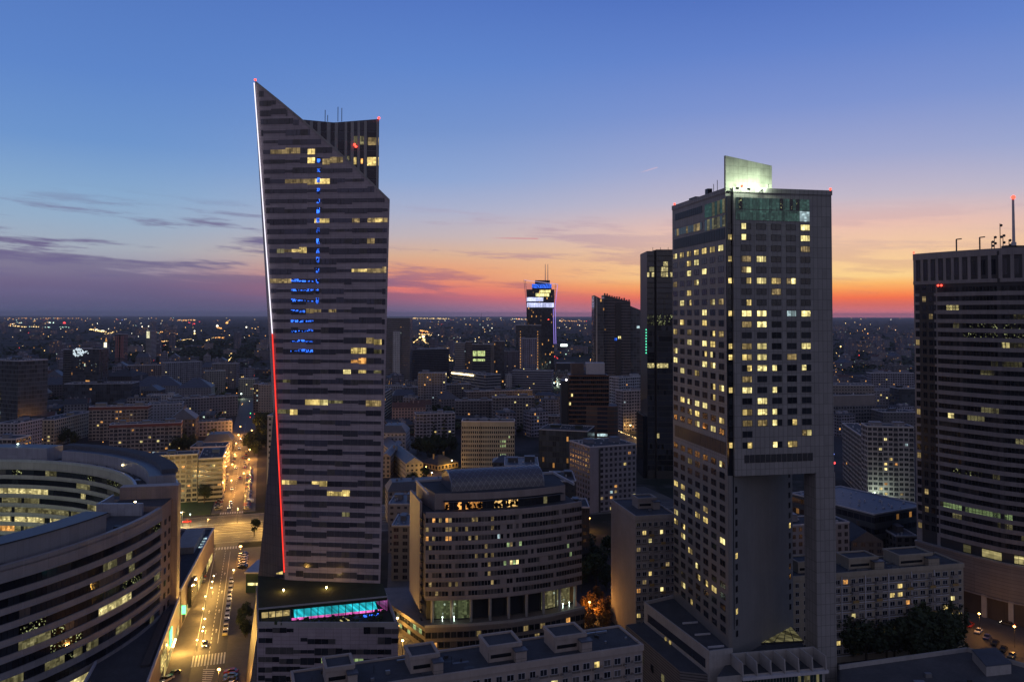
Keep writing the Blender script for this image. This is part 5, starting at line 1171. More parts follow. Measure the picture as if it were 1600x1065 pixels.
spark = bb(OB, 'black glass tower with a cluster of white lights shining on its facade', 'office building', 112, 155, 545, 1010, 0, 24, (.05, .052, .058), 'curtain', .01, fh=3.6, cw=2.6)
bb(OB, 'dim slab joined to the left side of the sparkling black tower', 'office building', 99, 112, 546, 1012, 0, 24, (.07, .075, .078), 'ribbon', .02)
bb(OB, 'dark tent-like sloping roof right of the thin black chimney', 'hall', 160, 206, 588, 1080, 0, 50, (.06, .06, .07), 'small', 0, roof='hip', roofm='roof')
# centre, between the sail tower and the hotel
bb(OB, 'broad concrete hotel block with a pale upright slab beside the sail tower', 'hotel', 598, 641, 497, 1290, 0, 30, (.20, .19, .185), 'ribbon', .01, fh=3.2, huts=0)
bb(OB, 'pale upright slab standing before the broad concrete hotel', 'building', 614, 625, 518, 1285, 0, 4, (.42, .41, .40), 'small', 0, huts=0)
bb(OB, 'low dark office block below the string of avenue lights', 'office building', 646, 702, 546, 1330, 30, 40, (.08, .08, .09), 'ribbon', .04, lw=4)
bb(OB, 'lit yellow box building among the far avenue lights', 'building', 683, 700, 543, 1750, 0, 30, (.3, .24, .12), 'curtain', .5)
bb(OB, 'small white-framed office with one greenish lit corner', 'office building', 711, 728, 536, 1330, 0, 22, (.3, .3, .31), 'ribbon', .04, lw=3)
bb(OB, 'brown round-cornered office beside the white-framed one', 'office building', 727, 738, 534, 1330, 0, 26, (.17, .145, .13), 'ribbon', .05)
offg = bb(OB, 'dark-framed office with two rows of big greenish lit windows', 'office building', 738, 766, 538, 1230, 0, 26, (.07, .07, .075), 'ribbon', .0, fh=4)
bb(OB, 'slim black tower with a red rim light on top', 'office building', 772, 788, 533, 1240, 0, 22, (.035, .035, .04), 'curtain', .02)
bb(OB, 'grey core wall left of the slim black tower', 'building', 765, 772, 538, 1238, 0, 22, (.21, .19, .18), 'small', 0)
bb(AB, 'pale gridded housing block left of the tall gridded tower', 'apartment block', 788, 812, 549, 1270, 0, 18, (.25, .25, .32), 'wide', .06, fh=3, lw=7)
grid = bb(AB, 'tall pale gridded apartment tower with a string of orange lights up each edge', 'apartment tower', 811, 841, 529, 1255, 0, 20, (.25, .25, .33), 'wide', .02, fh=3, lw=6)
bb(OB, 'dark stepped crown rising right behind the gridded apartment tower', 'office building', 806, 846, 508, 1300, 0, 24, (.07, .065, .07), 'curtain', .01)
bb(OB, 'long banded office with white floodlights along its foot', 'office building', 800, 862, 579, 1190, -10, 24, (.24, .24, .28), 'ribbon', .01, fh=3.4, lw=3)
bb(OB, 'pale blank cube at the left end of the long banded office', 'building', 790, 800, 586, 1180, 0, 20, (.33, .32, .33), 'small', 0)
lampy = bb(OB, 'curved roof-lit building with lamps along its cornice', 'office building', 706, 759, 580, 1120, -70, 24, (.22, .21, .21), 'ribbon', .02, fh=4)
bb(AB, 'ten-storey apartment tower with pale corner piers and orange windows', 'apartment block', 653, 696, 583, 940, 0, 18, (.23, .225, .25), 'wide', .03, huts=1, lw=14)
bb(TN, 'pink tenement under a dark red roof behind the willow garden street', 'house', 613, 665, 637, 800, 6, 14, (.30, .22, .2), 'punched', .04, roof='gable', lw=8)
bb(AB, 'grey-violet apartment block with dark loggias behind two poplars', 'apartment block', 650, 711, 647, 705, 8, 13, (.27, .26, .29), 'wide', .03, huts=1, lw=5)
bb(OB, 'ribbed pale facade seen edge-on just right of the sail tower', 'office building', 596, 612, 616, 850, 70, 40, (.32, .29, .22), 'ribbon', .02, fh=3.4)
bb(TN, 'low house with two lit roof windows behind the pink tenement', 'house', 600, 632, 603, 1030, 0, 16, (.25, .25, .27), 'punched', .03, lw=2)
bb(TN, 'dark-walled house left of the ten-storey tower', 'house', 628, 652, 605, 1010, 0, 20, (.12, .12, .14), 'punched', .02)
bb(TN, 'flat grey house in front of the dark-walled house', 'house', 630, 652, 621, 930, 0, 16, (.24, .24, .27), 'punched', .02)
bb(TN, 'windowless pale house with a pitted roof close right of the sail tower', 'house', 592, 634, 676, 640, 0, 26, (.31, .30, .31), 'small', 0, roof='mansard', roofm='roofb')
gab = bb(TN, 'tenement row with a tall pale stepped gable and slate roofs', 'house', 634, 661, 724, 545, 4, 105, (.34, .31, .24), 'small', 0, roof='gable', roofm='roofb')
bb(TN, 'second tenement row along the lane with ochre-lit walls', 'house', 596, 610, 712, 560, 0, 60, (.26, .22, .19), 'punched', .02, roof='gable', roofm='roofb')
bb(TN, 'orange-lit corner tenement beside the parked car in the lane', 'house', 684, 716, 730, 585, 14, 20, (.36, .29, .17), 'punched', .03, roof='hip', roofm='roof')
bb(TN, 'long slate-blue roof with chimneys behind the curved office', 'house', 606, 722, 768, 440, 10, 16, (.2, .2, .22), 'punched', .01, roof='mansard', roofm='roofb')
bb(TN, 'grey blank-walled house with roof huts left of the curved office', 'house', 607, 650, 788, 385, 0, 22, (.24, .22, .215), 'small', .0, roofm='roofb', huts=2)
bb(TN, 'lower grey house with one balcony at the start of the narrow passage', 'house', 612, 640, 822, 345, 0, 20, (.2, .19, .185), 'punched', .02, roofm='roofb')
cof = None
bb(TN, 'brownish apartment house left of the dark balconied slab', 'apartment block', 698, 736, 601, 960, 10, 14, (.19, .17, .16), 'wide', .04, lw=6)
bb(AB, 'dark slab with rows of loggias in front of the lamp-lined building', 'apartment block', 728, 832, 612, 930, 20, 14, (.16, .15, .16), 'wide', .03, huts=3, lw=8)
bb(AB, 'nearer dark slab with four black balcony columns and orange windows', 'apartment block', 770, 835, 621, 800, 4, 13, (.18, .17, .175), 'wide', .03, huts=2, lw=14)
bb(AB, 'plain brown slab behind the cream office', 'apartment block', 712, 772, 626, 830, 4, 13, (.155, .145, .15), 'wide', .03, huts=2, lw=6)
bb(TN, 'orange-lit low house at the left of the small square', 'house', 836, 869, 621, 1090, 0, 14, (.34, .25, .16), 'punched', .02, roof='hip', roofm='roofb')
bb(TN, 'orange-lit low house at the right of the small square', 'house', 868, 890, 622, 1080, 0, 14, (.34, .25, .16), 'punched', .02, roof='hip', roofm='roofb')
bb(TN, 'low brown row in front of the small square', 'house', 836, 892, 650, 790, 0, 14, (.15, .13, .125), 'punched', .02, lw=5)
bb(OB, 'dark glass office with green plants and lights behind its panes', 'office building', 842, 918, 671, 600, -10, 30, (.035, .045, .038), 'curtain', .02, fh=3.8, cw=2.6, huts=2)
bb(OB, 'dark blue flat-roofed block right behind the glass vault', 'building', 788, 842, 728, 440, 0, 26, (.06, .065, .075), 'small', .01, roofm='roofb', huts=2)
bb(OB, 'low building with a steep blue pyramid roof behind the glass vault', 'building', 770, 803, 722, 470, 0, 13, (.07, .08, .09), 'small', 0, roof='hip', roofm='roofb')
bb(OB, 'black stepped block tucked behind the right end of the curved office', 'building', 862, 900, 752, 390, 0, 24, (.035, .036, .042), 'small', 0, huts=2)
bb(OB, 'lower black block at the right end of the curved office', 'building', 893, 921, 793, 345, 0, 16, (.03, .031, .036), 'small', 0)
bb(AB, 'grey-blue apartment slab with a blank corner and orange windows', 'apartment block', 922, 994, 699, 462, 12, 26, (.17, .172, .205), 'punched', .03, huts=2, lw=15)
GB = B[-1]
bb(AB, 'taller pale white apartment slab before the slanted dark tower', 'apartment block', 967, 1012, 590, 830, 20, 16, (.34, .35, .38), 'wide', .03, huts=1, lw=4)
bb(AB, 'lower white apartment slab with loggias in front of the taller one', 'apartment block', 974, 1016, 611, 780, 14, 14, (.28, .25, .26), 'wide', .02, huts=1, lw=4)
# right, behind and beside the hotel leg
bb(OB, 'wide dark office with rows of black windows beyond the right apartment tower', 'office building', 1296, 1367, 618, 790, 10, 40, (.14, .14, .15), 'wide', .01, fh=3.5, huts=0, band=(10, (.19, .17, .16)), lw=2)
bb(OB, 'blank brownish roof storey crowning the wide dark office', 'building', 1296, 1366, 602, 812, 0, 26, (.20, .18, .165), 'small', 0, huts=0)
bb(AB, 'grey apartment slab on the skyline right of the hotel with many lit windows', 'apartment block', 1361, 1428, 583, 1020, 0, 14, (.24, .235, .28), 'wide', .07, huts=3, lw=16)
bb(OB, 'pale building with a column of lit stair windows near the banded tower', 'building', 1365, 1406, 610, 880, 0, 18, (.27, .26, .28), 'small', .0, lw=6)
bb(OB, 'black glass cube with a lit doorway beside the banded tower', 'office building', 1404, 1432, 607, 850, 0, 20, (.04, .042, .05), 'curtain', .01)
bb(OB, 'low dark flat-topped annexe with lamps on its roof edge', 'building', 1380, 1432, 644, 760, 0, 26, (.1, .1, .11), 'small', 0, huts=1)
rb = bb(AB, 'big pale apartment tower with dense balconies left of the banded tower', 'apartment tower', 1355, 1428, 666, 482, -4, 13, (.28, .265, .275), 'wide', .03, huts=2, lw=22)
bb(AB, 'balconied long side of the big pale apartment tower', 'apartment block', 1316, 1355, 661, 560, -76, 10, (.27, .25, .23), 'wide', .02, huts=0, lw=2)
bb(OB, 'low modern hall with an overhanging flat roof behind the hotel leg', 'hall', 1236, 1366, 771, 400, -42, 36, (.05, .055, .06), 'ribbon', .06, fh=5, huts=0, roofm='roofb', gcol=None)
bb(AB, 'small grey apartment block seen through the gap of the hotel leg', 'apartment block', 1225, 1327, 822, 330, 6, 13, (.23, .22, .235), 'punched', .02, huts=2, lw=4)
bb(TN, 'dark gabled old house in the shade behind the balcony block', 'house', 1330, 1380, 845, 345, 0, 22, (.11, .10, .10), 'punched', .01, roof='gable', roofm='roof')
bb(TN, 'old house with a black hipped roof left of the banded tower\'s base', 'house', 1362, 1412, 828, 368, 0, 24, (.10, .095, .10), 'punched', .01, roof='hip', roofm='roof')
bb(TN, 'narrow grey house with a stepped roof near the banded tower\'s base', 'house', 1400, 1434, 838, 352, 0, 16, (.13, .12, .12), 'punched', .01, roofm='roofb')
bb(OB, 'low wall-like building with a pale roof edge before the right plaza', 'building', 1330, 1400, 806, 400, -12, 10, (.16, .16, .17), 'small', 0, huts=0)

# ------------------------------------------------------------------ single landmarks of the middle distance
def loc_root(name, label, cat, uL, vL, YL, uR, vR, YR):
    Pp, Q = pt(uL, vL, YL), pt(uR, vR, YR); rz = math.atan2(Q.y - Pp.y, Q.x - Pp.x)
    root = thing(name, label, cat, (Pp.x, Pp.y, 0), rz); FOOT.append(((Pp.x + Q.x) / 2, (Pp.y + Q.y) / 2 + 12, 25.))
    return root, math.hypot(Q.x - Pp.x, Q.y - Pp.y), Pp.z, (Matrix.Translation(root.location) @ Matrix.Rotation(rz, 4, 'Z')).inverted()
def cream_office():
    root, W_, H, inv = loc_root('office_building', 'cream office slab with eleven rows of small black windows, bluish end wall', 'office building', 721.5, 659, 590, 804, 655, 590)
    MB().box(0, W_, 0, 14, 0, H).build('wall', M['plain'], root, col=(.36, .335, .245, 0))
    MB().box(-.3, -.01, .2, 13.8, 0, H - .5).build('end_wall', M['plain'], root, col=(.24, .25, .31, 0))
    b = MB(); b.box(.4, W_ - .4, .4, 13.6, H, H + .15, 0)
    for a in ((-.3, W_ + .2, -.2, .4), (-.3, W_ + .2, 13.6, 14.2), (-.3, .4, .4, 13.6), (W_ - .4, W_ + .2, .4, 13.6)): b.box(*a, H, H + .9, 1)
    r_ = b.build('roof', [M['roof'], M['trim']], root)
    for k in range(4): MB().box(3 + k * 8, 5 + k * 8, 4, 7, H + .15, H + 1.6).build('roof_unit', M['dark'], r_)
    cells = []; n = 25
    for r in range(12):
        for k in range(n):
            z = H - 4.2 - r * 3.32; lit_ = (k in (18, 19, 20) and r in (3, 4, 6)) or (r == 2 and k == 22)
            cells.append((((k + .5) * W_ / n, 0, z), 0, W_ / n * .52, 1.75, PANES['l_green'] if lit_ and R.random() < .8 else PANED[R.choice(('g_dark', 'g_dark', 'g_mid'))]))
    windows(root, cells)
    for k in (.36,): MB().box(W_ * k - .1, W_ * k + .1, -.12, .02, 0, H).build('expansion_joint', M['dark'], root)
    for k in range(12): MB().box(-.42, -.31, 2 + (k % 2) * 6, 5 + (k % 2) * 6, H - 5 - k * 3.3, H - 3.6 - k * 3.3).build('window', M['g_blue'], root)
cream_office()
def spire():
    Y = 1460.; q = lambda u, v, dy=0: pt(u, v, Y + dy)
    b0 = q(845, 560); O = Vector((b0.x, b0.y, 0)); root = thing('glass_skyscraper', 'distant glass skyscraper with a flared lattice crown, twin masts and glowing white bands', 'skyscraper', O)
    L = lambda u, v, dy=0: q(u, v, dy) - O
    FOOT.append((b0.x, b0.y + 15, 40.))
    c = [L(823, 480), L(866, 480), L(868, 470), L(866.5, 447), L(829, 441), L(822, 470)]
    z0 = [Vector((c[0].x, 0, 0)), Vector((c[1].x + 1, 0, 0))]
    sk = M['g_dark']; fm = facade('spire_wall', .47, .40, glassc=(.014, .016, .02))
    W_ = c[1].x - c[0].x; H = L(845, 452).z
    b = MB(); rect_walls(b, W_, 34, H, 18, 14, 44); b.face([(0, 0, H), (W_, 0, H), (W_, 34, H), (0, 34, H)])
    o = b.build('shaft', [fm], root, col=(.025, .027, .032, .10)); o.location = (c[0].x, 0, 0)
    t = MB(); a0, a1 = L(832, 452), L(862, 452); t.box(a0.x, a1.x, 3, 26, H, L(845, 444).z); t.box(a0.x + 5, a1.x - 3, 6, 22, L(845, 444).z, L(845, 437.5).z); t.build('crown_core', M['dark'], root)
    MB().box(a0.x - 1, a1.x, 2.5, 2.95, L(845, 450).z, L(845, 443.5).z).build('blue_glow_band', M['blue'], root)
    for u0, u1, v0, v1 in ((823, 849, 464.5, 470.5), (823.5, 865.5, 473, 480)):
        A_, B_ = L(u0, v1), L(u1, v0); MB().box(A_.x, B_.x, -.6, -.05, A_.z, B_.z).build('light_band', lit('led_screen', (.62, .66, 1.), 1.05, .25, .6), root)
    for u0, u1, v0, v1 in ((837, 858, 458, 463), (843, 860, 453, 457)):
        A_, B_ = L(u0, v1), L(u1, v0); MB().box(A_.x, B_.x, -.4, -.04, A_.z, B_.z).build('window_band', lit('lit_crown', (1., .9, .35), 1.2, .3, .5), root)
    for us in ((818.5, 437, 823, 480), (821, 438, 824.5, 478), (871.5, 444, 866.5, 480), (868.5, 443, 865, 478)):
        MB().tube(L(us[0], us[1]), L(us[2], us[3]), .45, 4).build('fin_frame', M['steel'], root)
    for k in range(9):
        v = 439 + k * 4.4; f = k / 9; MB().tube(L(818.5 + 4.5 * f, v), L(823 + 1.5 * f, v - .3), .25, 4).build('fin_rung', M['steel'], root)
        MB().tube(L(871.5 - 5 * f, v + 5), L(866 - 1 * f, v + 5), .25, 4).build('fin_rung', M['steel'], root)
    MB().tube(L(819, 437.5), L(871.5, 444), .5, 4).build('light_strip', em('violet_line', (.75, .6, 1.), .8), root)
    for u in (864.5, 867.5): MB().tube(L(u, 482, -1), L(u + 1.2, 537, -1), .55, 4).build('light_strip', em('violet_line2', (.42, .3, 1.), 1.1), root)
    MB().tube(L(871.2, 445, -1), L(867, 481, -1), .5, 4).build('light_strip', MATS['violet_line2'], root)
    for u in (852, 856): MB().tube(L(u, 440, 12), L(u, 412.5, 12), .75, 6, r2=.4).build('mast', M['trim'], root)
    MB().box(c[1].x + 5, c[1].x + 40, 5, 40, 0, 25).build('base_wing', M['dark'], root); MB().box(c[1].x + 12, c[1].x + 24, 4.2, 4.9, L(860, 541).z, L(860, 537.5).z).build('lit_sign', em('white_sign', (.85, 1., .95), 4.), root)
    for z in range(4): b = MB(); b.ball(L(857, 499 + z * .01), 1.); 
    b.build('warning_light', M['e_red'], root)
spire()
def slanted_tower():
    Y = 930.; P0 = pt(928.5, 461, Y); O = Vector((P0.x, P0.y, 0)); L = lambda u, v, dy=0: pt(u, v, Y + dy) - O
    root = thing('dark_tower', 'dark tower with a jagged sloping roofline right of the twin-mast skyscraper', 'skyscraper', O); FOOT.append((P0.x + 30, P0.y + 20, 40.))
    def ext(name, tops, y, dep, m, col, nf, z0=0., style='ribbon'):
        b = MB(); x0, x1 = tops[0][0], tops[-1][0]; pts_ = [L(u, v, y) for u, v in tops]; lo = [Vector((pts_[0].x, pts_[0].y, z0)), Vector((pts_[-1].x, pts_[-1].y, z0))]
        T_ = max(p.z for p in pts_); w = (pts_[-1].x - pts_[0].x); uvf = lambda p: ((p.x - pts_[0].x) / 3.4 + 3, p.z / 3.4)
        f = [lo[0], lo[1]] + pts_[::-1]; b.face(f, 0, [uvf(p) for p in f]); back = [p + Vector((0, dep, 0)) for p in f]; b.face(back[::-1], 0, [uvf(p) for p in back[::-1]])
        for k in range(len(f)):
            a, c_ = f[k], f[(k + 1) % len(f)]; q_ = [a, a + Vector((0, dep, 0)), c_ + Vector((0, dep, 0)), c_]
            b.face(q_, 0, [(p.y / 3.4, p.z / 3.4) for p in q_])
        return b.build(name, [M[style]], root, col=(*col, m))
    ext('left_wing', [(928.5, 461), (940, 467), (944, 468)], 0, 30, .012, (.10, .10, .11), 30, style='curtain')
    ext('middle_slab', [(944.2, 460.5), (964, 466), (985, 471), (985.2, 478)], 3, 30, .006, (.085, .08, .085), 30)
    ext('right_wing', [(985.4, 478), (998, 483), (1011, 487.5)], 6, 30, .008, (.12, .12, .14), 28, style='curtain')
    p = L(932, 470, -1); MB().box(L(931, 470).x, L(933.3, 470).x, -.8, -.05, 14, L(931, 464).z).build('edge_fin', M['conc'], root)
    MB().box(L(962, 470).x, L(971, 470).x, 2.2, 2.95, 5, L(965, 474).z).build('recess', M['dark'], root)
    for k in range(11): q_ = L(944 + k * 3.8, 460.5 + k * .95, 6); MB().box(q_.x, q_.x + 1.6, q_.y, q_.y + 2, q_.z - .5, q_.z + R.uniform(.8, 2.4)).build('roof_plant', M['dark'], root)
    for u, v, m in ((968, 527, 'l_bright'), (998, 511, 'l_cool'), (944, 512, 'l_cool'), (962, 530, 'blue')): q_ = L(u, v, 2); MB().box(q_.x - 1.6, q_.x + 1.6, 2. if 944 < u < 985 else (-.4 if u < 944 else 5.2), 2.4 if 944 < u < 985 else (-.05 if u < 944 else 5.9), q_.z - 1.4, q_.z + 1.4).build('window', M[m], root)
slanted_tower()
def glass_tower():
    Y = 560.; P0 = pt(1010.5, 390, Y); O = Vector((P0.x, P0.y, 0)); L = lambda u, v, dy=0: pt(u, v, Y + dy) - O
    root = thing('dark_glass_tower', 'dark glass tower standing half hidden behind the hotel with bands of yellow lit floors', 'skyscraper', O); FOOT.append((P0.x + 20, P0.y + 20, 40.))
    H = L(1020, 390).z; x1, x2, x3 = L(1022.5, 500).x, L(1025, 500).x, L(1075, 500).x
    MB().box(.2, x1, .2, 30, 0, H - 1).build('left_shaft', M['dark'], root); MB().box(x1 + .01, x2, 1.4, 30, 0, H - .2).build('core_slot', M['dark'], root); MB().box(x2 + .01, x3, -1.4, 30, 0, H).build('right_shaft', M['dark'], root)
    fh = 3.75; k = 0; g_ = {q: i for i, q in enumerate(('g_blue', 'g_mid', 'g_dark', 'l_office', 'l_faint', 'spark'))}; mats = [M[q] for q in g_]
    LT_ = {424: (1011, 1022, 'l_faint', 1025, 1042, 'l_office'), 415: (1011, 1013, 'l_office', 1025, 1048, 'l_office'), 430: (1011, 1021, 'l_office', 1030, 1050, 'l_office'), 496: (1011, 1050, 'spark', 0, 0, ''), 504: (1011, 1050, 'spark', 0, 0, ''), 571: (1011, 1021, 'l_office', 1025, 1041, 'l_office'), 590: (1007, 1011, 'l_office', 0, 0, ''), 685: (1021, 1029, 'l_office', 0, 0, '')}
    while H - (k + 1) * fh > 6:
        z = H - (k + .5) * fh - 1; b = MB(); k += 1
        for xa, xb, y in ((.25, x1 - .1, 0), (x2 + .2, x3, -1.6)):
            n = int((xb - xa) / 1.55); m0 = R.choice((0, 0, 1, 1, 2))
            for j in range(n):
                a = xa + (xb - xa) * j / n; m_ = m0 if R.random() < .8 else R.choice((0, 1, 2))
                w_ = O + Vector((a, y, z)); q_ = CM.transposed() @ (w_ - EYE); u = 800 + F * q_.x / -q_.z; v = V0 - F * q_.y / -q_.z
                for lv, (u0, u1, mm, u2, u3, m2) in LT_.items():
                    if abs(v - lv) < 4.2:
                        if u0 <= u <= u1 and R.random() < .8: m_ = g_[mm]
                        elif u2 <= u <= u3 and R.random() < .8: m_ = g_[m2]
                b.box(a + .05, a + (xb - xa) / n - .05, y, y + .19, z - fh / 2 + .55, z + fh / 2 - .05, m_, 'k')
        b.build('window_band', mats, root)
    lw_ = L(1005, 650); MB().box(lw_.x, -.05, 1, 30, 0, lw_.z).build('lower_shaft', M['g_dark'], root)
    for u in (1020, 1032, 1044): q_ = L(u, 389, 6); MB().tube((q_.x, 6, H - .5), (q_.x, 6, H + 2.2), .15).build('antenna', M['dark'], root)
    for j in range(9): q_ = L(1010.6, 515 + j * 4.5); b = MB(); b.ball((q_.x - .5, -.3, q_.z), .45, 0, 6, 4); b.build('edge_light', em('teal_lamp', (.1, .9, .5), 2.), root)
glass_tower()
def rounded_brown():
    root, W_, H, inv = loc_root('office_building', 'brown office tower with thin orange floor lines and a pale rooftop box', 'office building', 889, 586, 640, 951, 586, 640)
    x2 = (inv @ pt(966, 640, 640)).x; z2 = (inv @ pt(960, 634, 640)).z
    MB().box(0, W_, 0, 22, 0, H, 0).build('wall', pm('dark_brown_cladding', (.075, .06, .055), .5, .3, .2), root)
    lowp = [(W_ * .42, 0)] + [(W_ * .42 + (x2 - W_ * .42) * math.sin(a), -4.5 * math.sin(2 * a) - .5) for a in (.35, .7, 1.0, 1.25, 1.5)] + [(x2, 16), (W_ * .42, 16)]
    MB().prism(lowp, 0, z2).build('round_wing', MATS['dark_brown_cladding'], root)
    ln = pm('orange_band', (.26, .10, .035), .6, .3, .5); fh = 3.45; k = 0
    while H - k * fh > 8:
        z = H - .4 - k * fh; k += 1; b = MB(); b.box(-.2, W_ + .15, -.25, 0, z - .22, z + .22, 0); b.build('floor_line', ln, root)
        g_ = MB(); n = 20
        for j in range(n): g_.box(W_ * j / n + .12, W_ * (j + 1) / n - .12, -.12, .02, z - fh + .7, z - .5, R.choices((0, 1, 2), (10, 5, .5 if 2 < k < 8 else .1))[0], 'k')
        g_.build('window_band', [M['g_dark'], M['g_mid'], M['l_bright']], root)
        if z < z2:
            b = MB()
            for (xa, ya), (xb, yb) in zip(lowp[:6], lowp[1:7]): b.extr([(xa, ya - .15, z - .2), (xb, yb - .15, z - .2), (xb, yb - .15, z + .2), (xa, ya - .15, z + .2)], (0, .14, 0))
            b.build('floor_line', ln, root)
            g_ = MB(); (xa, ya), (xb, yb) = lowp[1], lowp[2]; g_.extr([(xa, ya - .1, z - 2.8), (xb, yb - .1, z - 2.8), (xb, yb - .1, z - .6), (xa, ya - .1, z - .6)], (0, .08, 0)); g_.build('window', M['l_cool' if k > 13 else 'g_blue'], root)
    a, b_ = inv @ pt(915, 566, 650), inv @ pt(943.5, 585, 650); MB().box(a.x, b_.x, 4, 14, H, a.z).build('roof_box', M['trim'], root); a2 = inv @ pt(892, 567, 650); MB().box(a2.x, a.x - 2, 5, 14, H, a2.z).build('roof_plant', M['plain'], root, col=(.1, .08, .075, 0)); MB().box(W_ * .12, W_ * .95, 1, 21, H, H + .5).build('roof', M['roof'], root)
    MB().box(-6, -.21, 2, 20, 0, H * .93).build('dark_flank', M['dark'], root)
    b = MB(); b.ball((-2, 2, H * .93 + .8), .8); b.build('warning_light', em('white_lamp', (1., .9, .9), 5.), root)
rounded_brown()
# lights and marks that belong to single blocks
def child_box(root, name, u0, u1, v0, v1, m, y=-.4, d=.3):
    inv = (Matrix.Translation(root.location) @ Matrix.Rotation(root.rotation_euler.z, 4, 'Z')).inverted(); Yr = root.location.y
    A_, B_ = inv @ pt(u0, v1, Yr), inv @ pt(u1, v0, Yr); return MB().box(A_.x, B_.x, y, y + d, A_.z, B_.z).build(name, M[m] if isinstance(m, str) else m, root)
M['e_pix'] = em('pixel_light', (.78, .92, 1.), 1.7); M['e_pixd'] = em('pixel_light_dim', (.4, .55, .6), .45)  # pixel_light_dim: dim emissive specks standing in for coloured reflections
def pix(root):
    for i in range(15):
        for j in range(12):
            d = ((i - 5.2) / 5.2) ** 2 + ((j - 4.2) / 4.4) ** 2
            if (d < 1 and R.random() < .74) or (d >= 1 and i > 9 and j in (3, 4, 5) and R.random() < .5): u, v = 112.6 + i * 1.75, 543.5 + j * 1.55; child_box(root, 'pixel_glow', u, u + 1.1, v, v + .95, 'e_pix')
    for k in range(16): u, v = R.uniform(112, 153), R.uniform(562, 580); child_box(root, 'pixel_glow', u, u + 1., v, v + .9, R.choice(('e_pixd', 'l_faint', 'l_or')))  # dim emissive specks stand in for coloured reflections on the glass
    child_box(root, 'window', 134, 140, 594, 596, 'l_or')
pix(spark)
for k, v in enumerate((598, 605, 612, 619, 626, 634, 641, 648, 655, 663, 670, 678)): child_box(GT, 'lit_floor', -2 if k % 3 else 3, 17 + k % 4, v, v + 3.2, 'l_cool' if v == 641 else 'l_faint', -.5)
child_box(GB, 'blank_wall', 921.5, 938, 699, 830, pm('blank_slab', (.19, .19, .225), .85, .3, .12), -.25, .24); child_box(GB, 'corner_recess', 938, 942, 702, 830, 'dark', -.1, .08)
for u in (813.2, 840.2):
    for k in range(14): v = 517 + k * 4.3; child_box(grid, 'edge_light', u - .5, u + .5, v, v + 1.8, 'l_or' if k else 'l_or', -.7)
for v0, v1 in ((548, 556), (560.5, 564)):
    for k in range(3): child_box(offg, 'lit_window', 739 + k * 6.6, 744.6 + k * 6.6, v0, v1, lit('lit_atrium', (.78, .95, .38), .95, .5))
for k in range(17):
    u = 708 + k * 3.1; v = 583 + k * .8 
    inv = (Matrix.Translation(lampy.location) @ Matrix.Rotation(lampy.rotation_euler.z, 4, 'Z')).inverted()
    W_ = 62.; b = MB(); b.ball((k * 3.4 + 1.5, -.9, 27.5 if False else FOOT[0][2] * 0 + pt(706, 580, 1120).z - 2.), .75, 0, 6, 4); b.build('cornice_lamp', M['e_warm'], lampy)
# towers, chimneys and masts standing alone
def shaft(name, label, cat, u, v0, v1, Y, w, m, taper=.8, extra=None):
    a, b_ = pt(u, v1, Y), pt(u, v0, Y); root = thing(name, label, cat, (a.x, a.y, 0)); MB().tube((0, 0, 0), (0, 0, b_.z), w, 8, r2=w * taper).build('shaft', M[m], root)
    rg = MB(); rg.tube((0, 0, b_.z), (0, 0, b_.z + w * .4), w * taper * 1.12, 8); rg.build('rim', M['conc' if m != 'conc' else 'dark'], root)
    return root, b_.z
r_, z_ = shaft('chimney', 'thin black chimney stack beside the sparkling black tower', 'chimney', 158.2, 548, 610, 985, .85, 'dark')
r_, z_ = shaft('church_tower', 'small floodlit church tower glowing white and orange on the left', 'church tower', 165.5, 534, 552, 1650, 2.6, 'conc', .85)
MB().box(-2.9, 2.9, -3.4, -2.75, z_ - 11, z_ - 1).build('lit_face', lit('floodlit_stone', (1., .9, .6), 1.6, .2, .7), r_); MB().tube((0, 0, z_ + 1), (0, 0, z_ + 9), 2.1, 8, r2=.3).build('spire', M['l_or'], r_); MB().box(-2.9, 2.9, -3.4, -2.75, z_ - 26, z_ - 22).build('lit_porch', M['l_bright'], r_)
shaft('radio_mast', 'very thin dark mast on the skyline left of the twin-mast skyscraper', 'mast', 752, 488, 520, 2600, .7, 'dark', .4)
shaft('radio_mast', 'faint thin mast on the far skyline left of the sail tower', 'mast', 66.5 + 352, 479, 500, 5000, 1.3, 'dark', .4)
def red_tower(u0, u1, label):
    o = block('apartment_tower', label, 'apartment tower', u0, u1, 522, 1720, 0, 20, (.15, .11, .12), 'ribbon', .03, huts=0)[0]
    for f in (.2, .75):
        A_ = pt(u0 + (u1 - u0) * f, 525, 1718) - o.location; MB().box(A_.x - .9, A_.x + .9, -.7, -.1, 20, A_.z).build('red_stripe', pm('red_panel', (.34, .15, .14), .8, .2, .5), o)
red_tower(180, 186, 'left one of a pair of dark apartment towers with dim red stripes'); red_tower(188, 193, 'right one of a pair of dark apartment towers with dim red stripes')
lf = block('office_building', 'far white-lit office front glowing between dark towers', 'office building', 228, 236, 517, 1900, 0, 30, (.3, .3, .3), 'ribbon', .0, huts=0)[0]
child_box(lf, 'lit_front', 229, 234, 517.5, 528, lit('lit_front', (1., .95, .6), 1.2, .15))

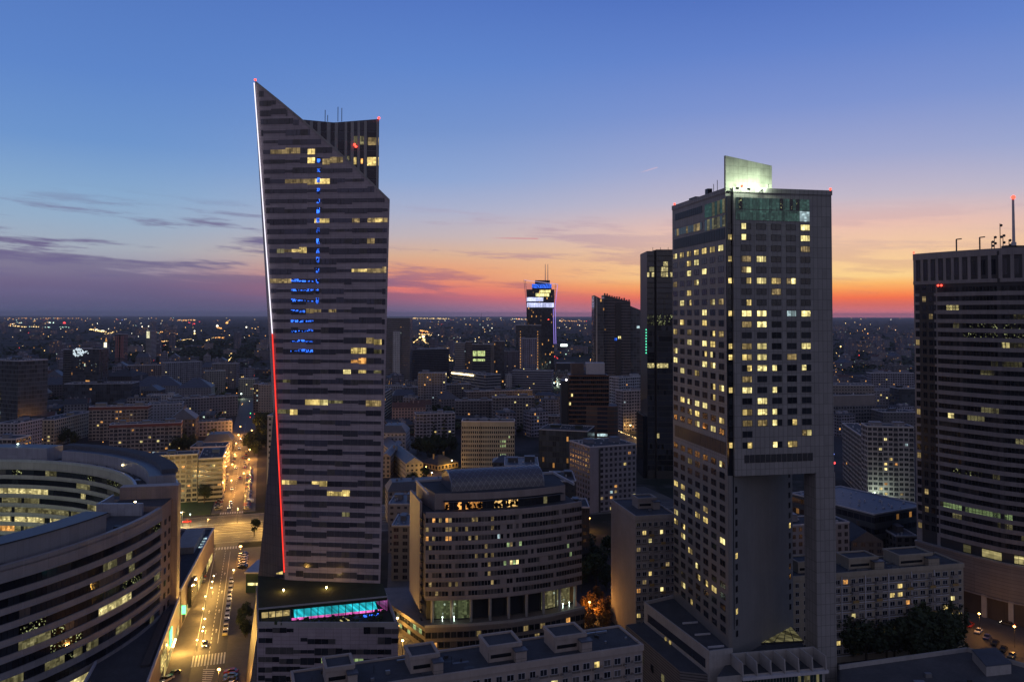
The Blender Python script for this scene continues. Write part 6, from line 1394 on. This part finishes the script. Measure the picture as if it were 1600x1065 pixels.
# ------------------------------------------------------------------ far and filler buildings
def free(x, y, r):
    for a, b_, q in FOOT:
        if (a - x) ** 2 + (b_ - y) ** 2 < (q + r) ** 2: return False
    d = Vector((x, y, 0)) - A0; t, l = d.dot(Td), d.dot(Nd)
    if -150 < t < 900 and abs(l) < 24 + r: return False
    if 115 < t < 195 and abs(l) < 280: return False
    return True
PROT = []
for k, (w, D, H, col, st, roof, lab) in enumerate(((34, 13, 15, (.24, .22, .21), 'wide', 'flat', 'flat-roofed housing slab among the mid-distance rooftops'), (24, 14, 13, (.25, .24, .25), 'punched', 'gable', 'gabled tenement among the mid-distance rooftops'), (28, 22, 17, (.20, .19, .2), 'punched', 'mansard', 'slate-roofed tenement among the mid-distance rooftops'),
        (18, 16, 22, (.27, .26, .29), 'wide', 'flat', 'stubby pale housing block among the mid-distance rooftops'), (40, 24, 10, (.19, .19, .21), 'ribbon', 'flat', 'low wide commercial roof among the mid-distance rooftops'))):
    o = block('filler_building' if False else ('tenement_house' if roof != 'flat' else 'apartment_block'), lab, 'building', 800, 801, 560, 900, 0, D, col, st, .045, roof, 'mid-distance rooftops like ' + ('a', 'b', 'c', 'd', 'e')[k] if False else lab.split(' among')[0] + 's in the mid distance', H=H)[0] if False else None
    # built at the origin with a true width
    root = thing('tenement_house' if roof != 'flat' else 'apartment_block', lab, 'building', (0, 0, 0), 0, lab.split(' among')[0] + 's in the mid distance')
    b = MB(); rect_walls(b, w, D, H, round(w / 3), round(D / 3), round(H / 3)); b.build('wall', [M[st]], root, col=(*col, .055))
    b = MB()
    if roof == 'flat':
        b.box(-.1, w + .1, -.1, D + .1, H, H + .5, 0); ro = b.build('roof', [M['roof']], root)
        for j in range(2): MB().box(w * (.2 + .4 * j), w * (.2 + .4 * j) + 4, D * .3, D * .3 + 4, H + .5, H + 2.8).build('roof_hut', M['plain'], ro, col=(*col, 0))
    else:
        h = D * .32; i = 0 if roof == 'gable' else D * .2; b.face([(0, -.3, H), (w, -.3, H), (w - i, D / 2, H + h), (i, D / 2, H + h)]); b.face([(w, D + .3, H), (0, D + .3, H), (i, D / 2, H + h), (w - i, D / 2, H + h)]); b.face([(0, D, H), (0, 0, H), (i, D / 2, H + h)], 1); b.face([(w, 0, H), (w, D, H), (w - i, D / 2, H + h)], 1)
        ro = b.build('roof', [M['roofb' if k == 2 else 'rooft'], M['plain'] if roof == 'gable' else M['roofb']], root, col=(*col, 0))
        for j in range(3): MB().box(w * (.15 + .3 * j), w * (.15 + .3 * j) + 1.2, D * .45, D * .45 + 1, H, H + h + 1.5).build('chimney', M['plain'], ro, col=(*[q * .8 for q in col], 0))
    PROT.append((root, w, D))
used = set()
def place(k, x, y, rz, sx=1., sz=1., tint=1.):
    root, w, D = PROT[k]
    if k in used: root = copy_tree(root)
    used.add(k); root.location = (x, y, 0); root.rotation_euler = (0, 0, rz); root.scale = (sx, 1, sz)
    for ch in root.children:
        if ch.name.startswith('wall'): c_ = list(ch.color); ch.color = (c_[0] * tint, c_[1] * tint, c_[2] * tint * 1.03, c_[3])
n = 0; tries = 0
ZONES = [(0, 412), (612, 836), (836, 930), (1302, 1426)]
while n < 170 and tries < 4000:
    tries += 1; z = R.choices(ZONES, (4, 3, 1, 1.2))[0]; u = R.uniform(*z); v = R.uniform(578, 690) if R.random() < .6 else R.uniform(565, 610); p = gp(u, v); k = R.randrange(5)
    if not free(p.x, p.y, 12): continue
    FOOT.append((p.x, p.y, 13.)); rz = R.choice((.3, .3 + math.pi / 2)) + R.gauss(0, .08); w, D = PROT[k][1:]
    c_, s_ = math.cos(rz), math.sin(rz); place(k, p.x - c_ * w / 2 + s_ * D / 2, p.y - s_ * w / 2 - c_ * D / 2, rz, 1, R.uniform(.85, 1.25), R.uniform(.6, 1.2)); n += 1
FAR = []
for k, (w, D, H, col, st, lab) in enumerate(((60, 14, 32, (.22, .20, .21), 'wide', 'long housing slab far out near the horizon'), (22, 20, 46, (.24, .23, .27), 'wide', 'housing tower far out near the horizon'), (80, 50, 12, (.2, .2, .22), 'ribbon', 'low depot roof far out near the horizon'), (34, 16, 22, (.26, .23, .22), 'punched', 'small block of flats far out near the horizon'))):
    root = thing('apartment_block', lab, 'building', (0, 0, 0), 0, lab.split(' far')[0] + 's near the horizon'); b = MB(); rect_walls(b, w, D, H, round(w / 3.3), round(D / 3.3), round(H / 3)); b.build('wall', [M[st]], root, col=(*col, .05)); b = MB(); b.box(-.1, w + .1, -.1, D + .1, H, H + .6, 0); b.box(w * .3, w * .3 + 6, D * .2, D * .2 + 6, H + .6, H + 3.5, 1); b.build('roof', [M['roof'], M['conc']], root); PROT.append((root, w, D))
for n in range(150):
    for t in range(30):
        u = R.uniform(*R.choices(ZONES, (4, 3, 1, 1.8))[0]); v = 502 + 66 * R.random() ** 1.2; p = gp(u, v)
        if free(p.x, p.y, 30): break
    else: continue
    FOOT.append((p.x, p.y, 30.)); place(5 + R.choices((0, 1, 2, 3), (3, 2.2, 1.2, 3))[0], p.x, p.y, R.choice((.1, .4, 1.7, -.3)) + R.gauss(0, .1), R.uniform(.7, 1.2), R.uniform(.6, 1.25), R.uniform(.55, 1.15))

# ------------------------------------------------------------------ city lights scattered over the far plain: nobody could count them
cl_ = MB(); LM = [em('far_orange', (1., .45, .12), 2.6), em('far_amber', (1., .66, .25), 3.2), em('far_white', (1., .92, .7), 3.4), em('far_green', (.65, 1., .8), 2.6), em('far_red', (1., .06, .06), 3.), em('far_blue', (.2, .3, 1.), 2.)]
def spot(u, v, m=None, s=1.):
    if v < 495.5: v = 495.5
    z = 7.; p = gp(u, v, z)
    if p.y > 40000: return
    m = m if m is not None else R.choices((0, 1, 2, 3, 4, 5), (7, 5, 2.4, .7, .8, .15))[0]
    r = p.y * .00046 * s * R.uniform(.55, 1.35); r = max(r, .35); i = len(cl_.v)
    cl_.v += [(p.x + r, p.y, z), (p.x - r, p.y, z), (p.x, p.y + r, z), (p.x, p.y - r, z), (p.x, p.y, z + r), (p.x, p.y, z - r)]
    for f in ((0, 2, 4), (2, 1, 4), (1, 3, 4), (3, 0, 4), (2, 0, 5), (1, 2, 5), (3, 1, 5), (0, 3, 5)): cl_.f.append(tuple(i + e for e in f)); cl_.m.append(m)
def chain(u0, v0, u1, v1, n, m=None, j=.5, s=1.):
    for k in range(n): f = R.random(); spot(u0 + (u1 - u0) * f + R.gauss(0, j), v0 + (v1 - v0) * f + R.gauss(0, j * .5), m, s)
for z0, z1, n in ((0, 412, 170), (608, 826, 120), (870, 928, 26), (1302, 1424, 34), (930, 1302, 50), (412, 608, 50), (1430, 1640, 40)):
    for k in range(n): spot(R.uniform(z0, z1), 496.5 + 60 * R.random() ** 1.7)
    for k in range(n // 3): spot(R.uniform(z0, z1), R.uniform(555, 640), s=1.1)
chain(0, 497, 128, 497.3, 34, 0, .5); chain(12, 508, 44, 511, 26, 1); chain(48, 510, 66, 511, 14, 1); chain(70, 511, 80, 511, 10, 3); chain(94, 511, 108, 511, 10, 3); chain(10, 507, 34, 504, 12); chain(140, 514, 165, 519, 46, 1, 1.1, 1.1); chain(165, 522, 190, 515, 24, 1, .8); chain(145, 514, 164, 517, 14, 2, .8, 1.2)
chain(74, 503, 84, 504, 4, 3, .4, 1.6); spot(100.5, 504.5, 4, 3.); spot(77, 504, 4, 2.)
chain(250, 519, 278, 521, 46, 0, 1.3, 1.1); chain(250, 533, 272, 533, 16, None, 1); chain(270, 533, 300, 529, 26, 1, .4, .8); chain(322, 532, 334, 527, 14, 1, .5, .9); chain(336, 527, 350, 527, 16, 0, .6); chain(270, 500, 305, 500, 26, 0, .8); chain(293, 503, 304, 506, 8, 4, .5)
spot(354.5, 504.5, 0, 3.2); spot(339.5, 509, 2, 3.); spot(304, 517, 2, 2.8); spot(304, 521, 1, 2.8); spot(222, 510, 2, 2); spot(232, 509.5, 2, 2.2); spot(385, 511, 2, 2); chain(338, 511, 346, 513, 16, 0, .8)
chain(352, 568, 362, 558, 16, 1, .5, 1.); chain(358, 556, 368, 545, 10, 1, .5); chain(372, 587, 400, 586, 16, 4, .7, 1.); chain(374, 589, 396, 588, 10, 1, .7); chain(34, 603, 42, 603, 8, 1, .8, 1.); chain(56, 604, 92, 594, 44, 4, 1., 1.2); chain(36, 590, 90, 585, 16, None, 2.)
chain(303, 600, 311, 603, 10, 1, 1., 1.1); chain(606, 497, 614, 498, 10, 2, .5); chain(640, 497, 702, 497.7, 60, 1, .35); chain(646, 535, 660, 524, 36, 1, .45, .9); chain(655, 516, 674, 519, 40, 0, 1., 1.); chain(655, 522, 674, 523, 28, 1, 1.2, 1.); chain(658, 526, 668, 538, 24, 1, 1.6, 1.1); spot(661.5, 526, 2, 3.); spot(663, 530.5, 1, 3.)
chain(642, 535, 643.5, 570, 12, 0, .5, 1.2); chain(603, 578, 640, 577, 24, 0, 1., 1.1); spot(629, 574, 2, 2.4); chain(640, 579, 672, 579, 12, 1, .8); chain(680, 545, 705, 560, 26, None, 1.5); chain(702, 553, 708, 553, 6, 1, .4, 1.4); chain(702, 553, 702, 563, 6, 1, .2, 1.2); chain(702, 563, 708, 563, 6, 1, .3, 1.2)
chain(757, 592, 782, 606, 50, None, 1.1, 1.1); chain(758, 595, 776, 601, 16, 4, .8, 1.1); chain(800, 498, 824, 499, 26, None, .8); spot(811, 498, 4, 2.4); chain(886, 543, 902, 549, 34, 1, 1.3, 1.1); chain(862, 555, 872, 560, 10, 4, 1.2); chain(876, 551, 884, 553, 8, 3, .6, 1.1); chain(874, 501, 925, 502, 22, 0, .8)
chain(965, 655, 985, 662, 14, 1, 1.2); chain(962, 671, 1004, 688, 24, 1, .5, .8); chain(1322, 545, 1362, 545, 10, None, 1); spot(1358.5, 545, 2, 3.4); spot(1313.5, 541, 1, 2.4); spot(1406, 544.5, 2, 2.2); spot(1386, 513, 0, 2.); spot(1356, 521, 0, 1.8); spot(1302, 709, 5, 3.); spot(1304, 723, 4, 3.)
for z0, z1, v0, v1, n in ((0, 360, 575, 700, 46), (600, 840, 580, 690, 40), (836, 930, 560, 660, 10), (1302, 1424, 560, 660, 14)):
    for k in range(n): spot(R.uniform(z0, z1), R.uniform(v0, v1), R.choices((0, 1, 2), (6, 3, 1))[0], 1.1)
cl_.build('city_lights', LM, kind='stuff')

# ------------------------------------------------------------------ trees
leafm = pm('leaves', (.040, .058, .022), .9, .5, .5); leafd = pm('dark_leaves', (.028, .042, .020), .9, .5, .5); leafo = pm('autumn_leaves', (.15, .075, .02), .9, .5, .5); bark = pm('bark', (.05, .04, .03), .9, .3, 1.)
def crown(H, r, n, leaf, tall=False):
    b = MB(); C_ = []
    for k in range(9 if not tall else 7):
        a = R.uniform(0, 6.28); q = r * R.uniform(.15, .62) * (.35 if tall else 1); C_.append((q * math.cos(a), q * math.sin(a), H * R.uniform(.38, .86) if not tall else H * (.2 + .75 * k / 6), r * (R.uniform(.35, .6) if not tall else .5 * (1 - .75 * abs(k / 6 - .3)))))
    for k in range(n):
        cx, cy, cz, cr = R.choice(C_); d = Vector((R.gauss(0, 1), R.gauss(0, 1), R.gauss(0, 1))).normalized() * cr * R.uniform(.55, 1.08); p = Vector((cx, cy, cz)) + d
        s = R.uniform(.28, .62) * (r / 4.); u = Vector((R.gauss(0, 1), R.gauss(0, 1), R.gauss(0, .6))).normalized(); w = u.cross(Vector((R.gauss(0, 1), R.gauss(0, 1), 1)).normalized()).normalized()
        b.face([p - u * s, p + w * s * .7, p + u * s, p - w * s * .6], 0)
    return b.mesh('crown', [leaf])
def trunk(H, r):
    b = MB(); b.tube((0, 0, 0), (0, 0, H * .5), r * .07, 6, r2=r * .045)
    for k in range(5): a = k * 1.3; b.tube((0, 0, H * (.3 + .05 * k)), (r * .5 * math.cos(a), r * .5 * math.sin(a), H * (.55 + .05 * k)), r * .035, 5, r2=r * .012)
    return b.mesh('trunk', [bark])
TK = {'broad': [(crown(11, 4.6, 900, leafm), trunk(11, 4.6)), (crown(12, 5.2, 1000, leafd), trunk(12, 5.2)), (crown(10, 4.2, 800, leafd), trunk(10, 4.2))], 'poplar': [(crown(24, 3.4, 1100, leafd, True), trunk(24, 3.4))], 'autumn': [(crown(10, 4.4, 800, leafo), trunk(10, 4.4))]}
def tree(u, v, kind, label, group=None, s=1., z=0.):
    p = gp(u, v, z); c_, t_ = R.choice(TK[kind]); o = thing('tree' if kind != 'poplar' else 'poplar_tree', label, 'tree', (p.x, p.y, z), R.uniform(0, 6), group); o.scale = (s * R.uniform(.9, 1.1), s * R.uniform(.9, 1.1), s); put(t_, 'trunk', o); put(c_, 'crown', o)
for u, h, lb in ((678, 1., 'left one of two tall dark poplars before the grey-violet block'), (693, 1.08, 'right one of two tall dark poplars before the grey-violet block')): tree(u, 703, 'poplar', lb, None, h)
def clump(n, u0, u1, v0, v1, label, group, kind='broad', s0=.9, s1=1.3):
    for k in range(n): tree(R.uniform(u0, u1), R.uniform(v0, v1), kind, label, group, R.uniform(s0, s1))
clump(18, 648, 706, 700, 716, 'dark leafy tree in the thicket under the two poplars', 'thicket under the poplars')
clump(24, 1312, 1490, 1002, 1042, 'large dark tree in the row before the balcony block', 'trees before the balcony block', s0=1.2, s1=1.6)
clump(16, 398, 428, 668, 706, 'dark tree in the park right of the far street', 'park trees right of the far street', s0=1.2, s1=1.6); clump(6, 384, 404, 700, 722, 'tree overhanging the right pavement of the far street', 'trees over the far street')
clump(8, 914, 952, 938, 985, 'autumn tree glowing orange right of the curved office', 'orange-lit autumn trees', 'autumn', .6, .9); clump(12, 900, 950, 880, 925, 'dark tree in the yard between curved office and beige block', 'yard trees beside the curved office')
clump(10, 275, 305, 680, 712, 'dark tree in the courtyard before the pale corner house', 'courtyard trees'); clump(7, 32, 95, 618, 634, 'dark tree on the far left square', 'trees on the far left square', s0=1.2, s1=1.6)
clump(9, 600, 660, 752, 764, 'lamp-lit bush in the garden beside the tenement rows', 'lamp-lit garden bushes', s0=.4, s1=.6); clump(6, 376, 388, 962, 1004, 'small tree in the planter on the right pavement of the lit street', 'planter trees on the right pavement', s0=.42, s1=.6)
clump(8, 1310, 1370, 880, 905, 'dark tree in the shaded yard behind the balcony block', 'shaded yard trees'); clump(6, 630, 652, 584, 592, 'dark tree in front of the broad concrete hotel', 'trees before the broad hotel', s0=1.2, s1=1.6)
tree(663, 757, 'broad', 'round tree against the pale stepped gable wall', None, 1.05); tree(319, 786, 'broad', 'tree on the lawn before the second cream slab', None, 1.15); tree(106, 694, 'broad', 'round black tree at the corner of the yellowish house', None, 1.25); tree(116, 697, 'broad', 'lower black tree next to the round one by the yellowish house', None, .9); tree(397, 838, 'broad', 'tree at the avenue kerb left of the sail tower', None, .8)
wd = MB()
for k in range(5000):
    z = R.choices(((205, 412, 533, 566), (0, 412, 499, 560), (610, 830, 499, 545), (870, 928, 499, 560), (1302, 1426, 499, 585), (0, 412, 560, 690), (612, 836, 560, 680), (930, 1302, 499, 620), (412, 610, 499, 640), (1430, 1660, 499, 600)), (6, 5, 3, 1, 2.4, 5, 4, 2, 1.5, 1.5))[0]; u = R.uniform(z[0], z[1]); v = z[2] + (z[3] - z[2]) * R.random() ** .8; p = gp(u, v)
    if not free(p.x, p.y, 2): continue
    r = R.uniform(4, 8) * (1 + p.y / 4000); h = R.uniform(6, 12)
    for j in range(7):
        a = R.uniform(0, 6.28); q = Vector((p.x + r * R.uniform(-1, 1), p.y + r * R.uniform(-1, 1), h * R.uniform(.3, 1))); s = r * R.uniform(.3, .7); d = Vector((math.cos(a), math.sin(a), R.uniform(-.3, .6))).normalized(); e = d.cross(Vector((R.gauss(0, 1), R.gauss(0, 1), 1.5))).normalized(); wd.face([q - d * s, q + e * s * .6, q + d * s, q - e * s * .6 - Vector((0, 0, s * .2))])
wd.build('woods', leafd, kind='stuff')

# ------------------------------------------------------------------ cars
paint = pm('car_paint', (1, 1, 1), .25, .05, 1., objcol=True, spec=.6); cglass = glass('car_glass', (.012, .013, .015), .06); tyre = pm('tyre', (.02, .02, .02), .9, .2, 1.)
def car_parts(van=False):
    if van: prof = [(-2.5, .35), (2.5, .35), (2.55, .8), (2.35, 1.15), (1.75, 1.95), (-2.45, 2.0), (-2.55, 1.2)]
    else: prof = [(-2.15, .32), (2.15, .32), (2.2, .62), (2.05, .82), (1.1, .93), (-1.55, .95), (-2.1, .9), (-2.2, .6)]
    b = MB(); b.extr([(x, -.88, z) for x, z in prof], (0, 1.76, 0)); body = b.mesh('body', [paint])
    c_ = MB(); cab = [(-1.7, .94), (1.1, .92), (.35, 1.42), (-1.15, 1.45)] if not van else [(1.0, 1.2), (2.28, 1.2), (1.74, 1.9), (1.0, 1.9)]
    c_.extr([(x, -.76 if not van else -.9, z) for x, z in cab], (0, 1.52 if not van else 1.8, 0)); cabm = c_.mesh('cabin_glass', [cglass])
    rf = MB(); rf.box(-1.12, .33, -.68, .68, 1.44, 1.49); rfm = rf.mesh('roof_panel', [paint])
    w = MB(); w.tube((0, -.1, .32), (0, .1, .32), .32, 10); wm = w.mesh('wheel', [tyre])
    h = MB(); h.box(0, .05, -.17, .17, -.09, .09); return body, cabm, rfm, wm, h.mesh('headlight', [M['e_head']]), h.mesh('headlight_off', [M['steel']]), h.mesh('tail_light', [M['e_tail']]), h.mesh('tail_light_off', [pm('red_plastic', (.2, .01, .01), .3)])
CARP, VANP = car_parts(), car_parts(True)
COLS = [(.5, .5, .5), (.03, .03, .035), (.12, .125, .13), (.28, .29, .3), (.3, .03, .025), (.04, .06, .2), (.55, .54, .5), (.02, .02, .02), (.2, .18, .14)]
def car(p, a, label, group=None, col=None, on=False, van=False, name='parked_car', z=.012):
    P_ = VANP if van else CARP; o = thing(name, label, 'van' if van else 'car', (p[0], p[1], z), a, group); c_ = (*(col or R.choice(COLS)), 1)
    put(P_[0], 'body', o).color = c_; put(P_[1], 'cabin_glass', o)
    if not van: put(P_[2], 'roof_panel', o).color = c_
    for x in (-1.35, 1.35):
        for y in (-.8, .8): put(P_[3], 'wheel', o, (x, y, 0))
    e = 2.5 if van else 2.16
    for y in (-.62, .62): put(P_[4 if on else 5], 'headlight', o, (e, y, .68)); put(P_[6 if on else 7], 'tail_light', o, (-e - .07, y, .72))
    return o
ta = math.atan2(Td.y, Td.x)
for k in range(12): q = S(66 - k * 5.3, 4.4); car(q, ta + math.pi, 'car in the nose-to-tail queue waiting at the right kerb of the lit street', 'queue of cars at the right kerb', on=(k % 2 == 0), col=R.choice(((.6, .5, .2), (.1, .1, .1), (.5, .5, .5), (.3, .3, .3))))
for k in range(8): q = S(66 + k * 4.2, -8.5); car(q, ta - 1.1, 'car parked at a slant on the left pavement near the avenue', 'slant-parked cars on the left', z=.135)
for k in range(6): q = S(84 + k * 4.0, 8.5); car(q, ta + 1.2, 'car parked at a slant on the right near the avenue corner', 'slant-parked cars on the right', z=.135)
for k, cc in enumerate(((.3, .03, .03), (.05, .15, .35), (.03, .03, .03), (.45, .45, .45), (.28, .05, .04))): q = S(-26 - k * 3.1, 7.6); car(q, ta + 1.35, ('red', 'blue', 'black', 'silver', 'dark red')[k] + ' car in the short row at the bottom right of the lit street', None, cc, z=.135)
for k in range(26): q = S(200 + k * 4.4, -7.9); car(q, ta - 1.0, 'car parked at a slant along the left side of the far street', 'parked cars on the left of the far street', z=.135)
for k in range(30): q = S(196 + k * 4.4, 8.2); car(q, ta + 1.0, 'car parked at a slant along the right side of the far street', 'parked cars on the right of the far street', z=.135)
for k in range(9): q = S(330 + k * 9, -4.2 if k % 2 else 4.2); car(q, ta, 'car parked at the kerb far up the street', 'cars far up the street', on=k % 3 == 0)
car(S(203, -1.8), ta + math.pi, 'car with glaring headlights coming down the far street to the avenue', None, (.4, .4, .4), True, name='car'); car(S(214, -1.2), ta + math.pi, 'second car with lit headlights behind the first on the far street', None, (.1, .1, .1), True, name='car')
car(gp(390, 784), ta + .9, 'white van parked at the avenue corner', None, (.6, .6, .6), False, True, 'delivery_van'); car(gp(292, 816), ta + 1.6, 'red car turning on the avenue by the ring building', None, (.45, .02, .02), True, name='car')
car(gp(320, 1008), ta + math.pi, 'dark car with lights on driving just past the crosswalk', None, (.06, .06, .07), True, name='car'); car(gp(272, 1054), ta + 2.4, 'dark car leaving the kerb at the bottom of the lit street', None, (.08, .08, .09), False, name='car'); car(gp(261, 1063), ta + 2.4, 'white taxi with lit lamps at the bottom left corner of the street', None, (.6, .58, .5), True, name='taxi')
car(gp(672, 741), 1.8, 'dark car parked in the narrow lane beside the stepped gable house', None, (.04, .04, .05))
for k in range(6): car(gp(1516 + k * 13, 978 + k * 9.5), -2.35, 'car parked at the wall of the street below the banded tower', 'cars parked below the banded tower')
car(gp(1574, 976), 2.3, 'car with bright red tail lights on the street below the banded tower', None, (.06, .06, .06), True, name='car')

# low flat roofs in the bottom right corner
def low_roof(name, label, pxs, z, m, hut=None):
    ps = [gp(u, v, z) for u, v in pxs]; O = Vector((ps[0].x, ps[0].y, 0)); root = thing(name, label, 'building', O); pl = [((p - O).x, (p - O).y) for p in ps]
    MB().prism(pl, 0, z - .01).build('wall', M['plain'], root, col=(.2, .19, .18, 0)); b = MB(); b.prism([(x, y) for x, y in pl], z, z + .1); b.build('roof', pm('patched_roof', (.07, .07, .075), .85, .5, .12, joint=(7., 0, .25), jdark=.4), root)
    e = MB()
    for k in range(2): A_ = Vector((*pl[k], z)); B_ = Vector((*pl[k + 1], z)); n = Vector((-(B_ - A_).y, (B_ - A_).x, 0)).normalized() * .5; e.extr([A_, B_, B_ + n, A_ + n], (0, 0, 1.3))
    e.build('parapet', M['conc'], root)
    for k in range(16): x = R.uniform(4, pl[1][0] * .9); y = R.uniform(-24, -5); w = R.uniform(.5, 1.6); MB().box(x, x + w * 2, y, y + w, z + .1, z + R.uniform(.4, 1.3)).build('roof_unit', M['steel' if k % 3 == 0 else 'dark'], root)
low_roof('flat_roof_building', 'wide low building with a patched flat roof in the bottom right corner', [(1312, 1046), (1512, 1018), (1660, 1060), (1660, 1150), (1312, 1150)], 11., 'roof')
def shed():
    ps = [gp(u, v, 14) for u, v in ((1541, 1040), (1580, 1036), (1556, 1012), (1519, 1015))]; O = Vector((ps[0].x, ps[0].y, 0)); root = thing('rooftop_shed', 'grey box-like shed at the corner of the patched flat roof', 'shed', O); pl = [((p - O).x, (p - O).y) for p in ps]
    MB().prism(pl, 4, 13.8).build('wall', M['conc'], root); MB().prism([(x * 1.04, y * 1.04) for x, y in pl], 13.8, 14.1).build('roof', M['roofb'], root)
shed()
# evening haze over the city
hz = MB(); hz.box(-50000, 50000, -3000, 49500, -2, 216); ho = hz.build('haze', None, kind='stuff')
hm = bpy.data.materials.new('haze'); hm.use_nodes = True; t = NT(hm.node_tree); v_ = t.n('ShaderNodeVolumePrincipled'); o_ = t.n('ShaderNodeOutputMaterial'); t.link(v_.outputs[0], o_.inputs['Volume'])
v_.inputs['Color'].default_value = (.8, .82, .9, 1); v_.inputs['Density'].default_value = .00003
ho.data.materials.clear(); ho.data.materials.append(hm)

def traffic_light(u, v, m, label):
    p = gp(u, v, 4.5); o = thing('traffic_light', label, 'traffic light', (p.x, p.y, 0)); MB().tube((0, 0, 0), (0, 0, 4.2), .08, 6).build('post', M['dark'], o); MB().box(-.2, .2, -.15, .15, 4., 5.1).build('housing', M['dark'], o); b = MB(); b.ball((0, -.25, 4.6), .5, 0, 6, 4); b.build('lamp', M[m], o)
for u, v, m, lb in ((391.5, 645.5, 'e_green', 'green traffic light at the far junction of the street'), (398, 646.5, 'e_tail', 'right one of two red traffic lights at the far junction'), (391, 651.5, 'e_tail', 'lower one of two red traffic lights at the far junction'), (358, 712, 'e_green', 'green light on the left pavement halfway up the far street')): traffic_light(u, v, m, lb)
for k, (t_, l_) in enumerate(((255, -2), (290, 2), (330, -2), (372, 2), (420, -2), (470, -2))): car(S(t_, l_), ta + (math.pi if l_ < 0 else 0), 'car with its lamps on driving along the far street', 'cars driving along the far street', on=True, name='car')
